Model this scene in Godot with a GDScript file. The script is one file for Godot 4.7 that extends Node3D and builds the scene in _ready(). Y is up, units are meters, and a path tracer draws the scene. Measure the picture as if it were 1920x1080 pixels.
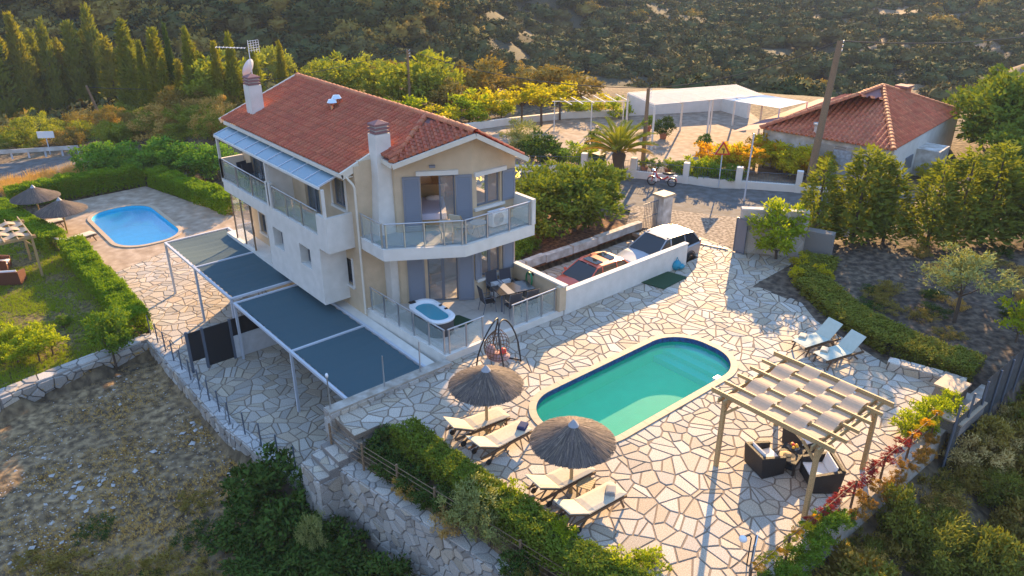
extends Node3D
# A hillside villa with a pool terrace, seen from a drone against the low sun.
# World: x runs along the front of the villa, z along its side, y up, metres; the pool terrace is y = 0.

const CAM_H := 14.0
const FOCAL := 1458.0
var pitch := atan2(695.0, 1458.0)
var yaw := deg_to_rad(40.3)
var rng := RandomNumberGenerator.new()
var used := {}
var T := {}
var M := {}
var C := {}

# ---------------------------------------------------------------- mesh builder
class MB:
	var v := PackedVector3Array()
	var n := PackedVector3Array()
	var c := PackedColorArray()
	var col := Color(1, 1, 1)
	func tri(a: Vector3, b: Vector3, d: Vector3) -> void:
		var nn := (b - a).cross(d - a).normalized()
		v.append(a); v.append(d); v.append(b)
		n.append(nn); n.append(nn); n.append(nn)
		c.append(col); c.append(col); c.append(col)
	func trin(a: Vector3, b: Vector3, d: Vector3, na: Vector3, nb: Vector3, nd: Vector3) -> void:
		v.append(a); v.append(d); v.append(b)
		n.append(na); n.append(nd); n.append(nb)
		c.append(col); c.append(col); c.append(col)
	func quad(a: Vector3, b: Vector3, d: Vector3, e: Vector3) -> void:
		tri(a, b, d); tri(a, d, e)
	func box(p: Vector3, s: Vector3, bs := Basis()) -> void:
		var x := bs.x * s.x * 0.5
		var y := bs.y * s.y * 0.5
		var z := bs.z * s.z * 0.5
		quad(p - x - y + z, p + x - y + z, p + x + y + z, p - x + y + z)
		quad(p + x - y - z, p - x - y - z, p - x + y - z, p + x + y - z)
		quad(p + x - y + z, p + x - y - z, p + x + y - z, p + x + y + z)
		quad(p - x - y - z, p - x - y + z, p - x + y + z, p - x + y - z)
		quad(p - x + y + z, p + x + y + z, p + x + y - z, p - x + y - z)
		quad(p - x - y - z, p + x - y - z, p + x - y + z, p - x - y + z)
	func bx(x0: float, x1: float, y0: float, y1: float, z0: float, z1: float) -> void:
		box(Vector3((x0 + x1) / 2, (y0 + y1) / 2, (z0 + z1) / 2), Vector3(absf(x1 - x0), absf(y1 - y0), absf(z1 - z0)))
	func beam(a: Vector3, b: Vector3, w: float, h: float) -> void:
		# rectangular bar from a to b, h along the vertical-ish side
		var d := (b - a).normalized()
		var s := d.cross(Vector3.UP)
		if s.length() < 0.01: s = Vector3.RIGHT
		s = s.normalized()
		var u := s.cross(d).normalized()
		box((a + b) / 2, Vector3(w, h, (b - a).length()), Basis(s, u, -d))
	func tube(pts: Array, r0: float, r1: float, seg := 8, caps := true) -> void:
		var rings := []
		var k := pts.size()
		var side := Vector3.ZERO
		for i in k:
			var d: Vector3 = (pts[mini(i + 1, k - 1)] - pts[maxi(i - 1, 0)]).normalized()
			if side == Vector3.ZERO:
				side = d.cross(Vector3(0.13, 1, 0.07))
				if side.length() < 0.1: side = d.cross(Vector3.RIGHT)
			side = (side - d * side.dot(d)).normalized()
			var u := d.cross(side)
			var r := lerpf(r0, r1, float(i) / maxi(k - 1, 1))
			var ring := []
			for j in seg:
				var a := TAU * j / seg
				var o := side * cos(a) + u * sin(a)
				ring.append([pts[i] + o * r, o])
			rings.append(ring)
		for i in k - 1:
			for j in seg:
				var a = rings[i][j]; var b = rings[i][(j + 1) % seg]
				var d2 = rings[i + 1][(j + 1) % seg]; var e = rings[i + 1][j]
				trin(a[0], b[0], d2[0], a[1], b[1], d2[1])
				trin(a[0], d2[0], e[0], a[1], d2[1], e[1])
		if caps:
			for j in range(1, seg - 1):
				tri(rings[0][0][0], rings[0][j + 1][0], rings[0][j][0])
				tri(rings[k - 1][0][0], rings[k - 1][j][0], rings[k - 1][j + 1][0])
	func prism(poly: PackedVector2Array, y0: float, y1: float, bottom := false) -> void:
		# poly in x, z
		var idx := Geometry2D.triangulate_polygon(poly)
		for i in range(0, idx.size(), 3):
			var a := poly[idx[i]]; var b := poly[idx[i + 1]]; var d := poly[idx[i + 2]]
			if (b - a).cross(d - a) > 0:
				var t := b; b = d; d = t
			tri(Vector3(a.x, y1, a.y), Vector3(b.x, y1, b.y), Vector3(d.x, y1, d.y))
			if bottom: tri(Vector3(a.x, y0, a.y), Vector3(d.x, y0, d.y), Vector3(b.x, y0, b.y))
		var cw := Geometry2D.is_polygon_clockwise(poly)
		for i in poly.size():
			var a := poly[i]; var b := poly[(i + 1) % poly.size()]
			if not cw:
				var t := a; a = b; b = t
			quad(Vector3(a.x, y0, a.y), Vector3(b.x, y0, b.y), Vector3(b.x, y1, b.y), Vector3(a.x, y1, a.y))
	func slab(poly: PackedVector2Array, o: Vector3, ex: Vector3, ey: Vector3, en: Vector3, th: float) -> void:
		# a convex plate: poly in the plane (ex, ey), its face lifted by th along en, edges chamfered
		var k := poly.size()
		if k < 3: return
		var m := Vector2.ZERO
		for q in poly: m += q
		m /= k
		var sgn := 0.0
		for i in k: sgn += poly[i].cross(poly[(i + 1) % k])
		var flip := (ex.cross(ey).dot(en) * sgn) < 0
		var top := []
		var low := []
		for q in poly:
			var dd := q - m
			var len := dd.length()
			var qq := m + dd * maxf(0.5, 1.0 - 0.012 / maxf(len, 0.02))
			top.append(o + ex * qq.x + ey * qq.y + en * th)
			low.append(o + ex * q.x + ey * q.y)
		var ctr := o + ex * m.x + ey * m.y + en * (th * 1.04)
		for i in k:
			var j := (i + 1) % k
			if flip:
				tri(ctr, top[j], top[i])
				quad(low[j], low[i], top[i], top[j])
			else:
				tri(ctr, top[i], top[j])
				quad(low[i], low[j], top[j], top[i])
	func lathe(prof: Array, o := Vector3.ZERO, seg := 16) -> void:
		# prof: Vector2(radius, y), bottom to top, smooth round the axis
		for i in prof.size() - 1:
			var p: Vector2 = prof[i]; var q: Vector2 = prof[i + 1]
			var t := (q - p)
			var nn := Vector2(t.y, -t.x).normalized()
			for j in seg:
				var a := TAU * j / seg; var b := TAU * (j + 1) / seg
				var ca := Vector3(cos(a), 0, -sin(a)); var cb := Vector3(cos(b), 0, -sin(b))
				var na := ca * nn.x + Vector3.UP * nn.y; var nb := cb * nn.x + Vector3.UP * nn.y
				var p0 := o + ca * p.x + Vector3.UP * p.y; var p1 := o + cb * p.x + Vector3.UP * p.y
				var q0 := o + ca * q.x + Vector3.UP * q.y; var q1 := o + cb * q.x + Vector3.UP * q.y
				trin(p0, p1, q1, na, nb, nb); trin(p0, q1, q0, na, nb, na)
	func ball(o: Vector3, r: Vector3, seg := 10, rings := 6) -> void:
		for i in rings:
			var t0 := PI * i / rings - PI / 2; var t1 := PI * (i + 1) / rings - PI / 2
			for j in seg:
				var a := TAU * j / seg; var b := TAU * (j + 1) / seg
				var d := [Vector3(cos(t0) * cos(a), sin(t0), -cos(t0) * sin(a)), Vector3(cos(t0) * cos(b), sin(t0), -cos(t0) * sin(b)), Vector3(cos(t1) * cos(b), sin(t1), -cos(t1) * sin(b)), Vector3(cos(t1) * cos(a), sin(t1), -cos(t1) * sin(a))]
				trin(o + d[0] * r, o + d[1] * r, o + d[2] * r, d[0], d[1], d[2])
				trin(o + d[0] * r, o + d[2] * r, o + d[3] * r, d[0], d[2], d[3])
	func mesh() -> ArrayMesh:
		var arr := []
		arr.resize(Mesh.ARRAY_MAX)
		arr[Mesh.ARRAY_VERTEX] = v
		arr[Mesh.ARRAY_NORMAL] = n
		arr[Mesh.ARRAY_COLOR] = c
		var am := ArrayMesh.new()
		am.add_surface_from_arrays(Mesh.PRIMITIVE_TRIANGLES, arr)
		return am

# ---------------------------------------------------------------- nodes
func numbered(parent: Node, called: String) -> String:
	var key := str(parent.get_instance_id()) + called
	var k: int = used.get(key, -1) + 1
	used[key] = k
	return called if k == 0 else "%s_%03d" % [called, k]

func tag(o: Node, label := "", category := "", group := "", kind := "") -> Node:
	if label: o.set_meta("label", label)
	if category: o.set_meta("category", category)
	if group: o.set_meta("group", group)
	if kind: o.set_meta("kind", kind)
	return o

func thing(called: String, label: String, category: String, at := Vector3.ZERO, turn := 0.0, group := "") -> Node3D:
	var o := Node3D.new()
	o.name = numbered(self, called)
	add_child(o)
	o.position = at
	o.rotation.y = turn
	tag(o, label, category, group)
	return o

func struct(called: String) -> Node3D:
	var o := Node3D.new()
	o.name = numbered(self, called)
	add_child(o)
	o.set_meta("kind", "structure")
	return o

func put(src, called: String, mat: Material, parent: Node = self) -> MeshInstance3D:
	var o := MeshInstance3D.new()
	o.mesh = src.mesh() if src is MB else src
	o.material_override = mat
	o.name = numbered(parent, called)
	parent.add_child(o)
	return o

func copy(src: Node3D, at: Vector3, turn: float, label := "", scl := 1.0) -> Node3D:
	var r: Node3D = src.duplicate()
	r.name = numbered(self, String(src.name).rstrip("0123456789").trim_suffix("_"))
	add_child(r)
	r.position = at
	r.rotation = Vector3(0, turn, 0)
	r.scale = Vector3.ONE * scl
	if label: r.set_meta("label", label)
	return r

# a pixel of the 1920 x 1080 photograph to the point at height y
func G(u: float, w: float, y := 0.0) -> Vector3:
	var fw := Vector3(sin(yaw) * cos(pitch), -sin(pitch), -cos(yaw) * cos(pitch))
	var rt := Vector3(cos(yaw), 0, sin(yaw))
	var up := rt.cross(fw)
	var d := fw * FOCAL + rt * (u - 960.0) - up * (w - 540.0)
	return Vector3(0, CAM_H, 0) + d * ((y - CAM_H) / d.y)

# the point on the land that a pixel shows
func GL(u: float, w: float) -> Vector3:
	var y := -1.5
	for i in 8:
		var p := G(u, w, y)
		y = lerpf(y, land(p.x, p.z), 0.7)
	return G(u, w, y)

func rf(a: float, b: float) -> float:
	return rng.randf_range(a, b)

func pick(a: Array):
	return a[rng.randi() % a.size()]

# ---------------------------------------------------------------- materials
func lc(r: float, g: float, b: float) -> Color:
	return Color(r, g, b).linear_to_srgb()

func noise_tex(sd: int, freq: float, lo: Color, hi: Color, oct := 4, size := 256, contrast := 1.0, kind := FastNoiseLite.TYPE_SIMPLEX_SMOOTH) -> ImageTexture:
	var f := FastNoiseLite.new()
	f.seed = sd
	f.noise_type = kind
	f.frequency = freq
	f.fractal_octaves = oct
	var src := f.get_seamless_image(size, size)
	var im := Image.create(size, size, true, Image.FORMAT_RGB8)
	for y in size:
		for x in size:
			var k := clampf((src.get_pixel(x, y).r - 0.5) * contrast + 0.5, 0, 1)
			im.set_pixel(x, y, lo.lerp(hi, k))
	im.generate_mipmaps()
	return ImageTexture.create_from_image(im)

func mk(key: String, albedo: Color, rough := 0.85, tex = null, tscale := 1.0, vc := false, metal := 0.0) -> StandardMaterial3D:
	var m := StandardMaterial3D.new()
	m.albedo_color = albedo
	m.roughness = rough
	m.metallic = metal
	m.vertex_color_use_as_albedo = vc
	if tex:
		m.albedo_texture = tex
		m.uv1_triplanar = true
		m.uv1_world_triplanar = true
		m.uv1_scale = Vector3.ONE * tscale
	M[key] = m
	return m

func bump(key: String, tex, cm: float) -> void:
	M[key].heightmap_enabled = true
	M[key].heightmap_texture = tex
	M[key].heightmap_scale = cm

func glass(key: String, col: Color, alpha: float, rough := 0.02) -> StandardMaterial3D:
	var m := StandardMaterial3D.new()
	m.albedo_color = Color(col.r, col.g, col.b, alpha)
	m.transparency = BaseMaterial3D.TRANSPARENCY_ALPHA
	m.roughness = rough
	m.metallic_specular = 0.6
	M[key] = m
	return m

func leafmat(key: String, r: float, g: float, b: float, back := 0.8) -> StandardMaterial3D:
	var m := mk(key, lc(r * 2.15, g * 2.05, b * 1.3), 0.8, null, 1.0, true)
	m.metallic_specular = 0.08
	m.backlight = Color(back, back, back * 0.5)
	m.backlight_enabled = true
	m.cull_mode = BaseMaterial3D.CULL_DISABLED
	return m

func make_materials() -> void:
	T.soft = noise_tex(1, 0.02, Color(0.93, 0.93, 0.92), Color(1, 1, 1), 5)
	T.stain = noise_tex(2, 0.012, Color(0.78, 0.75, 0.71), Color(1, 1, 1), 6, 512, 1.3)
	T.grain = noise_tex(3, 0.10, Color(0.62, 0.62, 0.62), Color(1, 1, 1), 4, 256, 1.6)
	T.soil = noise_tex(4, 0.03, Color(0.50, 0.47, 0.44), Color(1, 0.98, 0.93), 6, 512, 1.7)
	T.bump = noise_tex(5, 0.12, Color(0, 0, 0), Color(1, 1, 1), 4, 256, 1.4)
	T.rock = noise_tex(6, 0.05, Color(0.80, 0.79, 0.78), Color(1, 1, 1), 6, 512, 1.6)
	mk("stucco", lc(0.62, 0.475, 0.31), 0.92, T.soft, 0.35); bump("stucco", T.bump, 0.25)
	mk("white", lc(0.74, 0.70, 0.625), 0.88, T.soft, 0.3); bump("white", T.bump, 0.2)
	mk("cream", lc(0.74, 0.66, 0.53), 0.9, T.soft, 0.4)
	mk("oldwhite", lc(0.66, 0.64, 0.60), 0.92, T.stain, 0.25); bump("oldwhite", T.bump, 0.4)
	mk("inside", lc(0.62, 0.54, 0.40), 0.9)
	mk("tilefloor", lc(0.56, 0.50, 0.43), 0.55, T.soft, 0.6)
	mk("bluefloor", lc(0.33, 0.37, 0.38), 0.6, T.soft, 0.6)
	mk("shutter", lc(0.20, 0.215, 0.245), 0.55)
	mk("frame_grey", lc(0.14, 0.155, 0.18), 0.45)
	mk("steel", lc(0.55, 0.55, 0.55), 0.32, null, 1.0, false, 0.85)
	mk("paintsteel", lc(0.50, 0.53, 0.57), 0.5)
	mk("darksteel", lc(0.10, 0.12, 0.15), 0.5)
	mk("black", lc(0.014, 0.014, 0.016), 0.5)
	mk("rubber", lc(0.02, 0.02, 0.02), 0.85)
	mk("cloth_shade", lc(0.072, 0.145, 0.172), 0.9, T.grain, 1.2)
	mk("rooftile", lc(1, 1, 1), 0.72, T.grain, 0.9, true)
	mk("brickcap", lc(0.40, 0.20, 0.19), 0.85, T.grain, 2.0)
	mk("stone", lc(1, 1, 1), 0.78, T.rock, 0.9, true); bump("stone", T.rock, 0.5)
	mk("mortar", lc(0.36, 0.275, 0.195), 0.95, T.grain, 1.5)
	mk("wallmortar", lc(0.36, 0.32, 0.28), 0.95, T.grain, 1.5)
	mk("concrete", lc(0.50, 0.46, 0.40), 0.92, T.stain, 0.3); bump("concrete", T.bump, 0.5)
	mk("deck", lc(0.46, 0.36, 0.265), 0.9, T.stain, 0.18); bump("deck", T.bump, 0.3)
	mk("coping", lc(0.47, 0.36, 0.245), 0.7, T.soft, 0.8)
	mk("asphalt", lc(0.15, 0.145, 0.14), 0.92, T.stain, 0.25); bump("asphalt", T.bump, 0.5)
	mk("drive", lc(0.36, 0.31, 0.27), 0.92, T.soil, 0.3); bump("drive", T.bump, 0.7)
	mk("poolpaint", lc(0.0, 0.45, 0.245), 0.7, T.soft, 0.25)
	mk("pooltile", lc(1, 1, 1), 0.3, null, 1.0, true)
	mk("poolblue", lc(0.03, 0.52, 0.80), 0.7, T.soft, 0.3)
	mk("wood", lc(0.60, 0.42, 0.195), 0.6, T.grain, 1.4)
	mk("darkwood", lc(0.20, 0.115, 0.06), 0.65, T.grain, 2.0)
	mk("polewood", lc(0.36, 0.235, 0.13), 0.85, T.grain, 1.0)
	mk("cushion", lc(0.62, 0.55, 0.42), 0.92, T.soft, 1.5)
	mk("canvas", lc(0.50, 0.55, 0.47), 0.9, T.soft, 1.0)
	mk("sailcloth", lc(0.66, 0.54, 0.40), 0.9, T.soft, 2.0); M.sailcloth.backlight_enabled = true; M.sailcloth.backlight = Color(0.9, 0.84, 0.72)
	mk("wicker", lc(0.035, 0.028, 0.024), 0.6, T.grain, 4.0); bump("wicker", T.bump, 0.8)
	mk("redwicker", lc(0.20, 0.065, 0.035), 0.65, T.grain, 4.0)
	mk("whitecloth", lc(0.80, 0.78, 0.74), 0.92)
	mk("bluecloth", lc(0.03, 0.045, 0.13), 0.95)
	mk("greycloth", lc(0.30, 0.29, 0.27), 0.95)
	mk("pinkcloth", lc(0.42, 0.25, 0.23), 0.95)
	mk("thatch", lc(1, 1, 1), 0.85, null, 1.0, true)
	mk("plasticwhite", lc(0.75, 0.76, 0.76), 0.35)
	mk("spagrey", lc(0.10, 0.10, 0.105), 0.6, T.grain, 2.0)
	mk("greenmat", lc(0.022, 0.085, 0.035), 0.95, T.grain, 3.0)
	mk("hosegreen", lc(0.03, 0.22, 0.09), 0.5)
	mk("terracotta", lc(0.42, 0.16, 0.085), 0.85, T.soft, 2.0)
	mk("bark", lc(0.16, 0.115, 0.08), 0.92, T.grain, 2.0); bump("bark", T.bump, 1.0)
	mk("paint", lc(1, 1, 1), 0.3, null, 1.0, true)
	mk("carred", lc(0.42, 0.075, 0.03), 0.22); M.carred.clearcoat_enabled = true; M.carred.clearcoat = 0.35
	mk("cargrey", lc(0.27, 0.30, 0.33), 0.24, null, 1.0, false, 0.3); M.cargrey.clearcoat_enabled = true; M.cargrey.clearcoat = 0.8
	mk("carglass", lc(0.02, 0.025, 0.03), 0.04)
	mk("redlamp", lc(0.45, 0.02, 0.02), 0.2)
	mk("chrome", lc(0.7, 0.7, 0.7), 0.12, null, 1.0, false, 1.0)
	mk("mopedred", lc(0.5, 0.03, 0.025), 0.3)
	mk("signyellow", lc(0.85, 0.48, 0.03), 0.5)
	mk("signred", lc(0.6, 0.03, 0.02), 0.5)
	mk("board", lc(0.62, 0.62, 0.62), 0.6, T.soft, 0.6)
	mk("ground", lc(1, 1, 1), 0.96, T.soil, 0.16, true); bump("ground", T.soil, 5.0)
	mk("vcol", lc(1, 1, 1), 0.8, null, 1.0, true)
	mk("bedsheet", lc(0.55, 0.55, 0.66), 0.95)
	glass("pane", lc(0.55, 0.62, 0.62), 0.16)
	glass("railglass", lc(0.42, 0.52, 0.48), 0.20)
	glass("roofglass", lc(0.20, 0.33, 0.40), 0.7, 0.25)
	glass("darkpane", lc(0.10, 0.14, 0.16), 0.6)
	glass("water", lc(0.0, 0.50, 0.27), 0.3, 0.03)
	glass("bluewater", lc(0.0, 0.38, 0.62), 0.25, 0.03)
	glass("spawater", lc(0.02, 0.33, 0.42), 0.7, 0.03)
	bump("water", T.bump, 0.25); bump("bluewater", T.bump, 0.25)
	for k in ["water", "bluewater"]:
		M[k].uv1_triplanar = true; M[k].uv1_world_triplanar = true; M[k].uv1_scale = Vector3.ONE * 0.35
	leafmat("leaf_green", 0.075, 0.125, 0.022)
	leafmat("leaf_bright", 0.16, 0.20, 0.02, 1.0)
	leafmat("leaf_yellow", 0.26, 0.235, 0.02, 1.0)
	leafmat("leaf_orange", 0.34, 0.19, 0.015, 1.0)
	leafmat("leaf_dark", 0.034, 0.058, 0.018, 0.6)
	leafmat("leaf_olive", 0.15, 0.165, 0.085, 0.6)
	leafmat("leaf_cypress", 0.10, 0.115, 0.022, 0.8)
	leafmat("leaf_conifer", 0.095, 0.115, 0.03, 0.9)
	leafmat("leaf_dry", 0.30, 0.20, 0.085, 0.7)
	leafmat("leaf_scrub", 0.15, 0.12, 0.045, 0.8)
	leafmat("leaf_far", 0.040, 0.044, 0.024, 0.3)
	leafmat("leaf_far2", 0.058, 0.052, 0.028, 0.4)
	leafmat("leaf_far3", 0.032, 0.040, 0.022, 0.3)
	leafmat("leaf_cypress2", 0.125, 0.125, 0.025, 0.9)
	mk("sheetwhite", lc(0.78, 0.77, 0.74), 0.85)
	leafmat("leaf_hedge", 0.10, 0.16, 0.018, 0.9)
	leafmat("leaf_broom", 0.145, 0.165, 0.035, 0.9)
	leafmat("leaf_red", 0.16, 0.022, 0.03, 0.7)
	leafmat("leaf_palm", 0.13, 0.15, 0.045, 0.8)
	leafmat("flower_white", 0.75, 0.68, 0.66, 0.8)
	leafmat("grass", 0.13, 0.17, 0.02, 0.9)
	leafmat("drygrass", 0.30, 0.20, 0.10, 0.7)

# ---------------------------------------------------------------- foliage
func leaf_quad(mb: MB, p: Vector3, d: Vector3, nrm: Vector3, l: float, w: float, out := Vector3.ZERO, k := 0.0) -> void:
	# a small pointed blade bent along its middle; out rounds its normals towards the crown's surface
	var s := d.cross(nrm).normalized() * w * 0.5
	var tip := p + d * l
	var mid := p + d * l * 0.45 + nrm * l * 0.08
	if k <= 0.0:
		mb.tri(p, mid + s, tip)
		mb.tri(p, tip, mid - s)
		return
	var g := (mid + s - p).cross(tip - p).normalized()
	if g.dot(out) < 0:
		s = -s
		g = -g
	var nn := g.lerp(out, k).normalized()
	mb.trin(p, mid + s, tip, nn, nn, nn)
	mb.trin(p, tip, mid - s, nn, nn, nn)

func rdir() -> Vector3:
	var z := rf(-1, 1); var a := rf(0, TAU); var r := sqrt(1 - z * z)
	return Vector3(r * cos(a), z, r * sin(a))

# a crown in a unit-ish volume: clumps over an uneven ellipsoid; base at y = 0, height h, radius r
func crown(sd: int, r: float, h: float, clumps: int, per: int, leaf: float, droop := 0.0, flat := 0.5, aspect := 0.45, roundness := 0.45, core := false) -> ArrayMesh:
	rng.seed = sd
	var mb := MB.new()
	var nz := FastNoiseLite.new()
	nz.seed = sd
	nz.frequency = 0.9
	if core:
		# solid inner core, added to stop light leaking through the far bushes
		var P := func(i: int, j: int) -> Vector3:
			var t := PI * i / 9.0 - PI / 2; var a := TAU * (j % 14) / 14.0
			var d := Vector3(cos(t) * cos(a), sin(t), -cos(t) * sin(a))
			var q := (1.0 + 0.42 * nz.get_noise_3dv(d * 1.6) + 0.35 * nz.get_noise_3dv(d * 4.5)) * 0.78
			return Vector3(d.x * r * q, maxf(0.0, h * flat + d.y * h * (0.5 if d.y > 0 else flat) * q), d.z * r * q)
		for i in 9:
			for j in 14: mb.quad(P.call(i, j), P.call(i, j + 1), P.call(i + 1, j + 1), P.call(i + 1, j))
	for k in clumps:
		var d := rdir()
		var wob := 1.0 + 0.42 * nz.get_noise_3dv(d * 1.6)
		var q := pow(rng.randf(), 0.45) * wob
		var ctr := Vector3(d.x * r * q, h * flat + d.y * h * (0.5 if d.y > 0 else flat) * q, d.z * r * q)
		if ctr.y < 0.0: ctr.y = rf(0, 0.15) * h
		var cr := rf(0.14, 0.26) * (r + h * 0.5) * 0.75
		for i in per:
			var e := rdir() * pow(rng.randf(), 0.5)
			e.y *= 0.75
			var p := ctr + e * cr
			var dd := (rdir() + d * 0.7 + Vector3(0, 0.35 - droop, 0)).normalized()
			leaf_quad(mb, p, dd, (rdir() + Vector3.UP * 0.8).normalized(), leaf * rf(0.6, 1.3), leaf * aspect * rf(0.8, 1.2), (e * 0.8 + (p - Vector3(0, h * flat * 0.8, 0)) / Vector3(r, h * 0.5, r)).normalized(), roundness)
	return mb.mesh()

# a spire of sprays: cypress (spread small) or young pine (spread wide)
func spire(sd: int, r: float, h: float, count: int, leaf: float, power := 0.8, up := 0.9) -> ArrayMesh:
	rng.seed = sd
	var mb := MB.new()
	var nz := FastNoiseLite.new()
	nz.seed = sd
	nz.frequency = 0.6
	for k in count:
		var t := 1.0 - sqrt(rng.randf())
		if rng.randf() < 0.25: t = rng.randf()
		var a := rf(0, TAU)
		var rad := r * pow(1.0 - t, power) * (0.75 + 0.5 * nz.get_noise_2d(cos(a) * 1.5 + t * 9.0, sin(a) * 1.5 + t * 5.0)) * minf(1.0, 0.55 + t * 6.0)
		rad *= sqrt(rf(0.25, 1.0))
		var o := Vector3(cos(a), 0, sin(a))
		var ctr := o * rad + Vector3.UP * t * h
		for i in 5:
			var p := ctr + rdir() * leaf * 0.7
			var d := (o * rf(0.3, 1.0) + Vector3.UP * up * rf(0.4, 1.2) + rdir() * 0.45).normalized()
			leaf_quad(mb, p, d, (o + rdir() * 0.6).normalized(), leaf * rf(0.8, 1.6), leaf * 0.42, (o + Vector3.UP * 0.3).normalized(), 0.45)
	return mb.mesh()

# a clipped hedge length: box L x h x w of leaves, along x, base at 0, dense at the faces
func hedge_mesh(sd: int, l: float, w: float, h: float, count: int, leaf: float) -> ArrayMesh:
	rng.seed = sd
	var mb := MB.new()
	var nz := FastNoiseLite.new()
	nz.seed = sd
	nz.frequency = 0.9
	for k in count:
		var p := Vector3(rf(-l / 2, l / 2), rf(0, h), rf(-w / 2, w / 2))
		var f := rng.randi() % 5
		var o := Vector3.UP
		if f <= 1: p.y = h - absf(rf(0, 0.12))
		elif f == 2: p.z = w / 2 - rf(0, 0.12); o = Vector3.BACK
		elif f == 3: p.z = -w / 2 + rf(0, 0.12); o = Vector3.FORWARD
		p += o * (0.14 * nz.get_noise_3dv(p * 1.7) + 0.04 * rf(-1, 1))
		for i in 3:
			leaf_quad(mb, p + rdir() * leaf * 0.5, (rdir() + o).normalized(), (rdir() + o * 0.8).normalized(), leaf * rf(0.7, 1.3), leaf * 0.5, o, 0.4)
	return mb.mesh()

func tuft(sd: int, blades: int, h: float, spread: float, w: float) -> ArrayMesh:
	rng.seed = sd
	var mb := MB.new()
	for k in blades:
		var a := rf(0, TAU)
		var o := Vector3(cos(a), 0, sin(a))
		var p := o * rf(0, spread * 0.3)
		var hh := h * rf(0.5, 1.1)
		var tip := p + o * spread * rf(0.3, 1.0) + Vector3.UP * hh
		var s := Vector3(-o.z, 0, o.x) * w
		mb.tri(p - s, p + s, tip)
	return mb.mesh()

# trunk with limbs reaching into the crown
func trunk_mesh(sd: int, h: float, r: float, limbs: int, reach: float, top: float) -> ArrayMesh:
	rng.seed = sd
	var mb := MB.new()
	var lean := Vector3(rf(-0.12, 0.12), 0, rf(-0.12, 0.12))
	var pts := [Vector3(0, -0.15, 0), Vector3(0, h * 0.4, 0) + lean * h * 0.5, Vector3(0, h, 0) + lean * h]
	mb.tube(pts, r, r * 0.7, 7)
	for k in limbs:
		var a := TAU * k / limbs + rf(-0.4, 0.4)
		var o := Vector3(cos(a), 0, sin(a))
		var b: Vector3 = pts[2] - Vector3.UP * h * rf(0.0, 0.25)
		mb.tube([b, b + o * reach * 0.45 + Vector3.UP * top * 0.35, b + o * reach * rf(0.7, 0.9) + Vector3.UP * top * rf(0.6, 0.9)], r * 0.5, r * 0.12, 5)
	return mb.mesh()

func plant(called: String, label: String, category: String, at: Vector3, cm: Mesh, lm: Material, scl: Vector3, tm = null, lift := 0.0, group := "", tname := "trunk", cname := "crown") -> Node3D:
	var t := thing(called, label, category, at, rf(0, TAU), group)
	var c := put(cm, cname, lm, t)
	c.scale = scl
	c.position.y = lift
	if tm: put(tm, tname, M.bark, t)
	return t

func make_crowns() -> void:
	for k in 4:
		C["round%d" % k] = crown(100 + k, 1.0, 1.7, 46, 70, 0.15)          # unit bushy crown
		C["loose%d" % k] = crown(140 + k, 1.0, 1.6, 34, 46, 0.17, 0.0, 0.5, 0.5)
		C["olive%d" % k] = crown(120 + k, 1.0, 1.5, 44, 80, 0.13, 0.0, 0.5, 0.26)
		C["far%d" % k] = crown(160 + k, 1.0, 1.35, 46, 40, 0.16, 0.0, 0.42, 0.7, 0.7, true)
		C["spire%d" % k] = spire(200 + k, 1.0, 5.0, 900, 0.24)
		C["pine%d" % k] = spire(220 + k, 1.0, 2.6, 400, 0.17, 0.6, 0.35)
		C["hedge%d" % k] = hedge_mesh(240 + k, 1.1, 1.0, 1.0, 1500, 0.10)
		C["scrub%d" % k] = crown(260 + k, 1.0, 1.0, 40, 50, 0.15, 0.0, 0.42, 0.22)
	for k in 3:
		C["tuft%d" % k] = tuft(280 + k, 9, 0.16, 0.14, 0.008)
		C["tall%d" % k] = tuft(290 + k, 40, 0.8, 0.4, 0.012)
		C["trunk%d" % k] = trunk_mesh(300 + k, 1.0, 0.07, 4, 0.8, 0.8)

func scatter(called: String, label: String, category: String, mesh: Mesh, mat: Material, pts: Array, smin: float, smax: float, yscale := 1.0) -> MultiMeshInstance3D:
	var mm := MultiMesh.new()
	mm.transform_format = MultiMesh.TRANSFORM_3D
	mm.mesh = mesh
	mm.instance_count = pts.size()
	for i in pts.size():
		var s := rf(smin, smax)
		mm.set_instance_transform(i, Transform3D(Basis(Vector3.UP, rf(0, TAU)).scaled(Vector3(s, s * yscale, s)), pts[i]))
	var o := MultiMeshInstance3D.new()
	o.multimesh = mm
	o.material_override = mat
	o.name = numbered(self, called)
	add_child(o)
	tag(o, label, category, "", "stuff")
	return o

# ---------------------------------------------------------------- stone cells (crazy paving, rubble)
func clip_half(poly: PackedVector2Array, nrm: Vector2, d: float) -> PackedVector2Array:
	# keep points with nrm . p <= d
	var out := PackedVector2Array()
	var k := poly.size()
	for i in k:
		var a := poly[i]; var b := poly[(i + 1) % k]
		var da := nrm.dot(a) - d; var db := nrm.dot(b) - d
		if da <= 0: out.append(a)
		if (da < 0 and db > 0) or (da > 0 and db < 0):
			out.append(a + (b - a) * (da / (da - db)))
	return out

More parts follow.
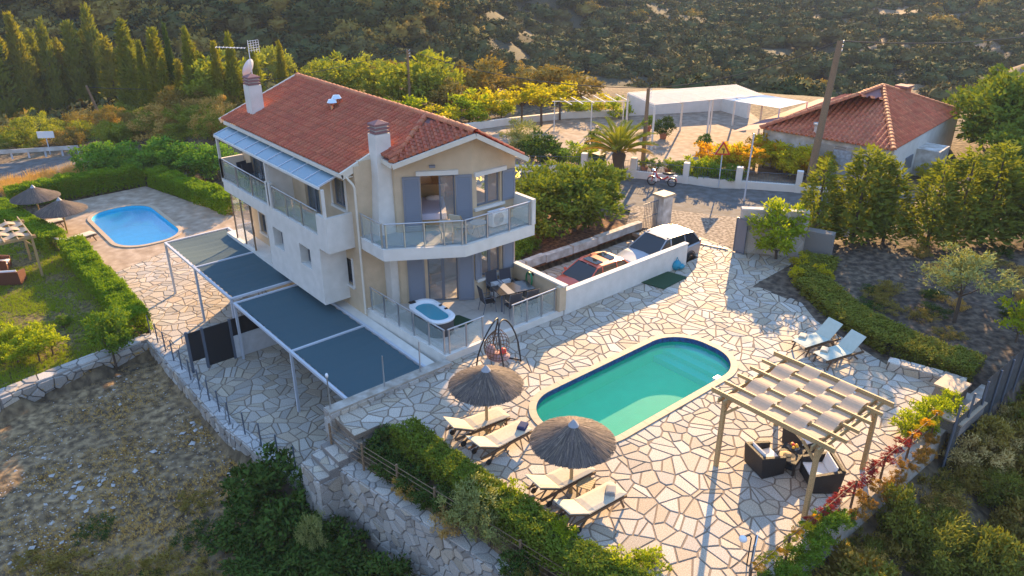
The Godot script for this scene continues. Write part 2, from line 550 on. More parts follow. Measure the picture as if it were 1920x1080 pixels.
func cells(outline: PackedVector2Array, holes: Array, cell: float, joint: float, sd: int, aspect := 1.0) -> Array:
	rng.seed = sd
	var lo := outline[0]; var hi := outline[0]
	for q in outline:
		lo = lo.min(q); hi = hi.max(q)
	var cx := cell * aspect
	var nx := int((hi.x - lo.x) / cx) + 3
	var ny := int((hi.y - lo.y) / cell) + 3
	var seeds := []
	for j in ny:
		for i in nx:
			seeds.append([lo + Vector2((i - 1 + rf(0.02, 0.98)) * cx, (j - 1 + rf(0.02, 0.98)) * cell), rf(-0.3, 0.34) * cell * cell, rng.randf() < 0.2])
	var out := []
	for j in range(ny):
		for i in range(nx):
			var me = seeds[j * nx + i]
			if me[2]: continue
			var p: Vector2 = me[0]
			var R := cell * 2.2
			var poly := PackedVector2Array([p + Vector2(-R * aspect, -R), p + Vector2(R * aspect, -R), p + Vector2(R * aspect, R), p + Vector2(-R * aspect, R)])
			for dj in range(-3, 4):
				for di in range(-3, 4):
					if di == 0 and dj == 0: continue
					var jj := j + dj; var ii := i + di
					if jj < 0 or ii < 0 or jj >= ny or ii >= nx: continue
					var o = seeds[jj * nx + ii]
					if o[2]: continue
					var q: Vector2 = o[0]
					var dv := q - p
					var L := dv.length()
					if L < 0.02: continue
					var nrm := dv / L
					var dd: float = nrm.dot(p) + L * 0.5 + (me[1] - o[1]) / (2.0 * L) - joint * 0.5
					poly = clip_half(poly, nrm, dd)
					if poly.size() < 3: break
				if poly.size() < 3: break
			if poly.size() < 3: continue
			var inside := true
			var any := false
			for q in poly:
				if Geometry2D.is_point_in_polygon(q, outline): any = true
				else: inside = false
			if not any: continue
			var res := [poly]
			if not inside: res = Geometry2D.intersect_polygons(poly, outline)
			for hl in holes:
				var nxt := []
				for r in res:
					if Geometry2D.intersect_polygons(r, hl).is_empty(): nxt.append(r)
					else: nxt.append_array(Geometry2D.clip_polygons(r, hl))
				res = nxt
			for r in res:
				var ar := 0.0
				for t in r.size(): ar += r[t].cross(r[(t + 1) % r.size()])
				if absf(ar) * 0.5 > 0.012 * cell * cell * 4.0: out.append(r)
	return out

const STONES := [[0.54, 0.455, 0.345], [0.57, 0.49, 0.385], [0.51, 0.42, 0.305], [0.53, 0.48, 0.41], [0.59, 0.52, 0.43], [0.49, 0.445, 0.38], [0.54, 0.43, 0.31], [0.47, 0.41, 0.33], [0.60, 0.51, 0.38], [0.63, 0.57, 0.48]]
const RUBBLE := [[0.50, 0.46, 0.41], [0.44, 0.40, 0.35], [0.56, 0.53, 0.48], [0.38, 0.35, 0.31], [0.52, 0.45, 0.36]]

func stone_col(pal: Array, v := 0.10) -> Color:
	var a = pick(pal)
	var k := rf(1.0 - v, 1.0 + v)
	return Color(a[0] * k, a[1] * k, a[2] * k)

func pave(parent: Node3D, outline: PackedVector2Array, holes: Array, cell: float, y: float, sd: int, singles: int, joint := 0.055) -> void:
	var raw := cells(outline, holes, cell, joint, sd)
	# break most of the big stones once more, as a mason would
	var cs := []
	for r in raw:
		var m := Vector2.ZERO
		var ar := 0.0
		for t in r.size():
			m += r[t]; ar += r[t].cross(r[(t + 1) % r.size()])
		m /= r.size()
		if absf(ar) * 0.5 > cell * cell * rf(0.45, 1.5):
			var a := rf(0, TAU)
			var nn := Vector2(cos(a), sin(a))
			var dd := nn.dot(m) + rf(-0.15, 0.15) * cell
			var p1 := clip_half(r, nn, dd - joint * 0.5); var p2 := clip_half(r, -nn, -dd - joint * 0.5)
			if p1.size() > 2: cs.append(p1)
			if p2.size() > 2: cs.append(p2)
		else: cs.append(r)
	var order := []
	for k in cs.size():
		var m := Vector2.ZERO
		var ar := 0.0
		var r: PackedVector2Array = cs[k]
		for t in r.size():
			m += r[t]; ar += r[t].cross(r[(t + 1) % r.size()])
		m /= r.size()
		order.append([-absf(ar) / (m.length_squared() + 200.0), k])
	order.sort()
	var rest := MB.new()
	for e in order.size():
		var r: PackedVector2Array = cs[order[e][1]]
		var mb := rest if e >= singles else MB.new()
		mb.col = stone_col(STONES, 0.11)
		mb.slab(r, Vector3(0, y, 0), Vector3.RIGHT, Vector3.BACK, Vector3.UP, 0.012 + rf(0, 0.008))
		if e < singles: put(mb, "paving_stone", M.stone, parent)
	if rest.v.size() > 0:
		var o := put(rest, "small_paving_stones", M.stone, parent)
		o.set_meta("kind", "stuff")

# rubble stones on an upright or flat face: origin o, ex along, ey up, en out
func rubble(parent: Node3D, o: Vector3, ex: Vector3, ey: Vector3, en: Vector3, l: float, h: float, cell: float, sd: int, singles: int, proud := 0.05, h2 := -1.0, pal := RUBBLE) -> void:
	var he := h if h2 < 0 else h2
	var cs := cells(PackedVector2Array([Vector2(0, 0), Vector2(l, 0), Vector2(l, he), Vector2(0, h)]), [], cell, 0.035, sd, 1.35)
	var rest := MB.new()
	for k in cs.size():
		var mb := rest if k >= singles else MB.new()
		mb.col = stone_col(pal, 0.2)
		mb.slab(cs[k], o, ex, ey, en, proud * rf(0.5, 1.3))
		if k < singles: put(mb, "stone", M.stone, parent)
	if rest.v.size() > 0: put(rest, "small_stones", M.stone, parent).set_meta("kind", "stuff")

func rounded_rect(x0: float, x1: float, z0: float, z1: float, r: float, seg := 10) -> PackedVector2Array:
	var p := PackedVector2Array()
	for q in [[x1 - r, z1 - r, 0.0], [x0 + r, z1 - r, 90.0], [x0 + r, z0 + r, 180.0], [x1 - r, z0 + r, 270.0]]:
		for i in seg + 1:
			var a := deg_to_rad(q[2] + 90.0 * i / seg)
			p.append(Vector2(q[0] + r * cos(a), q[1] + r * sin(a)))
	return p

# ---------------------------------------------------------------- the lie of the land
func wall_x(z: float) -> float:
	# outer line of the low front wall (z from -18.6 to the camera)
	return 8.05 + (z + 18.6) * 0.165

func land(x: float, z: float) -> float:
	var d := sqrt(x * x + z * z)
	var left: float
	if z < -36.0: left = 1.0 - smoothstep(16.5, 25.0, x)
	else: left = 1.0 - smoothstep(13.5, 14.5, x)
	var y := -0.14 - 2.66 * left
	if z > -19.0:
		y = -0.14
		var xw := wall_x(z)
		if x < 10.4: y = lerpf(-1.0, -0.2, clampf((x - xw - 0.5) / maxf(0.3, 10.0 - xw - 0.5), 0, 1))
		if x < xw + 0.28: y = -3.5
	if x < 7.0 and z > -31.4 - x * 0.14: y = -3.2 - 0.035 * maxf(0.0, z + 32.0) * 0.6 - 0.02 * maxf(0.0, 6.0 - x)
	if x < wall_x(z) + 0.28 and z > -19.0: y = minf(y, -3.55)
	if z > -6.5: y = minf(y, lerpf(-0.7, -4.2, clampf((z + 6.5) / 7.0, 0, 1)))
	if z > -31.0 and x > 27.0 and z > -16.0 and z < -5.5: y = minf(y, -0.05)
	# the shrub slope right of the terrace
	if x > 24.0 and z > -16.0 and z < -6.0: y = -0.1 + 0.035 * (x - 24.0)
	if x > 12.9 and x < 21.9 and z > -16.2 and z < -11.9: y = -2.2
	if x > 8.6 and x < 13.4 and z > -52.4 and z < -43.6: y = -4.6
	if x > 18.9 and x < 27.7 and z > -23.6 and z < -19.2: y = -0.75
	# valley and hills
	var v := smoothstep(70.0, 120.0, d)
	if v > 0.0:
		var phi := wrapf(atan2(x, -z) - yaw, -PI, PI)
		var wl := smoothstep(0.05, -0.2, phi)
		var far := -12.5 + wl * maxf(0.0, d - 105.0) * 0.52 + (1.0 - wl) * maxf(0.0, d - 120.0) * 0.035
		far += maxf(0.0, d - 185.0) * 0.36 * smoothstep(0.22, 0.0, phi) * (1.0 - wl)
		far += maxf(0.0, d - 300.0) * 0.10 * smoothstep(0.2, 0.5, phi)
		far = minf(far, 20.0 + 5.0 * sin(phi * 5.0) + 0.02 * d)
		y = lerpf(y, far, v)
	return y

func axis(lo: float, hi: float, step: float, far: float) -> Array:
	var a := []
	var x := lo
	while x <= hi:
		a.append(x); x += step
	var s := step
	while x < far:
		s *= 1.16
		a.append(x); x += s
	a.append(far)
	x = lo; s = step
	var b := []
	while x > -far:
		s *= 1.16
		x -= s
		b.push_front(maxf(x, -far))
	return b + a

func build_land() -> void:
	var nz := FastNoiseLite.new()
	nz.seed = 9
	nz.frequency = 0.05
	nz.fractal_octaves = 4
	var n2 := FastNoiseLite.new()
	n2.seed = 19
	n2.frequency = 0.35
	n2.fractal_octaves = 4
	var xs := axis(-8.0, 62.0, 0.45, 900.0)
	var zs := axis(-74.0, 3.0, 0.45, 900.0)
	var nx := xs.size(); var nzc := zs.size()
	var v := PackedVector3Array(); var c := PackedColorArray()
	for j in nzc:
		for i in nx:
			var x: float = xs[i]; var z: float = zs[j]
			var d := sqrt(x * x + z * z)
			var y := land(x, z)
			var w := nz.get_noise_2d(x, z)
			var f := n2.get_noise_2d(x, z)
			var amp := 0.05
			if d > 75.0: amp = 0.05 + minf(3.0, (d - 75.0) * 0.03)
			if x < 7.0 and z > -31.0: amp = 0.12
			y += (w * 1.0 + f * 0.5) * amp
			v.append(Vector3(x, y, z))
			# dry soil, straw and scrub earth
			var k := clampf(0.5 + f * 0.9 + w * 0.5, 0, 1)
			var col := Color(0.15, 0.115, 0.075).lerp(Color(0.27, 0.20, 0.12), k)
			if x < 7.0 and z > -31.5 and d < 70: col = Color(0.26, 0.19, 0.115).lerp(Color(0.42, 0.30, 0.17), k)
			elif x > 24.0 and z > -16.0 and d < 60: col = Color(0.135, 0.10, 0.078).lerp(Color(0.19, 0.15, 0.11), k)
			elif d > 75.0:
				var straw := clampf(w * 2.4 + 0.35, 0, 1) * smoothstep(0.3, 0.42, wrapf(atan2(x, -z) - yaw, -PI, PI))
				col = Color(0.085, 0.085, 0.045).lerp(Color(0.34, 0.25, 0.15), straw)
			c.append(col)
	var idx := PackedInt32Array()
	for j in nzc - 1:
		for i in nx - 1:
			var a := j * nx + i
			idx.append_array([a, a + 1, a + nx + 1, a, a + nx + 1, a + nx])
	var st := SurfaceTool.new()
	st.begin(Mesh.PRIMITIVE_TRIANGLES)
	st.set_smooth_group(0)
	for t in v.size():
		st.set_color(c[t])
		st.add_vertex(v[t])
	for t in idx: st.add_index(t)
	st.generate_normals()
	var o := put(st.commit(), "ground", M.ground)
	o.set_meta("kind", "structure")

# ---------------------------------------------------------------- paved places, walls, pools
func pool(called: String, label: String, x0: float, x1: float, z0: float, z1: float, r: float, y: float, depth: float, paint: Material, water: Material, tiles: bool) -> void:
	var p := thing(called, label, "swimming pool", Vector3((x0 + x1) / 2, y, (z0 + z1) / 2))
	var off := -p.position
	var inner := rounded_rect(x0, x1, z0, z1, r, 14)
	var outer := rounded_rect(x0 - 0.24, x1 + 0.24, z0 - 0.24, z1 + 0.24, r + 0.24, 14)
	var k := inner.size()
	# coping of separate slabs
	var per := 2
	var i := 0
	var acc := []
	# walk the rim in steps of about half a metre
	var fine_in := []; var fine_out := []
	for t in k:
		var a := inner[t]; var b := inner[(t + 1) % k]
		var oa := outer[t]; var ob := outer[(t + 1) % k]
		var parts := maxi(1, int(round((b - a).length() / 0.5)))
		for q in parts:
			fine_in.append(a.lerp(b, float(q) / parts)); fine_out.append(oa.lerp(ob, float(q) / parts))
	var fk := fine_in.size()
	var start := 0
	while start < fk:
		var e := start
		var ln := 0.0
		while e < fk and ln < 0.42:
			ln += (fine_in[(e + 1) % fk] - fine_in[e]).length()
			e += 1
		var pl := PackedVector2Array()
		for t in range(start, e + 1): pl.append(fine_in[t % fk])
		for t in range(e, start - 1, -1): pl.append(fine_out[t % fk])
		# joint
		var m := Vector2.ZERO
		for q in pl: m += q
		m /= pl.size()
		for t in pl.size(): pl[t] = m + (pl[t] - m) * 0.988 + Vector2(off.x, off.z)
		var mb := MB.new()
		mb.prism(pl, 0.0, 0.05 + rf(0, 0.004))
		put(mb, "coping_slab", M.coping, p)
		start = e
	# shell: flat floor at the given depth, walls, a bench of steps at the x1 end
	var wl := MB.new()
	for t in k:
		var a := inner[t] + Vector2(off.x, off.z); var b := inner[(t + 1) % k] + Vector2(off.x, off.z)
		wl.quad(Vector3(a.x, -depth, a.y), Vector3(a.x, -0.16 if tiles else 0.02, a.y), Vector3(b.x, -0.16 if tiles else 0.02, b.y), Vector3(b.x, -depth, b.y))
	var fl := inner.duplicate()
	for t in k: fl[t] += Vector2(off.x, off.z)
	wl.prism(fl, -depth - 0.2, -depth)
	put(wl, "basin", paint, p)
	if tiles:
		var tl := MB.new()
		rng.seed = 77
		for t in fk:
			var a: Vector2 = fine_in[t] + Vector2(off.x, off.z); var b: Vector2 = fine_in[(t + 1) % fk] + Vector2(off.x, off.z)
			var n := maxi(1, int((b - a).length() / 0.05))
			for q in n:
				var c0 := a.lerp(b, float(q) / n); var c1 := a.lerp(b, float(q + 0.92) / n)
				for s in 4:
					var sh := rf(0.6, 1.5)
					tl.col = Color(0.03 * sh, 0.075 * sh, 0.22 * sh)
					var y0 := -0.16 + s * 0.05; var y1 := y0 + 0.046
					tl.quad(Vector3(c0.x, y0, c0.y), Vector3(c0.x, y1, c0.y), Vector3(c1.x, y1, c1.y), Vector3(c1.x, y0, c1.y))
		var tn := put(tl, "mosaic_band", M.pooltile, p)
		tn.set_meta("kind", "stuff")
		# curved entry steps in the x1 end
		for s in 3:
			var sm := MB.new()
			var xa := x1 - 0.45 - 0.38 * s
			var pl := PackedVector2Array()
			for q in Geometry2D.intersect_polygons(inner, PackedVector2Array([Vector2(xa, z0 - 1), Vector2(x1 + 1, z0 - 1), Vector2(x1 + 1, z1 + 1), Vector2(xa, z1 + 1)]))[0]: pl.append(q + Vector2(off.x, off.z))
			sm.prism(pl, -depth - 0.05 + 0.02 * s, -0.26 - 0.18 * s)
			put(sm, "step", M.poolstep, p)
		var ret := MB.new()
		ret.bx(x1 - 1.62, x1 - 1.35, -0.16, -0.02, z1 - 0.22, z1 - 0.01)
		var rr := put(ret, "skimmer", M.plasticwhite, p)
		rr.position = Vector3(off.x, 0, off.z)
	var wt := MB.new()
	var wp := inner.duplicate()
	for t in k: wp[t] += Vector2(off.x, off.z)
	var ids := Geometry2D.triangulate_polygon(wp)
	for t in range(0, ids.size(), 3):
		var a := wp[ids[t]]; var b := wp[ids[t + 1]]; var c := wp[ids[t + 2]]
		if (b - a).cross(c - a) > 0:
			var sw := b; b = c; c = sw
		wt.tri(Vector3(a.x, -0.13, a.y), Vector3(b.x, -0.13, b.y), Vector3(c.x, -0.13, c.y))
	put(wt, "water", water, p)

func build_paving() -> void:
	mk("poolstep", lc(0.0, 0.33, 0.38), 0.7)
	# pool terrace with the driveway, one sheet of mortar and flagstones at y = 0
	var pt := struct("pool_terrace")
	var outline := PackedVector2Array([Vector2(8.75, -19.0), Vector2(13.3, -19.0), Vector2(13.3, -19.22), Vector2(26.5, -19.22), Vector2(26.5, -19.35), Vector2(27.6, -19.35), Vector2(27.6, -23.4), Vector2(29.7, -21.8), Vector2(29.6, -18.6), Vector2(31.2, -16.3), Vector2(28.1, -15.2), Vector2(26.0, -12.6), Vector2(24.9, -9.3), Vector2(25.2, -6.6), Vector2(11.2, -6.6), Vector2(10.6, -9.7), Vector2(10.35, -14.6), Vector2(10.1, -17.0), Vector2(9.6, -17.6), Vector2(8.75, -17.6)])
	var hole := rounded_rect(13.24, 21.51, -15.81, -12.24, 1.59, 14)
	var bed := MB.new()
	# the bed goes round the pool in two halves
	var half1: Array = Geometry2D.clip_polygons(outline, hole)
	var west := PackedVector2Array([Vector2(0, -40), Vector2(17.4, -40), Vector2(17.4, 0), Vector2(0, 0)])
	var east := PackedVector2Array([Vector2(17.4, -40), Vector2(40, -40), Vector2(40, 0), Vector2(17.4, 0)])
	for side in [west, east]:
		for part in Geometry2D.intersect_polygons(outline, side):
			for q in Geometry2D.clip_polygons(part, hole):
				if not Geometry2D.is_polygon_clockwise(q) or true: bed.prism(q, -0.16, 0.0)
	put(bed, "mortar_bed", M.mortar, pt)
	pave(pt, outline, [hole], 0.43, 0.0, 501, 300, 0.042)
	pool("swimming_pool", "green oblong pool with blue mosaic rim set in the crazy paving", 13.48, 21.27, -15.57, -12.48, 1.35, 0.0, 0.85, M.poolpaint, M.water, true)  # basin kept shallow so the low sun lights part of its floor
	var pk := struct("parking_bay")
	var po := PackedVector2Array([Vector2(19.0, -19.4), Vector2(27.6, -19.4), Vector2(27.6, -23.5), Vector2(19.0, -23.5)])
	var pb := MB.new(); pb.prism(po, -0.6, -0.4); put(pb, "mortar_bed", M.mortar, pk)
	pave(pk, po, [], 0.45, -0.4, 503, 40, 0.05)
	# lower court under the shade sails and the paved corner beyond
	var cy := struct("courtyard")
	var co := PackedVector2Array([Vector2(7.35, -33.0), Vector2(7.6, -38.0), Vector2(8.0, -41.3), Vector2(11.2, -42.6), Vector2(13.05, -42.6), Vector2(13.05, -19.1), Vector2(8.55, -19.1), Vector2(8.1, -19.9), Vector2(7.35, -23.7)])
	var cb := MB.new()
	cb.prism(co, -2.85, -2.65)
	put(cb, "mortar_bed", M.mortar, cy)
	pave(cy, co, [], 0.46, -2.65, 502, 200, 0.042)
	# plain deck round the second pool
	var dk := struct("pool_deck")
	var hole2 := rounded_rect(9.25 - 0.24, 12.75 + 0.24, -51.7 - 0.24, -44.2 + 0.24, 1.74, 14)
	var db := MB.new()
	var dout := PackedVector2Array([Vector2(6.6, -53.0), Vector2(6.6, -46.0), Vector2(7.35, -41.6), Vector2(8.0, -41.3), Vector2(11.2, -42.6), Vector2(17.0, -42.6), Vector2(16.0, -46.0), Vector2(13.9, -55.2), Vector2(8.0, -55.0)])
	for side in [PackedVector2Array([Vector2(0, -70), Vector2(11.0, -70), Vector2(11.0, 0), Vector2(0, 0)]), PackedVector2Array([Vector2(11.0, -70), Vector2(40, -70), Vector2(40, 0), Vector2(11.0, 0)])]:
		for part in Geometry2D.intersect_polygons(dout, side):
			for q in Geometry2D.clip_polygons(part, hole2): db.prism(q, -2.85, -2.63)
	put(db, "concrete_slab", M.deck, dk)
	pool("swimming_pool", "bright blue oblong pool in the plain concrete deck", 9.25, 12.75, -51.7, -44.2, 1.5, -2.63, 1.3, M.poolblue, M.bluewater, false)
	# lawn
	var lw := struct("lawn")
	var lo := PackedVector2Array([Vector2(-6, -33.0), Vector2(1.2, -32.2), Vector2(6.9, -33.0), Vector2(6.6, -38.0), Vector2(6.6, -46.0), Vector2(4.0, -56.0), Vector2(-6, -58.0)])
	var lb := MB.new()
	lb.prism(lo, -2.9, -2.62)
	put(lb, "turf", mk("turf", lc(0.20, 0.165, 0.05), 0.95, T.soil, 0.25), lw)
	rng.seed = 31
	var pts := []
	var nz := FastNoiseLite.new(); nz.seed = 5; nz.frequency = 0.35
	while pts.size() < 26000:
		var q := Vector2(rf(-3, 7), rf(-50, -32))
		if Geometry2D.is_point_in_polygon(q, lo) and nz.get_noise_2d(q.x, q.y) > rf(-0.5, 0.1): pts.append(Vector3(q.x, -2.62, q.y))
	scatter("lawn_grass", "patchy green grass growing on the garden lawn", "grass", C.tuft0, M.grass, pts, 0.5, 1.0)
	# far garden lawn strip beyond the second pool
	# roads
	var rd := struct("road")
	var rb := MB.new()
	for s in [[Vector2(27.2, -31.3), Vector2(34.5, -30.3), Vector2(29.9, -36.0), Vector2(24.5, -36.5)], [Vector2(27.2, -31.3), Vector2(29.6, -26.3), Vector2(36.5, -24.9), Vector2(34.5, -30.3)], [Vector2(29.6, -26.3), Vector2(35.3, -18.2), Vector2(41.5, -20.3), Vector2(36.5, -24.9)], [Vector2(35.3, -18.2), Vector2(50, -9.5), Vector2(54, -12.5), Vector2(41.5, -20.3)]]:
		rb.prism(PackedVector2Array(s), -0.3, 0.0)
	put(rb, "carriageway", M.asphalt, rd)
	var dv := struct("driveway")
	var dm := MB.new()
	dm.prism(PackedVector2Array([Vector2(29.62, -21.9), Vector2(29.72, -18.5), Vector2(34.5, -18.9), Vector2(33.5, -21.0), Vector2(30.6, -26.1), Vector2(28.0, -24.2)]), -0.2, 0.004)
	put(dm, "concrete_apron", M.drive, dv)
	var r2 := struct("road")
	var rm := MB.new()
	rm.prism(PackedVector2Array([Vector2(-30, -62), Vector2(8, -62.3), Vector2(13, -60.6), Vector2(22, -54), Vector2(24, -57), Vector2(15, -64.8), Vector2(9, -67.0), Vector2(-30, -67)]), -2.9, -2.45)
	put(rm, "carriageway", M.asphalt, r2)

func boxwall(parent: Node3D, a: Vector3, b: Vector3, th: float, h: float, mat: Material, called := "wall_body") -> void:
	var mb := MB.new()
	var m := (a + b) / 2 + Vector3.UP * (h / 2)
	var d := b - a
	mb.box(m, Vector3(d.length(), h, th), Basis(d.normalized(), Vector3.UP, d.normalized().cross(Vector3.UP)))
	put(mb, called, mat, parent)

func build_walls() -> void:
	# low stone wall that carries the wire fence, field side and top in rubble
	var w := thing("stone_wall", "long rubble wall with wire fence along its top above the field", "wall", Vector3(8.1, -3.5, -18.6))
	var a := Vector3(wall_x(-18.9), -3.6, -18.9); var b := Vector3(wall_x(-8.0), -3.6, -8.0)
	var d := (b - a).normalized(); var out := Vector3.UP.cross(d)
	if out.x > 0: out = -out
	var mb := MB.new()
	var L := (b - a).length()
	mb.box((a + b) / 2 - out * 0.27 + Vector3.UP * 1.32, Vector3(L, 2.64, 0.54), Basis(d, Vector3.UP, d.cross(Vector3.UP)))
	var o := put(mb, "core", M.wallmortar, w); o.position = -w.position
	var nd := Node3D.new(); nd.name = "face_stones"; w.add_child(nd); nd.position = -w.position
	rubble(nd, a, d, Vector3.UP, out, L, 2.62, 0.23, 601, 200, 0.05)
	rubble(nd, a + Vector3.UP * 2.64, d, -out, Vector3.UP, L, 0.54, 0.34, 602, 60, 0.03, -1, [[0.56, 0.51, 0.45], [0.5, 0.47, 0.42], [0.6, 0.54, 0.46]])
	# kerb wall of the court towards the field
	var k := thing("stone_wall", "low pale rubble kerb wall between courtyard and dry field", "wall", Vector3(7.2, -3.2, -28))
	var pts := [Vector3(7.2, -3.6, -33.2), Vector3(7.25, -3.6, -24.2), Vector3(7.75, -3.6, -20.4), Vector3(8.2, -3.6, -19.0)]
	for i in 3:
		var p0: Vector3 = pts[i]; var p1: Vector3 = pts[i + 1]
		var dd := (p1 - p0).normalized()
		var oo := Vector3.UP.cross(dd); if oo.x > 0: oo = -oo
		var m2 := MB.new()
		m2.box((p0 + p1) / 2 + Vector3.UP * 0.55, Vector3((p1 - p0).length(), 1.1, 0.44), Basis(dd, Vector3.UP, dd.cross(Vector3.UP)))
		var c2 := put(m2, "core", M.wallmortar, k); c2.position = -k.position
		var n2 := Node3D.new(); n2.name = numbered(k, "face_stones"); k.add_child(n2); n2.position = -k.position
		rubble(n2, p0 + oo * 0.22, dd, Vector3.UP, oo, (p1 - p0).length(), 1.08, 0.26, 610 + i, 40, 0.05)
		rubble(n2, p0 + Vector3.UP * 1.1 + oo * 0.22, dd, -oo, Vector3.UP, (p1 - p0).length(), 0.44, 0.36, 620 + i, 40, 0.03, -1, [[0.58, 0.56, 0.53], [0.52, 0.5, 0.47]])
	# garden wall below the lawn
	var g := thing("stone_wall", "rough boulder retaining wall below the green lawn", "wall", Vector3(1, -3.2, -32))
	var gp := [G(-60, 770, -2.55), Vector3(1.2, -2.55, -32.0), Vector3(7.15, -2.55, -32.95)]
	for i in 2:
		var p0: Vector3 = gp[i]; var p1: Vector3 = gp[i + 1]
		p0.y = -3.7; p1.y = -3.7
		var dd := (p1 - p0).normalized()
		var oo := dd.cross(Vector3.UP); if oo.z < 0: oo = -oo
		var m3 := MB.new()
		m3.box((p0 + p1) / 2 + Vector3.UP * 0.58, Vector3((p1 - p0).length(), 1.16, 0.6), Basis(dd, Vector3.UP, dd.cross(Vector3.UP)))
		var c3 := put(m3, "core", M.wallmortar, g); c3.position = -g.position
		var n3 := Node3D.new(); n3.name = numbered(g, "face_stones"); g.add_child(n3); n3.position = -g.position
		rubble(n3, p0 + oo * 0.3, dd, Vector3.UP, oo, (p1 - p0).length(), 1.14, 0.34, 630 + i, 70, 0.13)
		rubble(n3, p0 + Vector3.UP * 1.16 + oo * 0.3, dd, -oo, Vector3.UP, (p1 - p0).length(), 0.6, 0.4, 640 + i, 40, 0.06)
	# wall between terrace and court, with the stair beside it
	var r := thing("stone_wall", "stone-faced parapet wall beside the terrace steps and shade sail", "wall", Vector3(8.6, -2.6, -19.0))
	var mr := MB.new()
	mr.bx(8.62, 13.25, -2.65, 0.24, -19.22, -18.82)
	var cr := put(mr, "core", M.concrete, r); cr.position = -r.position
	var nr := Node3D.new(); nr.name = "face_stones"; r.add_child(nr); nr.position = -r.position
	rubble(nr, Vector3(8.62, -1.2, -18.82), Vector3.RIGHT, Vector3.UP, Vector3.BACK, 4.6, 1.36, 0.24, 650, 100, 0.035)
	rubble(nr, Vector3(8.62, -2.6, -19.22), Vector3.BACK, Vector3.UP, Vector3.LEFT, 0.4, 2.8, 0.3, 651, 30, 0.03)
	var stp := thing("stone_steps", "short flight of flagstone steps down beside the parapet wall", "steps", Vector3(8.6, -0.9, -18.2))
	for i in 6:
		var ms := MB.new()
		var x1 := 9.55 - 0.34 * i
		ms.bx(x1 - 0.36, x1, -3.7, -0.17 * (i + 1) - 0.03, -18.78, -17.65)
		var e := put(ms, "riser", M.wallmortar, stp); e.position = -stp.position
		var ns := Node3D.new(); ns.name = numbered(stp, "tread_stones"); stp.add_child(ns); ns.position = -stp.position
		pave(ns, PackedVector2Array([Vector2(x1 - 0.36, -18.78), Vector2(x1, -18.78), Vector2(x1, -17.65), Vector2(x1 - 0.36, -17.65)]), [], 0.42, -0.17 * (i + 1) - 0.03, 660 + i, 12, 0.03)
	var sn := Node3D.new(); sn.name = "face_stones"; stp.add_child(sn); sn.position = -stp.position
	rubble(sn, Vector3(7.49, -3.6, -18.78), Vector3.BACK, Vector3.UP, Vector3.LEFT, 1.13, 2.5, 0.3, 655, 40, 0.04)
	rubble(sn, Vector3(7.49, -3.6, -17.65), Vector3.RIGHT, Vector3.UP, Vector3.BACK, 1.2, 2.4, 0.3, 656, 40, 0.04)
	# soil of the planter between wall and hedge is the ground itself
	# wire fence on the long wall
	var f := thing("wire_fence", "thin wire fence on posts along the long rubble wall", "fence", Vector3(8.2, -0.95, -18.5))
	for i in 8:
		var z := -18.6 + i * 1.5
		var p := Vector3(wall_x(z) + 0.40, -0.95, z) - f.position
		var m := MB.new(); m.tube([p, p + Vector3.UP * 1.0], 0.04, 0.04, 6); put(m, "post", M.polewood, f)
	for i in 5:
		var m := MB.new()
		var y := -0.75 + 0.18 * i
		m.tube([Vector3(wall_x(-18.6) + 0.4, y, -18.6) - f.position, Vector3(wall_x(-8.1) + 0.4, y, -8.1) - f.position], 0.014, 0.014, 4)
		put(m, "wire", M.polewood, f)
	var f2 := thing("metal_posts", "row of thin grey fence posts on the pale courtyard kerb wall", "fence", Vector3(7.2, -2.5, -33))
	for i in 15:
		var t := i / 14.0
		var z := lerpf(-33.0, -19.4, t)
		var x := 7.25 if z < -24.2 else lerpf(7.25, 8.1, (z + 24.2) / 5.0)
		var p := Vector3(x, -2.5, z) - f2.position
		var m := MB.new(); m.tube([p, p + Vector3.UP * 0.95], 0.028, 0.028, 6); put(m, "post", M.darksteel, f2)
	for i in 3:
		var m := MB.new()
		var y := -2.2 + 0.28 * i
		m.tube([Vector3(7.25, y, -33) - f2.position, Vector3(7.25, y, -24.2) - f2.position, Vector3(8.1, y, -19.4) - f2.position], 0.006, 0.006, 4)
		put(m, "wire", M.darksteel, f2)
	# concrete wall below the vine fence, front edge of the terrace
	var q := thing("retaining_wall", "grey concrete retaining wall under the red vine fence", "wall", Vector3(18, -3, -6.4))
	var mq := MB.new(); mq.bx(11.0, 26.0, -3.6, 0.06, -6.62, -6.25)
	var cq := put(mq, "wall_body", M.concrete, q); cq.position = -q.position
	# kerb stones of the right-hand bed
	var e := thing("stone_wall", "low stone edging wall beside the dark shrub bed", "wall", Vector3(25, 0, -8))
	for s in [[Vector3(24.75, -0.1, -9.2), Vector3(25.35, -0.1, -6.9)]]:
		boxwall(e, s[0] - e.position, s[1] - e.position, 0.4, 0.42, M.wallmortar, "core")
		var dd: Vector3 = (s[1] - s[0]).normalized()
		var oo := Vector3.UP.cross(dd); if oo.x > 0: oo = -oo
		var ne := Node3D.new(); ne.name = "face_stones"; e.add_child(ne); ne.position = -e.position
		rubble(ne, s[0] + oo * 0.2, dd, Vector3.UP, oo, (s[1] - s[0]).length(), 0.42, 0.25, 670, 40, 0.04, -1, STONES)
		rubble(ne, s[0] + Vector3.UP * 0.42 + oo * 0.2, dd, -oo, Vector3.UP, (s[1] - s[0]).length(), 0.4, 0.3, 671, 40, 0.02, -1, STONES)
	# barbecue bench at the terrace corner
	var bq := thing("stone_bench", "L-shaped stone planter bench with pale slab tops at the terrace corner", "bench", G(1800, 790, 0))
	var m1 := MB.new(); m1.bx(-0.9, -0.45, 0, 0.4, -0.75, 0.3); put(m1, "side_body", M.wallmortar, bq)
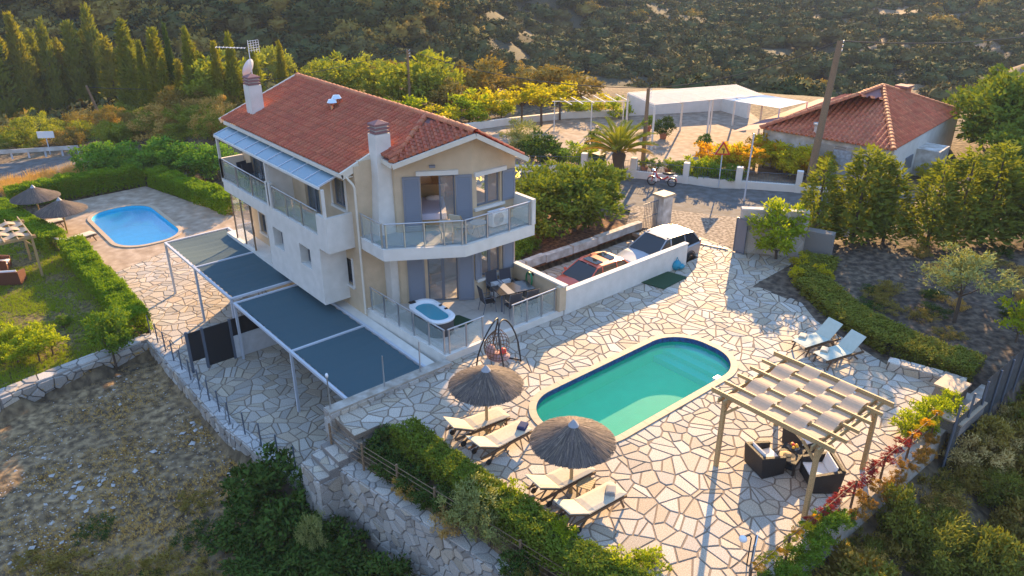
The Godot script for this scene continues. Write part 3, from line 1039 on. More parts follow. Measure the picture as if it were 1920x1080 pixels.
	var m4 := MB.new(); m4.bx(-0.45, 0.9, 0, 0.4, 0.0, 0.3); put(m4, "back_body", M.wallmortar, bq)
	var m5 := MB.new(); m5.bx(0.55, 1.35, 0, 0.55, -1.1, -0.4); put(m5, "block", M.wallmortar, bq)
	for s in [[-0.94, -0.41, 0.4, 0.45, -0.8, 0.34], [-0.41, 0.94, 0.4, 0.45, -0.04, 0.34], [0.5, 1.4, 0.55, 0.61, -1.15, -0.35]]:
		var mm := MB.new(); mm.bx(s[0], s[1], s[2], s[3], s[4], s[5]); put(mm, "slab_top", M.coping, bq)
	# corrugated sheet fence behind it
	var cs := thing("corrugated_fence", "dark grey corrugated metal fence standing by the terrace corner", "fence", Vector3(22.0, -0.4, -6.0))
	for i in 6:
		var mc := MB.new()
		for t in 8:
			var x0 := i * 1.0 + t * 0.125
			mc.quad(Vector3(x0, -0.6, 0), Vector3(x0 + 0.0625, -0.6, 0.03), Vector3(x0 + 0.0625, 1.75 if i > 1 else 1.1, 0.03), Vector3(x0, 1.75 if i > 1 else 1.1, 0))
			mc.quad(Vector3(x0 + 0.0625, -0.6, 0.03), Vector3(x0 + 0.125, -0.6, 0), Vector3(x0 + 0.125, 1.75 if i > 1 else 1.1, 0), Vector3(x0 + 0.0625, 1.75 if i > 1 else 1.1, 0.03))
		put(mc, "sheet", M.darksheet, cs)
		var mp := MB.new(); mp.tube([Vector3(i * 1.0, -0.9, 0.06), Vector3(i * 1.0, 1.7, 0.06)], 0.035, 0.035, 6); put(mp, "post", M.darksteel, cs)
	# parking wall
	var pw := thing("parking_wall", "smooth white rendered wall between parked cars and pool terrace", "wall", Vector3(22.6, 0, -19.28))
	var pm := MB.new()
	pm.bx(-3.64, 3.85, -0.1, 1.0, -0.1, 0.08)
	put(pm, "wall_body", M.white, pw)
	var pc := MB.new(); pc.bx(-3.62, 3.88, 1.0, 1.06, -0.13, 0.11); put(pc, "coping", M.white, pw)
	# gate pillars, gate and boundary walls
	var gw := thing("gate_wall", "rough plastered gate wall with shrub before it", "wall", Vector3(29.5, 0, -18.7))
	boxwall(gw, Vector3(0, -0.2, 0), Vector3(1.9, -0.2, 2.25), 0.35, 2.35, M.oldwhite)
	boxwall(gw, Vector3(1.95, -0.2, 2.3), Vector3(2.3, -0.2, 3.4), 0.5, 1.5, M.wallmortar, "side_core")
	var gn := Node3D.new(); gn.name = "face_stones"; gw.add_child(gn)
	var gd := Vector3(1.9, 0, 2.25).normalized(); var go := Vector3.UP.cross(gd); if go.x > 0: go = -go
	rubble(gn, Vector3(0, 0, 0) + go * 0.175, gd, Vector3.UP, go, 2.9, 2.1, 0.4, 680, 60, 0.012, -1, [[0.62, 0.52, 0.42], [0.58, 0.49, 0.4], [0.66, 0.57, 0.47]])
	var gl := thing("gate_pillar", "rough plastered pillar with mesh gate panel by the grey car", "pillar", Vector3(29.3, 0, -23.0))
	var pl := MB.new(); pl.bx(-0.35, 0.35, -0.1, 1.65, -0.3, 0.3); put(pl, "shaft", M.oldwhite, gl)
	var cp := MB.new(); cp.bx(-0.42, 0.42, 1.65, 1.76, -0.37, 0.37); put(cp, "cap", M.coping, gl)
	var fe := MB.new()
	for i in 9: fe.tube([Vector3(-0.4 - i * 0.12, 0.1, 0), Vector3(-0.4 - i * 0.12, 1.5, 0)], 0.012, 0.012, 5)
	for y in [0.1, 0.8, 1.5]: fe.tube([Vector3(-0.38, y, 0), Vector3(-1.5, y, 0)], 0.022, 0.022, 5)
	put(fe, "mesh_panel", M.darksteel, gl)
	var gt := thing("sliding_gate", "dark sliding gate folded open against the rough gate wall", "gate", Vector3(29.35, 0, -18.75))
	var fr := MB.new()
	for s in [[0.0, 2.0], [0.55, 1.3]]: fr.beam(Vector3(0, 0.05, s[0]), Vector3(0, 1.7, s[0]), 0.05, 0.05)
	fr.beam(Vector3(0, 0.08, 0), Vector3(0, 0.08, 0.55), 0.05, 0.05); fr.beam(Vector3(0, 1.68, 0), Vector3(0, 1.68, 0.55), 0.05, 0.05)
	put(fr, "frame", M.darksteel, gt)
	var gp2 := MB.new(); gp2.bx(-0.012, 0.012, 0.1, 1.66, 0.03, 0.53); put(gp2, "panel", M.frame_grey, gt)
	var rail := thing("gate_rail", "dark steel gate track lying across the paved drive", "rail", Vector3(29.3, 0.03, -19.0))
	var rm := MB.new(); rm.beam(Vector3(0, 0.02, 0), Vector3(-0.75, 0.02, -2.4), 0.07, 0.04); put(rm, "track", M.darksteel, rail)
	# kerb blocks of the shrub bed behind the cars
	var kb := thing("kerb", "broken pale concrete kerb between parked cars and shrubs", "kerb", Vector3(24, 0, -23.6))
	var xk := 19.3
	rng.seed = 44
	while xk < 27.6:
		var l := rf(1.2, 1.9)
		var m := MB.new(); m.box(Vector3(xk + l / 2 - 24, 0.14 + rf(0, 0.05), rf(-0.08, 0.08)), Vector3(l - 0.05, 0.36, 0.3), Basis(Vector3.UP, rf(-0.04, 0.04)))
		put(m, "kerb_block", M.oldwhite, kb)
		xk += l
	var bed := struct("shrub_bed")
	var bm := MB.new(); bm.prism(PackedVector2Array([Vector2(19.0, -23.6), Vector2(27.6, -23.6), Vector2(28.2, -25.0), Vector2(26.8, -31.0), Vector2(24.0, -36.0), Vector2(19.0, -34.0)]), -0.2, 0.12)
	put(bm, "red_soil", mk("redsoil", lc(0.27, 0.125, 0.06), 0.95, T.soil, 0.3), bed)

# ---------------------------------------------------------------- the villa
# an upright wall from a to b (x, z) with holes [s0, s1, y0, y1]; outer face on the line, thickness inwards
func wall_panel(mb: MB, a: Vector2, b: Vector2, y0: float, y1: float, th: float, inward: Vector2, holes: Array) -> void:
	var L := (b - a).length()
	var d := (b - a) / L
	var ss := [0.0, L]; var ys := [y0, y1]
	for h in holes:
		ss.append_array([h[0], h[1]]); ys.append_array([h[2], h[3]])
	ss.sort(); ys.sort()
	for i in ss.size() - 1:
		if ss[i + 1] - ss[i] < 0.001: continue
		for j in ys.size() - 1:
			if ys[j + 1] - ys[j] < 0.001: continue
			var s: float = (ss[i] + ss[i + 1]) / 2; var y: float = (ys[j] + ys[j + 1]) / 2
			var cut := false
			for h in holes:
				if s > h[0] and s < h[1] and y > h[2] and y < h[3]: cut = true
			if cut: continue
			var m := a + d * s + inward * th * 0.5
			mb.box(Vector3(m.x, y, m.y), Vector3(ss[i + 1] - ss[i], ys[j + 1] - ys[j], th), Basis(Vector3(d.x, 0, d.y), Vector3.UP, Vector3(d.x, 0, d.y).cross(Vector3.UP)))

# a window or glazed door set into a hole, frame and panes as parts
func glazing(parent: Node3D, called: String, a: Vector2, d: Vector2, inward: Vector2, s0: float, s1: float, y0: float, y1: float, leaves: int, depth := 0.12, pane := "pane") -> Node3D:
	var bs := Basis(Vector3(d.x, 0, d.y), Vector3.UP, Vector3(d.x, 0, d.y).cross(Vector3.UP))
	var fr := MB.new()
	var base := a + inward * depth
	var w := (s1 - s0) / leaves
	var node: MeshInstance3D
	var panes := []
	for k in leaves:
		var c0 := s0 + w * k; var c1 := c0 + w
		var t := 0.06
		for q in [[c0, c0 + t, y0, y1], [c1 - t, c1, y0, y1], [c0 + t, c1 - t, y0, y0 + t], [c0 + t, c1 - t, y1 - t, y1]]:
			var m: Vector2 = base + d * ((q[0] + q[1]) / 2)
			fr.box(Vector3(m.x, (q[2] + q[3]) / 2, m.y), Vector3(q[1] - q[0], q[3] - q[2], 0.06), bs)
		var g := MB.new()
		var pm := base + d * ((c0 + c1) / 2)
		g.box(Vector3(pm.x, (y0 + y1) / 2, pm.y), Vector3(w - 2 * t, y1 - y0 - 2 * t, 0.012), bs)
		panes.append(g)
	node = put(fr, called, M.frame_grey, parent)
	node.position = -parent.position
	for g in panes: put(g, "pane", M[pane], node)
	return node

# louvred shutter leaf hanging open flat on the wall
func shutter(parent: Node3D, a: Vector2, d: Vector2, outward: Vector2, s0: float, s1: float, y0: float, y1: float, off := 0.05) -> void:
	var bs := Basis(Vector3(d.x, 0, d.y), Vector3.UP, Vector3(d.x, 0, d.y).cross(Vector3.UP))
	var fr := MB.new()
	var base := a + outward * off
	var t := 0.07
	for q in [[s0, s0 + t, y0, y1], [s1 - t, s1, y0, y1], [s0 + t, s1 - t, y0, y0 + 0.1], [s0 + t, s1 - t, y1 - 0.1, y1]]:
		var m: Vector2 = base + d * ((q[0] + q[1]) / 2)
		fr.box(Vector3(m.x, (q[2] + q[3]) / 2, m.y), Vector3(q[1] - q[0], q[3] - q[2], 0.045), bs)
	var nd := put(fr, "shutter", M.shutter, parent)
	nd.position = -parent.position
	var n := int((y1 - y0 - 0.2) / 0.075)
	var sm := MB.new()
	sm.box(Vector3.ZERO, Vector3(s1 - s0 - 2 * t, 0.085, 0.012), bs * Basis(Vector3.RIGHT, -0.55))
	var mesh := sm.mesh()
	for i in n:
		var y := y0 + 0.1 + (i + 0.5) * (y1 - y0 - 0.2) / n
		var m := base + d * ((s0 + s1) / 2)
		var o := put(mesh, "slat", M.shutter, nd)
		o.position = Vector3(m.x, y, m.y)

# barrel tiles over a roof plane: o = eave corner, ex = along the eave, ey = up the slope
func tiles(mb: MB, o: Vector3, ex: Vector3, ey: Vector3, rows: int, cols: int, tw: float, tl: float, clip: Callable) -> void:
	var en := ex.cross(ey).normalized()
	if en.y < 0: en = -en
	for j in rows:
		for i in cols:
			var s := (i + 0.5) * tw; var t := (j + 0.5) * tl
			if not clip.call(s, t): continue
			tile(mb, o + ex * s + ey * (j * tl - 0.03), ex, ey, en, tw, tl + 0.05)

func tile_col() -> Color:
	var k := rf(0.87, 1.13)
	var g := rf(0.88, 1.15)
	return Color(0.68 * k, 0.165 * k * g, 0.07 * k * g)

func tile(mb: MB, p: Vector3, ex: Vector3, ey: Vector3, en: Vector3, w: float, l: float) -> void:
	# a pan and a barrel: the section of one interlocking tile, tail end lifted
	mb.col = tile_col()
	var sec := [Vector2(-0.5, 0.012), Vector2(-0.14, 0.0), Vector2(-0.06, 0.06), Vector2(0.12, 0.11), Vector2(0.34, 0.075), Vector2(0.5, 0.012)]
	for i in sec.size() - 1:
		var a: Vector2 = sec[i]; var b: Vector2 = sec[i + 1]
		var a0 := p + ex * a.x * w + en * (a.y * w / 0.26 + 0.028); var b0 := p + ex * b.x * w + en * (b.y * w / 0.26 + 0.028)
		var a1 := p + ex * a.x * w + en * (a.y * w / 0.26) + ey * l; var b1 := p + ex * b.x * w + en * (b.y * w / 0.26) + ey * l
		mb.quad(a0, b0, b1, a1)
		if a.y + b.y > 0.05: mb.quad(p + ex * a.x * w, p + ex * b.x * w, b0, a0)

func ridge_caps(parent: Node3D, a: Vector3, b: Vector3, r: float, step: float) -> void:
	var L := (b - a).length()
	var n := int(L / step)
	var d := (b - a) / L
	for i in n:
		var mb := MB.new()
		mb.col = tile_col() * Color(1.15, 1.5, 1.5)
		var p := a + d * (i * L / n)
		var s := d.cross(Vector3.UP).normalized(); var u := s.cross(d).normalized()
		var q := p + d * (L / n + 0.05)
		for k in 6:
			var a0 := PI * k / 6; var a1 := PI * (k + 1) / 6
			mb.quad(p + s * cos(a0) * r * 1.12 + u * sin(a0) * r * 1.12, p + s * cos(a1) * r * 1.12 + u * sin(a1) * r * 1.12, q + s * cos(a1) * r + u * sin(a1) * r * 0.9, q + s * cos(a0) * r + u * sin(a0) * r * 0.9)
			mb.tri(p, p + s * cos(a1) * r * 1.12 + u * sin(a1) * r * 1.12, p + s * cos(a0) * r * 1.12 + u * sin(a0) * r * 1.12)
		put(mb, "ridge_tile", M.rooftile, parent)

# glass balustrade along points at floor height: posts, top rail, panes
func balustrade(parent: Node3D, pts: Array, y0: float, h: float, step: float) -> void:
	for i in pts.size() - 1:
		var a: Vector2 = pts[i]; var b: Vector2 = pts[i + 1]
		var L := (b - a).length()
		var n := maxi(1, int(round(L / step)))
		for k in n + 1:
			var p := a.lerp(b, float(k) / n)
			if k == n: p = a.lerp(b, 1.0 - 0.06 / L)
			if k == 0: p = a.lerp(b, 0.06 / L)
			var m := MB.new(); m.bx(p.x - 0.025, p.x + 0.025, y0, y0 + h - 0.02, p.y - 0.025, p.y + 0.025)
			put(m, "post", M.steel, parent)
		for k in n:
			var p := a.lerp(b, (k + 0.08) / n); var q := a.lerp(b, (k + 0.92) / n)
			var m := MB.new()
			m.beam(Vector3(p.x, y0 + h * 0.5, p.y), Vector3(q.x, y0 + h * 0.5, q.y), 0.014, h - 0.2)
			put(m, "pane", M.railglass, parent)
		var r := MB.new()
		r.tube([Vector3(a.x, y0 + h, a.y), Vector3(b.x, y0 + h, b.y)], 0.028, 0.028, 8)
		put(r, "top_rail", M.steel, parent)

func sub(H: Node3D, called: String) -> Node3D:
	var o := Node3D.new()
	o.name = numbered(H, called)
	H.add_child(o)
	o.position = -H.position
	return o

func build_house() -> void:
	var H := thing("villa", "cream two-storey villa with red tiled roof, white balconies and grey shutters", "house", Vector3(16, 0, -29))
	var off := -H.position
	var fa := deg_to_rad(32.0)
	var fd := Vector2(cos(fa), sin(fa))                      # along the turned front wall
	var fin := Vector2(fd.y, -fd.x)                           # inwards from it
	var fe := Vector2(16.8, -22.1)                            # its right end
	var fl := 2.85
	var fs := fe - fd * fl                                    # its left end
	var th := 0.24
	# walls -------------------------------------------------------
	var st := MB.new()
	# left side wall
	wall_panel(st, Vector2(13.1, -34.5), Vector2(13.1, -24.2), -2.65, 5.95, th, Vector2(1, 0), [[0.9, 1.6, 0.7, 1.65], [8.1, 9.5, 0.95, 2.05], [6.1, 7.3, 3.25, 5.35], [8.5, 9.5, 4.1, 5.2], [0.8, 2.3, 3.25, 5.35], [2.6, 3.7, 4.1, 5.2]])
	# back and right walls
	wall_panel(st, Vector2(13.1 + th, -34.5), Vector2(18.9, -34.5), -0.2, 5.95, th, Vector2(0, 1), [])
	wall_panel(st, Vector2(18.9, -34.5 + th), Vector2(18.9, -22.1 - th), -0.2, 5.75, th, Vector2(-1, 0), [[6.0, 7.4, 3.9, 5.2], [6.0, 7.4, 0.9, 2.2], [9.3, 10.6, 3.9, 5.2], [9.6, 10.6, 0.9, 2.2], [1.5, 2.7, 0.9, 2.2]])
	# front: recessed piece, return, turned wall, window wall
	wall_panel(st, Vector2(13.1 + th, -24.2), Vector2(fs.x, -24.2), -0.2, 6.1, th, Vector2(0, -1), [])
	wall_panel(st, Vector2(fs.x, -24.2), Vector2(fs.x, fs.y), -0.2, 6.15, 0.2, Vector2(1, 0), [])
	wall_panel(st, fs, fe, -0.2, 5.95, th, fin, [[0.95, 2.2, 3.3, 5.45], [1.05, 2.22, 0.3, 2.5]])
	wall_panel(st, fe, Vector2(18.9, -22.1), -0.2, 5.75, th, Vector2(0, -1), [[0.2, 1.35, 4.1, 5.3], [0.35, 1.35, 1.15, 2.35]])
	var W := put(st, "wall", M.stucco, H); W.position = off
	# gables up to the roof planes
	var hipS := Vector3(14.05, 6.12, -23.15); var hipN := Vector3(16.6, 7.19, -24.6); var tip := Vector3(16.6, 7.12, -21.6)
	var hpl := Plane(hipS, tip, hipN)
	var rise_l := func(p: Vector2) -> float: return hpl.intersects_ray(Vector3(p.x, 20, p.y), Vector3.DOWN).y - 0.05
	var rise_r := func(x: float) -> float: return 7.14 - (x - 16.6) * 0.567
	var fm := fe - fd * ((fe.x - 16.6) / fd.x)
	var gb := MB.new()
	var g0 := Vector3(fs.x, 5.95, fs.y); var g1 := Vector3(fm.x, 5.95, fm.y); var g2 := Vector3(fe.x, 5.95, fe.y); var g3 := Vector3(18.9, 5.75, -22.1)
	var t0 := Vector3(fs.x, rise_l.call(fs), fs.y); var t1 := Vector3(fm.x, 7.1, fm.y); var t2 := Vector3(fe.x, rise_r.call(fe.x), fe.y); var t3 := Vector3(18.9, rise_r.call(18.9), -22.1)
	gb.quad(g0, g1, t1, t0); gb.quad(g1, g2, t2, t1); gb.quad(Vector3(fe.x, 5.75, fe.y), g3, t3, t2)
	var gbn := put(gb, "front_gable", M.stucco, H); gbn.position = off
	var gb2 := MB.new()
	gb2.tri(Vector3(13.1, 5.9, -34.5), Vector3(16.6, 7.2, -34.5), Vector3(18.9, 5.9, -34.5))
	var gbn2 := put(gb2, "rear_gable", M.stucco, H); gbn2.position = off
	# floors and ceilings, inside walls
	var fl2 := MB.new()
	for y in [0.26, 3.24]:
		fl2.prism(PackedVector2Array([Vector2(13.34, -34.2), Vector2(18.66, -34.2), Vector2(18.66, -22.4), Vector2(16.9, -22.4), Vector2(14.7, -23.6), Vector2(14.7, -24.5), Vector2(13.34, -24.5)]), y - 0.2, y, true)
	var fln := put(fl2, "floor", M.coping, H); fln.position = off
	var ce := MB.new()
	ce.prism(PackedVector2Array([Vector2(13.34, -34.2), Vector2(18.66, -34.2), Vector2(18.66, -22.4), Vector2(16.9, -22.4), Vector2(14.7, -23.75), Vector2(14.7, -24.5), Vector2(13.34, -24.5)]), 5.66, 5.74, true)
	ce.bx(13.34, 18.66, 0.26, 5.7, -27.6, -27.45)
	var cen := put(ce, "partition", M.inside, H); cen.position = off
	# the white bay under the side balcony
	var bay := MB.new()
	wall_panel(bay, Vector2(12.0, -30.1), Vector2(12.0, -25.4), 0.32, 2.72, 0.42, Vector2(1, 0), [[0.55, 1.45, 1.55, 2.4], [2.95, 3.85, 1.55, 2.4]])
	bay.bx(12.42, 13.1, 0.32, 2.72, -25.64, -25.4)
	bay.bx(12.42, 13.1, 0.32, 2.72, -30.1, -29.86)
	bay.bx(12.42, 13.1, 0.32, 0.5, -29.86, -25.64)
	var bn := put(bay, "bay", M.white, H); bn.position = off
	for s in [[0.55, 1.45], [2.95, 3.85]]: glazing(H, "window", Vector2(12.0, -30.1), Vector2(0, 1), Vector2(1, 0), s[0], s[1], 1.55, 2.4, 1, 0.36, "darkpane")
	# side balcony -------------------------------------------------
	var sb := MB.new()
	sb.bx(12.0, 13.1, 2.72, 3.12, -34.5, -24.62)
	sb.bx(12.0, 12.14, 3.12, 3.24, -34.5, -29.75)
	sb.bx(12.0, 12.14, 3.12, 3.24, -29.35, -25.4)
	sb.bx(12.0, 12.16, 3.12, 4.3, -29.75, -29.35)          # pillar between the panes
	sb.bx(12.16, 13.1, 3.12, 5.3, -29.65, -29.5)           # dividing wall
	sb.bx(12.0, 12.14, 3.12, 4.1, -25.4, -24.62)           # box end
	sb.bx(12.14, 13.1, 3.12, 4.1, -24.77, -24.62)
	sb.bx(12.0, 13.1, 3.12, 4.2, -34.62, -34.5)
	var sbn := put(sb, "side_balcony", M.white, H); sbn.position = off
	var bl := sub(H, "side_balustrade")
	balustrade(bl, [Vector2(12.07, -34.48), Vector2(12.07, -29.77)], 3.24, 0.95, 1.55)
	balustrade(bl, [Vector2(12.07, -29.33), Vector2(12.07, -25.42)], 3.24, 0.95, 1.3)
	# windows on the side wall
	for q in [[0.9, 1.6, 0.7, 1.65, 1], [8.1, 9.5, 0.95, 2.05, 2], [6.1, 7.3, 3.25, 5.35, 2], [8.5, 9.5, 4.1, 5.2, 2], [0.8, 2.3, 3.25, 5.35, 2], [2.6, 3.7, 4.1, 5.2, 2]]:
		glazing(H, "window", Vector2(13.1, -34.5), Vector2(0, 1), Vector2(1, 0), q[0], q[1], q[2], q[3], q[4], 0.14, "darkpane")
		if q[2] != 3.25:
			var sl := MB.new(); sl.bx(13.02, 13.1, q[2] - 0.09, q[2] - 0.002, -34.5 + q[0] - 0.1, -34.5 + q[1] + 0.1)
			for z in [q[0] - 0.1, q[1]]: sl.bx(13.06, 13.1, q[2], q[3] + 0.1, -34.5 + z, -34.4 + z)
			put(sl, "surround", M.white, H).position = off
	# glass lean-to over the balcony
	var lt: Node3D = sub(H, "glass_canopy")
	for i in 9:
		var z0 := -34.62 + i * 1.083; var z1 := z0 + 1.06
		var g := MB.new()
		g.quad(Vector3(12.0, 5.28, z0), Vector3(12.0, 5.28, z1), Vector3(13.02, 5.62, z1), Vector3(13.02, 5.62, z0))
		g.quad(Vector3(12.0, 5.26, z0), Vector3(13.02, 5.60, z0), Vector3(13.02, 5.60, z1), Vector3(12.0, 5.26, z1))
		put(g, "glass_sheet", M.roofglass, lt)
	for i in 10:
		var z0 := -34.63 + i * 1.083
		var g := MB.new(); g.beam(Vector3(11.98, 5.27, z0), Vector3(13.05, 5.625, z0), 0.045, 0.06)
		put(g, "rafter", M.paintsteel, lt)
	var ge := MB.new(); ge.beam(Vector3(11.98, 5.22, -34.66), Vector3(11.98, 5.22, -24.84), 0.07, 0.09); put(ge, "edge_beam", M.white, lt)
	for z in [-34.55, -29.55, -24.75]:
		var g := MB.new(); g.bx(12.0, 12.1, 3.3 if z < -25 else 4.1, 5.18, z - 0.05, z + 0.05); put(g, "post", M.white, lt)
	# glazed porch screen at the far end of the side wall
	var gsn: Node3D = sub(H, "porch_screen")
	for i in 2:
		var g := MB.new(); g.bx(12.39, 12.41, 0.2, 2.3, -34.9 + i * 1.05, -33.9 + i * 1.05); put(g, "pane", M.pane, gsn)
	for z in [-34.92, -33.88, -32.82]:
		var g := MB.new(); g.bx(12.37, 12.43, 0.0, 2.7, z - 0.03, z + 0.03); put(g, "frame", M.polewood, gsn)
	var pf := MB.new(); pf.bx(12.3, 13.1, -0.05, 0.15, -36.0, -30.1); put(pf, "ledge", M.white, gsn)
	# front terrace -----------------------------------------------
	var te := MB.new()
	te.prism(PackedVector2Array([Vector2(13.12, -24.4), Vector2(18.92, -24.4), Vector2(18.92, -19.22), Vector2(13.3, -19.22)]), -2.65, 0.28)
	te.bx(12.72, 13.1, -0.35, -0.05, -29.0, -19.25)
	var ten := put(te, "front_terrace", M.white, H); ten.position = off
	var tf: Node3D = sub(H, "terrace_floor")
	for i in 10:
		for j in 9:
			var x0 := 13.42 + i * 0.55; var z0 := -24.2 + j * 0.55
			var t := MB.new(); t.bx(x0, minf(x0 + 0.544, 18.76), 0.28, 0.293, z0, minf(z0 + 0.544, -19.4))
			put(t, "floor_tile", M.tilefloor, tf)
	var ts := MB.new()
	ts.bx(18.78, 18.94, 0.28, 1.3, -22.09, -19.33)
	ts.bx(18.6, 18.94, 0.285, 1.3, -19.33, -19.12)
	var tsn := put(ts, "terrace_side_wall", M.stucco, H); tsn.position = off
	var tc := MB.new(); tc.bx(18.74, 18.98, 1.3, 1.36, -22.08, -19.06)
	var tcn := put(tc, "terrace_wall_coping", M.white, H); tcn.position = off
	var tb := sub(H, "terrace_balustrade")
	balustrade(tb, [Vector2(13.22, -24.0), Vector2(13.36, -19.32)], 0.29, 0.95, 0.95)
	balustrade(tb, [Vector2(13.46, -19.3), Vector2(15.05, -19.3)], 0.29, 0.95, 0.8)
	balustrade(tb, [Vector2(16.35, -19.3), Vector2(18.58, -19.3)], 0.29, 0.95, 0.75)
	# column under the balcony, balcony itself --------------------
	var cl := MB.new(); cl.bx(14.05, 14.42, 0.28, 2.8, -24.2, -23.75)
	var cln := put(cl, "column", M.white, H); cln.position = off
	var p1 := Vector2(13.08, -22.55)
	var p2 := p1 + fd * 2.95
	var bp := PackedVector2Array([Vector2(13.08, -24.2), p1, p2, Vector2(18.95, p2.y), Vector2(18.95, -22.1), fe, fs, Vector2(fs.x, -24.2)])
	var fb := MB.new(); fb.prism(bp, 2.82, 3.27, true)
	var fbn := put(fb, "front_balcony", M.white, H); fbn.position = off
	var ff := MB.new()
	var inn := PackedVector2Array([Vector2(13.2, -24.19), Vector2(13.2, -22.6), p2 + Vector2(0.03, -0.14), Vector2(18.8, p2.y - 0.13), Vector2(18.8, -22.11), fe + Vector2(0, 0.01), fs + Vector2(0.03, 0.02), Vector2(fs.x, -24.19)])
	ff.prism(inn, 3.27, 3.285)
	var ffn := put(ff, "balcony_floor", M.bluefloor, H); ffn.position = off
	var fw := MB.new(); fw.bx(18.8, 18.97, 3.275, 4.3, -22.09, p2.y + 0.025);
	var fwn := put(fw, "balcony_side_wall", M.white, H); fwn.position = off
	var fbal := sub(H, "front_balustrade")
	balustrade(fbal, [Vector2(13.14, -24.1), Vector2(13.14, -22.62)], 3.28, 0.93, 0.75)
	balustrade(fbal, [p1 + Vector2(0.1, -0.02), p2 + Vector2(0, -0.07)], 3.28, 0.93, 0.75)
	balustrade(fbal, [p2 + Vector2(0.02, -0.07), Vector2(18.78, p2.y - 0.07)], 3.28, 0.93, 0.95)
	# doors, windows, shutters, lintels on the front ---------------
	glazing(H, "french_door", fs, fd, fin, 1.62, 2.2, 3.3, 5.45, 1, 0.1)
	glazing(H, "french_door", fs, fd, fin, 1.05, 2.22, 0.3, 2.5, 2, 0.1)
	glazing(H, "window", fe, Vector2(1, 0), Vector2(0, -1), 0.2, 1.35, 4.1, 5.3, 2, 0.14)
	glazing(H, "window", fe, Vector2(1, 0), Vector2(0, -1), 0.35, 1.35, 1.15, 2.35, 2, 0.14)
	for y in [[3.32, 5.45], [0.32, 2.5]]:
		shutter(H, fs, fd, -fin, 0.28, 0.93, y[0], y[1])
		shutter(H, fs, fd, -fin, 2.22, 2.84, y[0], y[1])
	shutter(H, fe, Vector2(1, 0), Vector2(0, 1), 1.42, 2.05, 4.1, 5.3)
	shutter(H, fe, Vector2(1, 0), Vector2(0, 1), 0.02, 0.33, 1.15, 2.35)
	shutter(H, fe, Vector2(1, 0), Vector2(0, 1), 1.42, 2.0, 1.15, 2.35)
	var ln := MB.new()
	var bsf := Basis(Vector3(fd.x, 0, fd.y), Vector3.UP, Vector3(fd.x, 0, fd.y).cross(Vector3.UP))
	var lm := fs + fd * 1.57 - fin * 0.04
	ln.box(Vector3(lm.x, 5.56, lm.y), Vector3(1.55, 0.17, 0.1), bsf)
	ln.bx(fe.x + 0.08, fe.x + 1.6, 5.32, 5.48, -22.1, -22.0)
	ln.bx(fe.x + 0.05, fe.x + 1.5, 3.98, 4.09, -22.1, -21.98)
	ln.bx(fe.x + 0.1, fe.x + 1.6, 1.03, 1.14, -22.1, -21.98)
	var lnn := put(ln, "lintel", M.white, H); lnn.position = off
	var wl := MB.new()
	var wp := fs + fd * 1.4 - fin * 0.06
	wl.box(Vector3(wp.x, 5.82, wp.y), Vector3(0.22, 0.09, 0.12), bsf)
	var wln := put(wl, "wall_lamp", M.shutter, H); wln.position = off
	# rainwater pipe
	var rp := MB.new()
	rp.tube([Vector3(12.8, 5.62, -24.3), Vector3(12.95, 5.35, -24.1), Vector3(13.02, 5.2, -24.12), Vector3(13.02, 0.1, -24.12)], 0.045, 0.045, 8)
	var rpn := put(rp, "downpipe", M.cream, H); rpn.position = off
	# roof ---------------------------------------------------------
	var R := Node3D.new(); R.name = "roof"; H.add_child(R); R.position = off
	var sl := Vector3(3.9, 1.44, 0)                           # eave to ridge, left side
	var ey := sl.normalized(); var LL := sl.length()
	var er := Vector3(-2.38, 1.35, 0); var eyr := er.normalized(); var LR := er.length()
	var e0 := Vector3(12.7, 5.75, -35.35)                      # left eave far corner
	var dk := MB.new()
	dk.quad(e0, Vector3(12.7, 5.75, -24.35), Vector3(16.6, 7.19, -24.35), Vector3(16.6, 7.19, -35.35))
	dk.quad(Vector3(14.05, 6.28, -24.35), hipS, Vector3(16.6, 7.16, -24.3), Vector3(16.6, 7.16, -24.35))
	dk.tri(hipS + Vector3(0, -0.03, 0), tip + Vector3(0, -0.03, 0), hipN + Vector3(0, -0.03, 0))
	dk.quad(Vector3(18.98, 5.84, -35.35), Vector3(16.6, 7.19, -35.35), tip, Vector3(18.98, 5.84, -21.6))
	put(dk, "deck", M.brickcap, R)
	rng.seed = 12
	var tm := MB.new()
	tiles(tm, e0, Vector3.BACK, ey, 12, 43, 0.255, LL / 12, func(s, t): return s < 10.9)
	# little strip between the recess and the hip
	tiles(tm, Vector3(14.05, 6.29, -24.35), Vector3.BACK, ey, 6, 5, 0.23, 0.36, func(s, t): return t < 2.15 and s < 1.15 - t * 0.5)
	tiles(tm, Vector3(18.98, 5.84, -21.6), Vector3.FORWARD, eyr, 9, 58, 0.23, LR / 9, func(_s, _t): return true)
	var tn := put(tm, "roof_tiles", M.rooftile, R)
	tn.set_meta("kind", "stuff")
	# large tiles of the hip facing the pool, one by one
	var hx := (tip - hipS); var L3 := hx.length(); hx /= L3
	var hn := hx.cross(hipN - hipS).normalized(); if hn.y < 0: hn = -hn
	var hy := hn.cross(hx); if hy.y < 0: hy = -hy
	for j in 6:
		for i in 13:
			var s := (i + 0.5) * 0.235; var t := (j + 0.3) * 0.32
			var q := hipN - hipS
			var qs := q.dot(hx); var qt := q.dot(hy)
			var f := t / qt
			if s < qs * f - 0.05 or s > L3 + (qs - L3) * f + 0.05 or f > 1: continue
			var mb := MB.new()
			tile(mb, hipS + hx * s + hy * (j * 0.32), hx, hy, hn, 0.235, 0.36)
			put(mb, "roof_tile", M.rooftile, R)
	ridge_caps(R, Vector3(16.6, 7.21, -35.35), Vector3(16.6, 7.21, -24.3), 0.13, 0.38)
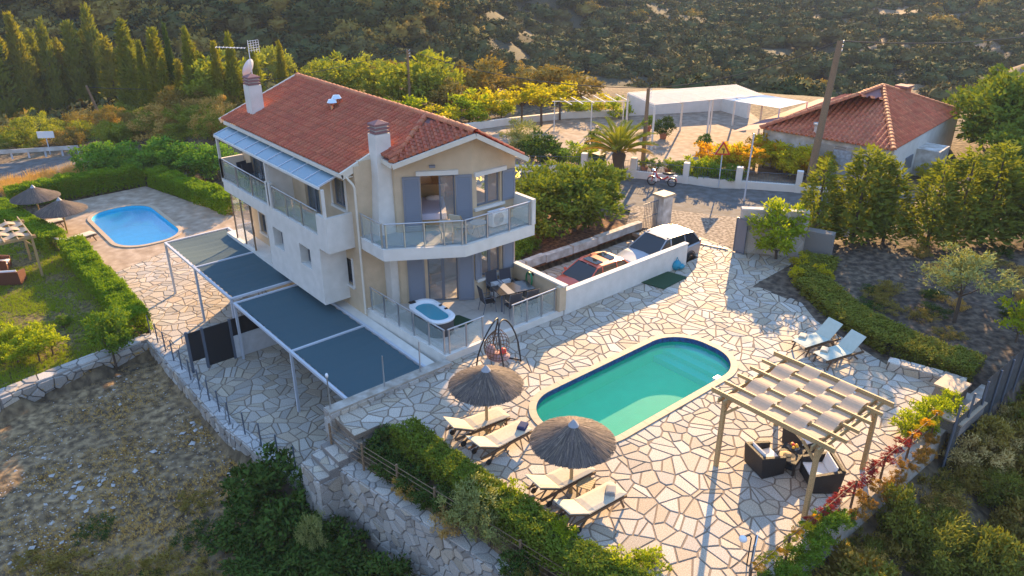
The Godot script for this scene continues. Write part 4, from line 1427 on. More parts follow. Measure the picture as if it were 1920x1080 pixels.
	ridge_caps(R, Vector3(16.6, 7.21, -24.3), tip + Vector3(0, 0.04, 0), 0.13, 0.38)
	ridge_caps(R, hipS + Vector3(0, 0.04, 0), hipN + Vector3(0, 0.03, 0), 0.12, 0.38)
	# verges: white boards along the rakes and the eaves
	var vb := MB.new()
	vb.beam(Vector3(12.62, 5.66, -24.3), Vector3(14.1, 6.25, -24.3), 0.1, 0.26)
	vb.beam(Vector3(12.62, 5.66, -35.4), Vector3(16.6, 7.19, -35.4), 0.1, 0.22)
	vb.beam(Vector3(18.98, 5.76, -35.4), Vector3(16.6, 7.19, -35.4), 0.1, 0.22)
	vb.beam(Vector3(14.02, 6.18, -24.3), hipS + Vector3(-0.02, -0.08, 0.06), 0.1, 0.16)
	vb.beam(hipS + Vector3(-0.02, -0.1, 0.06), tip + Vector3(0, -0.1, 0.05), 0.12, 0.17)
	vb.beam(tip + Vector3(0, -0.1, 0.05), Vector3(18.98, 5.74, -21.45), 0.12, 0.17)
	vb.beam(Vector3(12.64, 5.66, -34.95), Vector3(12.64, 5.66, -24.25), 0.09, 0.13)
	vb.bx(12.68, 13.1, 5.56, 5.6, -34.9, -24.3)
	vb.bx(18.9, 18.98, 5.66, 5.72, -34.9, -21.5)
	put(vb, "verge", M.cream, R)
	# chimneys
	chimney(H, Vector3(14.12, 0, -24.0) + off, 3.27, 7.05, 0.95, 0.62, 0.5, true)
	chimney(H, Vector3(13.75, 0, -33.9) + off, 5.6, 7.35, 0.62, 0.58, 0.58, false)
	for p in [[15.3, -29.6], [15.6, -29.75]]:
		var f := MB.new()
		var yb: float = 5.75 + (p[0] - 12.7) * 0.369
		f.lathe([Vector2(0.09, yb - 0.1), Vector2(0.09, yb + 0.22), Vector2(0.2, yb + 0.25), Vector2(0.22, yb + 0.36), Vector2(0.14, yb + 0.48), Vector2(0.0, yb + 0.5)], Vector3(p[0], 0, p[1]) + off, 14)
		put(f, "roof_vent", M.chrome, H)
	# aerial and dish at the far chimney
	var an := MB.new()
	var ab := Vector3(13.9, 7.2, -34.1) + off
	an.tube([ab, ab + Vector3(0, 1.9, 0)], 0.025, 0.02, 6)
	an.tube([ab + Vector3(-0.2, 1.7, 0.1), ab + Vector3(-1.25, 1.78, -0.45)], 0.015, 0.015, 5)
	for i in 9:
		var q := (ab + Vector3(-0.2, 1.7, 0.1)).lerp(ab + Vector3(-1.25, 1.78, -0.45), i / 8.0)
		an.tube([q - Vector3(0.1, 0, -0.2), q + Vector3(0.1, 0, -0.2)], 0.008, 0.008, 4)
	for i in 5:
		an.tube([ab + Vector3(0.0, 1.55 + i * 0.1, 0), ab + Vector3(0.35, 1.62 + i * 0.1, 0.3)], 0.01, 0.01, 4)
		an.tube([ab + Vector3(0.09 * i, 1.5, 0.07 * i), ab + Vector3(0.09 * i, 2.0, 0.07 * i)], 0.01, 0.01, 4)
	put(an, "aerial", M.plasticwhite, H)
	var ds := MB.new()
	ds.lathe([Vector2(0.0, 0.0), Vector2(0.2, 0.02), Vector2(0.32, 0.06), Vector2(0.42, 0.12)], Vector3.ZERO, 18)
	var dsn := put(ds, "satellite_dish", M.plasticwhite, H)
	dsn.position = ab + Vector3(0.05, 0.75, -0.25); dsn.rotation = Vector3(-1.2, 0.6, 0)
	# air-conditioning boxes
	for q in [[17.75, 3.29, -21.75], [17.85, 0.3, -21.75]]:
		var ac := MB.new(); ac.bx(-0.4, 0.4, 0.06, 0.62, -0.16, 0.16)
		var an2 := put(ac, "air_conditioner", M.plasticwhite, H); an2.position = Vector3(q[0], q[1], q[2]) + off
		var gr := MB.new()
		for i in 5: gr.lathe([Vector2(0.04 + i * 0.045, 0), Vector2(0.055 + i * 0.045, 0.012), Vector2(0.06 + i * 0.045, 0)], Vector3.ZERO, 16)
		var grn := put(gr, "fan_grille", M.frame_grey, an2); grn.position = Vector3(-0.1, 0.34, 0.165); grn.rotation.x = PI / 2
		var ft := MB.new(); ft.bx(-0.33, -0.27, 0, 0.06, -0.15, 0.15); ft.bx(0.27, 0.33, 0, 0.06, -0.15, 0.15); put(ft, "foot", M.frame_grey, an2)
	# rooms behind the glass doors: a bed above, a sofa set below
	var bd := thing("bed", "bed with pale violet cover seen through the upper glass door", "bed", Vector3(16.0, 3.26, -24.2), -fa)
	var b1 := MB.new(); b1.bx(-0.85, 0.85, 0.12, 0.34, -1.0, 1.0); put(b1, "base", M.wood, bd)
	var b2 := MB.new(); b2.bx(-0.83, 0.83, 0.34, 0.58, -0.98, 0.98); put(b2, "mattress", M.bedsheet, bd)
	var b3 := MB.new(); b3.bx(-0.9, 0.9, 0.0, 1.1, -1.08, -1.0); put(b3, "headboard", M.wood, bd)
	for x in [-0.42, 0.42]:
		var b4 := MB.new(); b4.ball(Vector3(x, 0.63, -0.72), Vector3(0.34, 0.1, 0.2)); put(b4, "pillow", M.whitecloth, bd)
	var sf := thing("dining_table", "round wooden dining table seen through the ground-floor glass doors", "table", Vector3(16.2, 0.28, -24.3))
	var s1 := MB.new(); s1.lathe([Vector2(0, 0.72), Vector2(0.55, 0.72), Vector2(0.55, 0.76), Vector2(0, 0.761)], Vector3.ZERO, 20); put(s1, "tabletop", M.wood, sf)
	var s2 := MB.new(); s2.lathe([Vector2(0.28, 0.0), Vector2(0.25, 0.04), Vector2(0.05, 0.08), Vector2(0.05, 0.72)], Vector3.ZERO, 12); put(s2, "pedestal", M.wood, sf)

func chimney(H: Node3D, p: Vector3, y0: float, y1: float, w0: float, w1: float, d: float, taper: bool) -> void:
	var m := MB.new()
	var hw0 := w0 / 2; var hw1 := w1 / 2
	var ym := y0 + (2.2 if taper else 0.1)
	var d0 := d * (1.15 if taper else 1.0) / 2; var d1 := d / 2
	var lo := [Vector3(-hw0, y0, -d0), Vector3(hw0, y0, -d0), Vector3(hw0, y0, d0), Vector3(-hw0, y0, d0)]
	var hi := [Vector3(-hw1, ym, -d1), Vector3(hw1, ym, -d1), Vector3(hw1, ym, d1), Vector3(-hw1, ym, d1)]
	for i in 4:
		var j := (i + 1) % 4
		m.quad(p + lo[j], p + lo[i], p + hi[i], p + hi[j])
	m.bx(p.x - hw1, p.x + hw1, ym, y1, p.z - d1, p.z + d1)
	var n := put(m, "chimney", M.white, H)
	for k in 3:
		var c := MB.new()
		var y := y1 + 0.03 + k * 0.13
		c.bx(p.x - hw1 * 0.98, p.x + hw1 * 0.98, y, y + 0.075, p.z - d1 * 0.98, p.z + d1 * 0.98)
		put(c, "cap_course", M.brickcap, n)
		var e := MB.new(); e.bx(p.x - hw1 * 0.8, p.x + hw1 * 0.8, y - 0.055 if k else y - 0.03, y, p.z - d1 * 0.8, p.z + d1 * 0.8)
		put(e, "mortar_course", M.oldwhite, n)
	var t := MB.new()
	var yt := y1 + 0.365
	for i in 4:
		var a := [Vector3(-1, 0, -1), Vector3(1, 0, -1), Vector3(1, 0, 1), Vector3(-1, 0, 1)]
		t.tri(p + Vector3(a[i].x * hw1, yt, a[i].z * d1), p + Vector3(0, yt + 0.12, 0), p + Vector3(a[(i + 1) % 4].x * hw1, yt, a[(i + 1) % 4].z * d1))
	put(t, "cap", M.brickcap, n)

# ---------------------------------------------------------------- shade sails over the court
func build_sails() -> void:
	for q in [[-36.8, -28.95, 0.02, -33.0, "front edge over the paved corner", "steel-framed shade roof with two dark blue cloths beside the glazed porch"], [-28.65, -19.3, -0.08, -23.6, "", "steel-framed shade roof with two dark teal cloths below the hot tub terrace"]]:
		var y: float = q[2]
		var s := thing("shade_roof", q[5], "awning", Vector3(9.6, -2.65, q[0]))
		var off := -s.position
		var zs := [q[0], q[3], q[1]]
		for z in zs:
			var m := MB.new(); m.beam(Vector3(9.6, y, z) + off, Vector3(12.66, y, z) + off, 0.09, 0.09); put(m, "cross_bar", M.paintsteel, s)
			if z != q[1] or q[1] < -20:
				var p := MB.new(); p.beam(Vector3(9.6, -2.65, z) + off, Vector3(9.6, y, z) + off, 0.09, 0.09); put(p, "post", M.paintsteel, s)
		for x in [9.6, 12.66]:
			var m := MB.new(); m.beam(Vector3(x, y + 0.005, q[0]) + off, Vector3(x, y + 0.005, q[1]) + off, 0.1, 0.1); put(m, "edge_bar", M.paintsteel, s)
		for i in 2:
			var m := MB.new()
			var z0: float = zs[i] + 0.07; var z1: float = zs[i + 1] - 0.07
			var nx := 12; var nz := 18
			var P := func(a: int, b: int) -> Vector3:
				var fx := float(a) / nx; var fz := float(b) / nz
				var x := 9.68 + 2.9 * fx; var z := lerpf(z0, z1, fz)
				if a == 0 and b % 2 == 1: x += 0.05
				if a == nx and b % 2 == 1: x -= 0.05
				return Vector3(x, y + 0.0 - 0.10 * sin(PI * fx) * sin(PI * fz) + 0.006 * sin(fz * 40.0), z) + off
			for a in nx:
				for b in nz: m.quad(P.call(a, b), P.call(a, b + 1), P.call(a + 1, b + 1), P.call(a + 1, b))
			put(m, "shade_cloth", M.cloth_shade, s)
	# partition of the court: dark mesh over white boards, with a door
	var g := thing("court_partition", "dark mesh gate and white boarding across the courtyard", "partition", Vector3(7.6, -2.65, -28.9))
	for x in [0.0, 0.62, 1.75, 5.4]:
		var p := MB.new(); p.bx(x - 0.05, x + 0.05, 0, 1.85, -0.05, 0.05); put(p, "post", M.darksteel, g)
	var d := MB.new(); d.bx(0.67, 1.70, 0.08, 1.78, -0.015, 0.015); put(d, "gate_panel", M.black, g)
	var d2 := MB.new(); d2.bx(0.06, 0.56, 0.5, 1.78, -0.015, 0.015); put(d2, "side_panel", M.black, g)
	var w := MB.new(); w.bx(1.8, 5.35, 0.03, 1.02, -0.03, 0.03); put(w, "white_board", M.board, g)
	var u := MB.new(); u.bx(1.8, 5.35, 1.05, 1.82, -0.015, 0.015); put(u, "mesh_panel", M.black, g)
	# lamp posts with small heads by the steps
	for q in [[612, 740, -2.65, 2.9, "slim grey lamp post standing by the parapet wall end"], [768, 708, 0.2, 1.0, "short thin steel pole on the parapet wall"], [700, 742, 0.2, 1.1, "thin steel stake on the parapet wall by the steps"]]:
		var p := Vector3(8.8, q[2], -19.0)
		if q[0] == 768: p = Vector3(12.1, 0.24, -19.02)
		if q[0] == 700: p = Vector3(10.7, 0.24, -19.02)
		if q[0] == 612: p = Vector3(8.75, 0.24, -19.02)
		var l := thing("lamp_post", q[4], "pole", p)
		var m := MB.new(); m.tube([Vector3(0, 0, 0), Vector3(0, 1.15, 0)], 0.025, 0.02, 7); put(m, "shaft", M.steel, l)
		if q[0] == 612:
			var h := MB.new(); h.ball(Vector3(0, 1.2, 0), Vector3(0.05, 0.09, 0.05)); put(h, "head", M.plasticwhite, l)

# ---------------------------------------------------------------- loungers and parasols
func lounger(label: String, foot: Vector3, dir: Vector3, seat: float, back_deg: float, tilt: float, canvas: bool, group: String) -> void:
	# origin under the fold between seat and back; local -x towards the head
	dir.y = 0; dir = dir.normalized()
	var org := foot - dir * seat
	org.y = 0.032
	var t := thing("sun_lounger", label, "sun lounger", org, atan2(-dir.z, dir.x), group)
	var w := 0.66; var h := 0.34
	var bl := 0.72
	var a := deg_to_rad(back_deg)
	var bdir := Vector3(-cos(a), sin(a), 0)
	for z in [-w / 2 + 0.03, w / 2 - 0.03]:
		var m := MB.new(); m.beam(Vector3(-0.62, h - 0.04, z), Vector3(seat, h, z), 0.045, 0.07); put(m, "side_rail", M.darkwood, t)
		var b := MB.new(); b.beam(Vector3(0, h + 0.01, z * 0.9), Vector3(0, h + 0.01, z * 0.9) + bdir * bl, 0.035, 0.045); put(b, "back_rail", M.darkwood, t)
		var l1 := MB.new(); l1.beam(Vector3(seat - 0.22, h - 0.03, z * 1.05), Vector3(seat - 0.08, 0, z * 1.05), 0.04, 0.05); put(l1, "leg", M.darkwood, t)
		var l2 := MB.new(); l2.beam(Vector3(-0.1, h - 0.03, z * 1.05), Vector3(-0.35, 0.08, z * 1.05), 0.04, 0.05); put(l2, "leg", M.darkwood, t)
		var sp := MB.new(); sp.beam(Vector3(0, h, z * 0.8) + bdir * bl * 0.6, Vector3(-0.62, h - 0.04, z * 0.8), 0.03, 0.03); put(sp, "back_stay", M.darkwood, t)
		if not canvas:
			var wh := MB.new()
			wh.tube([Vector3(-0.38, 0.09, z * 1.1 - 0.02), Vector3(-0.38, 0.09, z * 1.1 + 0.02)], 0.09, 0.09, 14)
			put(wh, "wheel", M.rubber, t)
	var sm := MB.new(); sm.box(Vector3.ZERO, Vector3(0.06, 0.02, w - 0.1)); var sl := sm.mesh()
	for i in int(seat / 0.09):
		var o := put(sl, "slat", M.darkwood, t); o.position = Vector3(0.05 + i * 0.09, h + 0.03, 0)
	var cm = M.canvas if canvas else M.cushion
	var th := 0.035 if canvas else 0.075
	put(pad(seat, w - 0.02, th), "seat_cushion", cm, t).position = Vector3(seat / 2, h + 0.05 + th / 2, 0)
	var bc := put(pad(bl + 0.04, w - 0.02, th), "back_cushion", cm, t)
	bc.transform = Transform3D(Basis(-bdir, Vector3(sin(a), cos(a), 0), Vector3.BACK), Vector3(-0.02, h + 0.05 + th / 2, 0) + bdir * bl / 2)

# a soft pad with rounded rims, centred
func pad(l: float, w: float, th: float) -> ArrayMesh:
	var mb := MB.new()
	var n := 8; var k := 6
	for s in [1.0, -1.0]:
		var P := func(i: int, j: int) -> Vector3:
			var x := float(i) / n * 2 - 1; var z := float(j) / k * 2 - 1
			var e := (1.0 - pow(absf(x), 8)) * (1.0 - pow(absf(z), 6))
			return Vector3(x * l / 2, s * th * (0.18 + 0.38 * sqrt(maxf(e, 0))), z * w / 2)
		for i in n:
			for j in k:
				if s > 0: mb.quad(P.call(i, j), P.call(i, j + 1), P.call(i + 1, j + 1), P.call(i + 1, j))
				else: mb.quad(P.call(i, j), P.call(i + 1, j), P.call(i + 1, j + 1), P.call(i, j + 1))
	var q := th * 0.18
	for s in [-1.0, 1.0]:
		mb.quad(Vector3(-l / 2, -q, s * w / 2), Vector3(l / 2, -q, s * w / 2), Vector3(l / 2, q, s * w / 2), Vector3(-l / 2, q, s * w / 2))
		mb.quad(Vector3(s * l / 2, -q, -w / 2), Vector3(s * l / 2, -q, w / 2), Vector3(s * l / 2, q, w / 2), Vector3(s * l / 2, q, -w / 2))
	return mb.mesh()

func towel(label: String, p: Vector3, turn: float, mat: Material) -> void:
	var t := thing("folded_towel", label, "towel", p, turn)
	for i in 3:
		put(pad(0.36 - i * 0.02, 0.26 - i * 0.01, 0.035), "fold", mat, t).position.y = 0.02 + i * 0.032

func parasol(label: String, p: Vector3, r: float, h: float, sd: int, group: String) -> void:
	rng.seed = sd
	var t := thing("thatched_parasol", label, "parasol", p, 0.0, group)
	var m := MB.new(); m.tube([Vector3(0, 0, 0), Vector3(0, h - 0.1, 0)], 0.05, 0.045, 9); put(m, "pole", M.wood, t)
	var rise := r * 0.5
	# under-frame
	for k in 8:
		var a := TAU * k / 8
		var o := Vector3(cos(a), 0, sin(a))
		var b := MB.new(); b.tube([Vector3(0, h - 0.06, 0), o * r * 0.92 + Vector3.UP * (h - rise - 0.03)], 0.014, 0.012, 5); put(b, "rib", M.darkwood, t)
	# thatch: a core cone and several courses of straw stems laid over it
	var th := MB.new()
	th.col = Color(0.10, 0.075, 0.055)
	th.lathe([Vector2(r * 0.97, h - rise), Vector2(r * 0.5, h - rise * 0.47), Vector2(0.02, h)], Vector3.ZERO, 40)
	for k in 5200:
		var f := sqrt(rng.randf())
		var a := rf(0, TAU)
		var da := rf(-0.05, 0.05) / maxf(f, 0.15)
		var f0 := maxf(f - rf(0.12, 0.3), 0.02); var f1 := minf(f + 0.06, 1.0 + rf(0, 0.015))
		var c := rf(0.55, 1.3)
		var tone := Color(0.115, 0.088, 0.072) if rng.randf() < 0.8 else Color(0.19, 0.14, 0.10)
		th.col = Color(tone.r * c, tone.g * c, tone.b * c)
		var lift := rf(0.004, 0.02)
		var p0 := Vector3(cos(a) * r * f0, h - rise * f0 + lift, sin(a) * r * f0)
		var p1 := Vector3(cos(a + da) * r * f1, h - rise * f1 + lift * rf(0.6, 1.6), sin(a + da) * r * f1)
		var s := Vector3(-sin(a), 0, cos(a)) * rf(0.006, 0.013)
		th.tri(p0 - s, p0 + s, p1 + s); th.tri(p0 - s, p1 + s, p1 - s)
	put(th, "thatch", M.thatch, t)
	var tp := MB.new()
	tp.lathe([Vector2(0.15, h - 0.06), Vector2(0.06, h + 0.07), Vector2(0.0, h + 0.14)], Vector3.ZERO, 16); put(tp, "peak_cap", M.peakcap, t)

func small_table(label: String, p: Vector3, turn: float, mat: Material, w: float, l: float, h: float) -> void:
	var t := thing("side_table", label, "table", p, turn)
	for i in 6:
		var m := MB.new(); m.box(Vector3(-l / 2 + (i + 0.5) * l / 6, h, 0), Vector3(l / 6 - 0.012, 0.025, w)); put(m, "slat", mat, t)
	for x in [-1, 1]:
		for z in [-1, 1]:
			var m := MB.new(); m.bx(x * (l / 2 - 0.04) - 0.02, x * (l / 2 - 0.04) + 0.02, 0, h - 0.012, z * (w / 2 - 0.04) - 0.02, z * (w / 2 - 0.04) + 0.02); put(m, "leg", mat, t)
	var a := MB.new(); a.bx(-l / 2 + 0.03, l / 2 - 0.03, h - 0.06, h - 0.013, -w / 2 + 0.03, -w / 2 + 0.05); a.bx(-l / 2 + 0.03, l / 2 - 0.03, h - 0.06, h - 0.013, w / 2 - 0.05, w / 2 - 0.03); put(a, "apron", mat, t)

func build_poolside() -> void:
	mk("peakcap", lc(0.30, 0.31, 0.33), 0.6)
	var g := "thatched parasols on the flagged terrace"
	parasol("thatched parasol beside the hanging swing chair", G(913, 813) + Vector3(0, 0.02, 0), 1.1, 2.25, 71, "")
	parasol("thatched parasol between loungers next to the flower hedge and pool corner", G(1070, 925) + Vector3(0, 0.02, 0), 1.12, 2.25, 72, "")
	parasol("thatched parasol nearest the road hedge by the blue pool", G(78, 412, -2.65), 1.35, 2.1, 73, "")
	parasol("thatched parasol nearest the blue pool's water", G(127, 438, -2.65), 1.35, 2.1, 74, "")
	var d4 := G(1160, 915, 0.42) - G(1100, 947, 0.42)
	lounger("wooden lounger with cream cushion and a grey towel", G(1160, 915, 0.42), d4, 1.28, 27, 0, false, "cushioned loungers by the green pool")
	lounger("wooden lounger half hidden under the parasol by the pool corner", G(1103, 872, 0.42), d4, 1.25, 27, 0, false, "cushioned loungers by the green pool")
	lounger("wooden lounger with cream cushion and a folded navy towel", G(985, 798, 0.42), G(985, 798, 0.42) - G(932, 825, 0.42), 1.28, 27, 0, false, "cushioned loungers by the green pool")
	lounger("wooden lounger shaded by the parasol near the swing chair", G(946, 773, 0.42), G(946, 775, 0.42) - G(892, 795, 0.42), 1.25, 27, 0, false, "cushioned loungers by the green pool")
	towel("grey towel folded on the lounger cushion", G(1145, 922, 0.5), 0.7, M.greycloth)
	towel("navy towel folded on the lounger cushion", G(980, 801, 0.5), 0.5, M.bluecloth)
	small_table("small slatted wooden table beside the parasol pole with the grey towel lounger", G(1098, 925), 0.45, M.wood, 0.42, 0.5, 0.36)
	small_table("small slatted wooden table beside the parasol pole with the navy towel lounger", G(935, 806), 0.45, M.wood, 0.42, 0.5, 0.36)
	# canvas loungers at the shrub bed: the high back away from the pool
	lounger("grey-green canvas lounger with tray, nearer the gate wall", G(1497, 648, 0.36), G(1497, 648, 0.36) - G(1535, 636, 0.36), 1.15, 42, 0, true, "canvas loungers by the shrub bed")
	lounger("grey-green canvas lounger with tray, nearer the pergola", G(1537, 672, 0.36), G(1537, 672, 0.36) - G(1583, 658, 0.36), 1.15, 42, 0, true, "canvas loungers by the shrub bed")
	small_table("low dark table between the two canvas loungers", G(1553, 645), 0.4, M.darkwood, 0.4, 0.45, 0.33)
	for q in [[1505, 632, "folded beige towel on the canvas lounger nearer the gate wall"], [1546, 658, "folded beige towel on the canvas lounger nearer the pergola"]]:
		towel(q[2], G(q[0], q[1], 0.43), 0.3, M.cushion)
	# loungers at the blue pool
	for q in [[825, 508, 610, 575, "slatted lounger with cream mattress nearest the blue pool"], [545, 392, 350, 440, "slatted lounger behind the parasol by the road hedge"]]:
		var f := G(q[0] / 4.7, 330 + q[1] / 4.7, -2.3); var c := G(q[2] / 4.7, 330 + q[3] / 4.7, -2.3)
		lounger(q[4], f, f - c, (f - c).length(), 22, 0, false, "")
		var n := get_child(get_child_count() - 1)
		n.position.y = -2.62
	# paperwork: the pool notice and a white lantern on the terrace
	var sg := thing("notice_board", "white notice board with blue heading on the terrace fence", "sign", G(1410, 1062, 0.0) + Vector3(0, 0.2, 0), 0.45)
	var s1 := MB.new(); s1.bx(-0.2, 0.2, 0, 0.62, -0.01, 0.01); put(s1, "panel", M.plasticwhite, sg)
	var s2 := MB.new(); s2.bx(-0.18, 0.18, 0.5, 0.6, 0.011, 0.014); put(s2, "heading", mk("signblue", lc(0.08, 0.42, 0.48), 0.6), sg)
	for i in 7:
		var s3 := MB.new(); s3.bx(-0.17, 0.16 - rf(0, 0.1), 0.43 - i * 0.05, 0.452 - i * 0.05, 0.011, 0.013); put(s3, "text_line", M.greycloth, sg)
	for x in [-0.17, 0.17]:
		var sp := MB.new(); sp.bx(x - 0.02, x + 0.02, -0.25, 0.6, -0.05, -0.011); put(sp, "stake", M.darksteel, sg)
	var lt := thing("globe_lamp", "small white globe lamp on bent pole by the terrace edge", "lamp", G(1400, 1060, 0))
	var l1 := MB.new(); l1.tube([Vector3(0, 0, 0), Vector3(0, 0.85, 0), Vector3(-0.1, 1.0, 0.0), Vector3(-0.32, 1.08, 0.0)], 0.016, 0.014, 6); put(l1, "pole", M.black, lt)
	var l2 := MB.new(); l2.ball(Vector3(-0.38, 1.06, 0), Vector3(0.1, 0.08, 0.1)); put(l2, "globe", M.plasticwhite, lt)
	# green mat, and a blue bag at the wall
	var mt := thing("outdoor_mat", "dark green outdoor mat beside the white parking wall", "mat", G(1243, 525, 0.03))
	var mm := MB.new(); mm.prism(PackedVector2Array([Vector2(-0.95, -0.6), Vector2(0.75, -0.75), Vector2(1.0, 0.5), Vector2(-0.7, 0.62)]), 0.0, 0.03); put(mm, "mat_sheet", M.greenmat, mt)
	var bg := thing("blue_bag", "crumpled turquoise pool bag leaning on the white parking wall", "bag", G(1268, 505, 0.03))
	var b1 := MB.new(); b1.ball(Vector3(0, 0.2, 0), Vector3(0.26, 0.24, 0.15), 9, 6); b1.ball(Vector3(0.2, 0.12, 0.1), Vector3(0.2, 0.12, 0.14), 8, 5); put(b1, "bag_body", mk("turq", lc(0.02, 0.26, 0.36), 0.6), bg)
	var b2 := MB.new(); b2.tube([Vector3(-0.1, 0.4, 0), Vector3(0, 0.58, 0), Vector3(0.1, 0.4, 0)], 0.015, 0.015, 6); put(b2, "handle", M.turq, bg)
	swing_chair(G(935, 690, 0.02))

func swing_chair(p: Vector3) -> void:
	var t := thing("swing_chair", "hanging swing chair on arched black steel frame with pink cushions", "swing chair", p, 0.5)
	for s in [-1.0, 1.0]:
		var pts := []
		for i in 15:
			var f := i / 14.0
			var a := PI * f
			pts.append(Vector3(-0.75 * cos(a) * (1.0 if f < 0.5 else 0.95), 1.85 * pow(sin(a), 0.6) if f > 0.0 and f < 1.0 else 0.0, s * (0.55 - 0.45 * sin(a))))
		var m := MB.new(); m.tube(pts, 0.028, 0.028, 8); put(m, "arch", M.black, t)
	var b := MB.new(); b.tube([Vector3(-0.75, 0.03, -0.55), Vector3(-0.75, 0.03, 0.55)], 0.028, 0.028, 8); b.tube([Vector3(0.72, 0.03, -0.55), Vector3(0.72, 0.03, 0.55)], 0.028, 0.028, 8); put(b, "floor_bar", M.black, t)
	var c := MB.new(); c.tube([Vector3(0, 1.82, 0), Vector3(0, 1.45, 0)], 0.012, 0.012, 6); put(c, "hanger", M.black, t)
	rng.seed = 5
	var w := MB.new()
	for k in 26:
		var a := TAU * k / 26
		if absf(wrapf(a - 1.2, -PI, PI)) < 0.75: continue
		var pts := []
		for i in 9:
			var f := i / 8.0
			var r := 0.5 * sin(PI * (0.08 + 0.72 * f))
			pts.append(Vector3(cos(a + f * 0.35) * r, 1.45 - 1.05 * f, sin(a + f * 0.35) * r))
		w.tube(pts, 0.011, 0.011, 4, false)
	for i in 5:
		var y := 0.5 + i * 0.16; var r := 0.5 * sin(PI * (0.08 + 0.72 * (1.45 - y) / 1.05))
		var pts := []
		for k in 18:
			var a := 2.0 + (TAU - 1.6) * k / 17.0
			pts.append(Vector3(cos(a) * r, y, sin(a) * r))
		w.tube(pts, 0.012, 0.012, 4, false)
	put(w, "basket", M.darkwood, t)
	var s := MB.new(); s.ball(Vector3(0, 0.48, 0), Vector3(0.4, 0.1, 0.4), 14, 6); put(s, "seat_cushion", M.pinkcloth, t)
	var s2 := MB.new(); s2.ball(Vector3(-0.22, 0.75, -0.2), Vector3(0.22, 0.26, 0.16), 12, 6); put(s2, "back_cushion", M.pinkcloth, t)
	var s3 := MB.new(); s3.ball(Vector3(0.1, 0.62, 0.12), Vector3(0.18, 0.14, 0.12), 10, 5); put(s3, "throw_pillow", M.signred, t)

# ---------------------------------------------------------------- pergola and its seats
func pergola(called: String, label: String, o: Vector3, lx: float, lz: float, h: float, rafters: int, cloth: bool, sd: int) -> void:
	rng.seed = sd
	var t := thing(called, label, "pergola", o)
	for x in [0.0, lx]:
		for z in [0.0, lz]:
			var m := MB.new(); m.bx(x - 0.055, x + 0.055, 0, h - 0.1, z - 0.055, z + 0.055); put(m, "post", M.wood, t)
			var sz := 1.0 if z == 0.0 else -1.0
			var sx := 1.0 if x == 0.0 else -1.0
			var k := MB.new(); k.beam(Vector3(x, h - 0.52, z + sz * 0.03), Vector3(x, h - 0.12, z + sz * 0.42), 0.05, 0.07); put(k, "brace", M.wood, t)
			var k2 := MB.new(); k2.beam(Vector3(x + sx * 0.03, h - 0.52, z), Vector3(x + sx * 0.42, h - 0.12, z), 0.05, 0.07); put(k2, "brace", M.wood, t)
	for z in [0.0, lz]:
		for s in [-0.085, 0.085]:
			var m := MB.new(); m.bx(-0.2, lx + 0.2, h - 0.14, h, z + s - 0.022, z + s + 0.022); put(m, "beam", M.wood, t)
	for i in rafters:
		var x := lx * i / (rafters - 1)
		var hh := 0.14 if i == 0 or i == rafters - 1 else 0.1
		var m := MB.new(); m.bx(x - 0.025, x + 0.025, h - 0.03, h - 0.03 + hh, -0.45, lz + 0.4); put(m, "rafter", M.wood, t)
	if cloth:
		# canvas strips woven over and under the rafters
		var n := 5
		for k in n:
			var z0 := 0.06 + (lz - 0.12) * k / n; var z1 := z0 + (lz - 0.12) / n - 0.02
			var m := MB.new()
			var steps := (rafters - 1) * 8
			for s in steps:
				var xa := lx * s / steps; var xb := lx * (s + 1) / steps
				var ya := _weave(xa / lx * (rafters - 1), k); var yb := _weave(xb / lx * (rafters - 1), k)
				var ym := h + 0.05
				m.quad(Vector3(xa, ym + ya, z0), Vector3(xa, ym + ya, z1), Vector3(xb, ym + yb, z1), Vector3(xb, ym + yb, z0))
			put(m, "canvas_strip", M.sailcloth, t)

func _weave(f: float, k: int) -> float:
	# crosses each rafter above or below by turns, sagging between
	return 0.06 * cos(PI * (f + k)) - 0.025 * pow(sin(PI * f), 2)

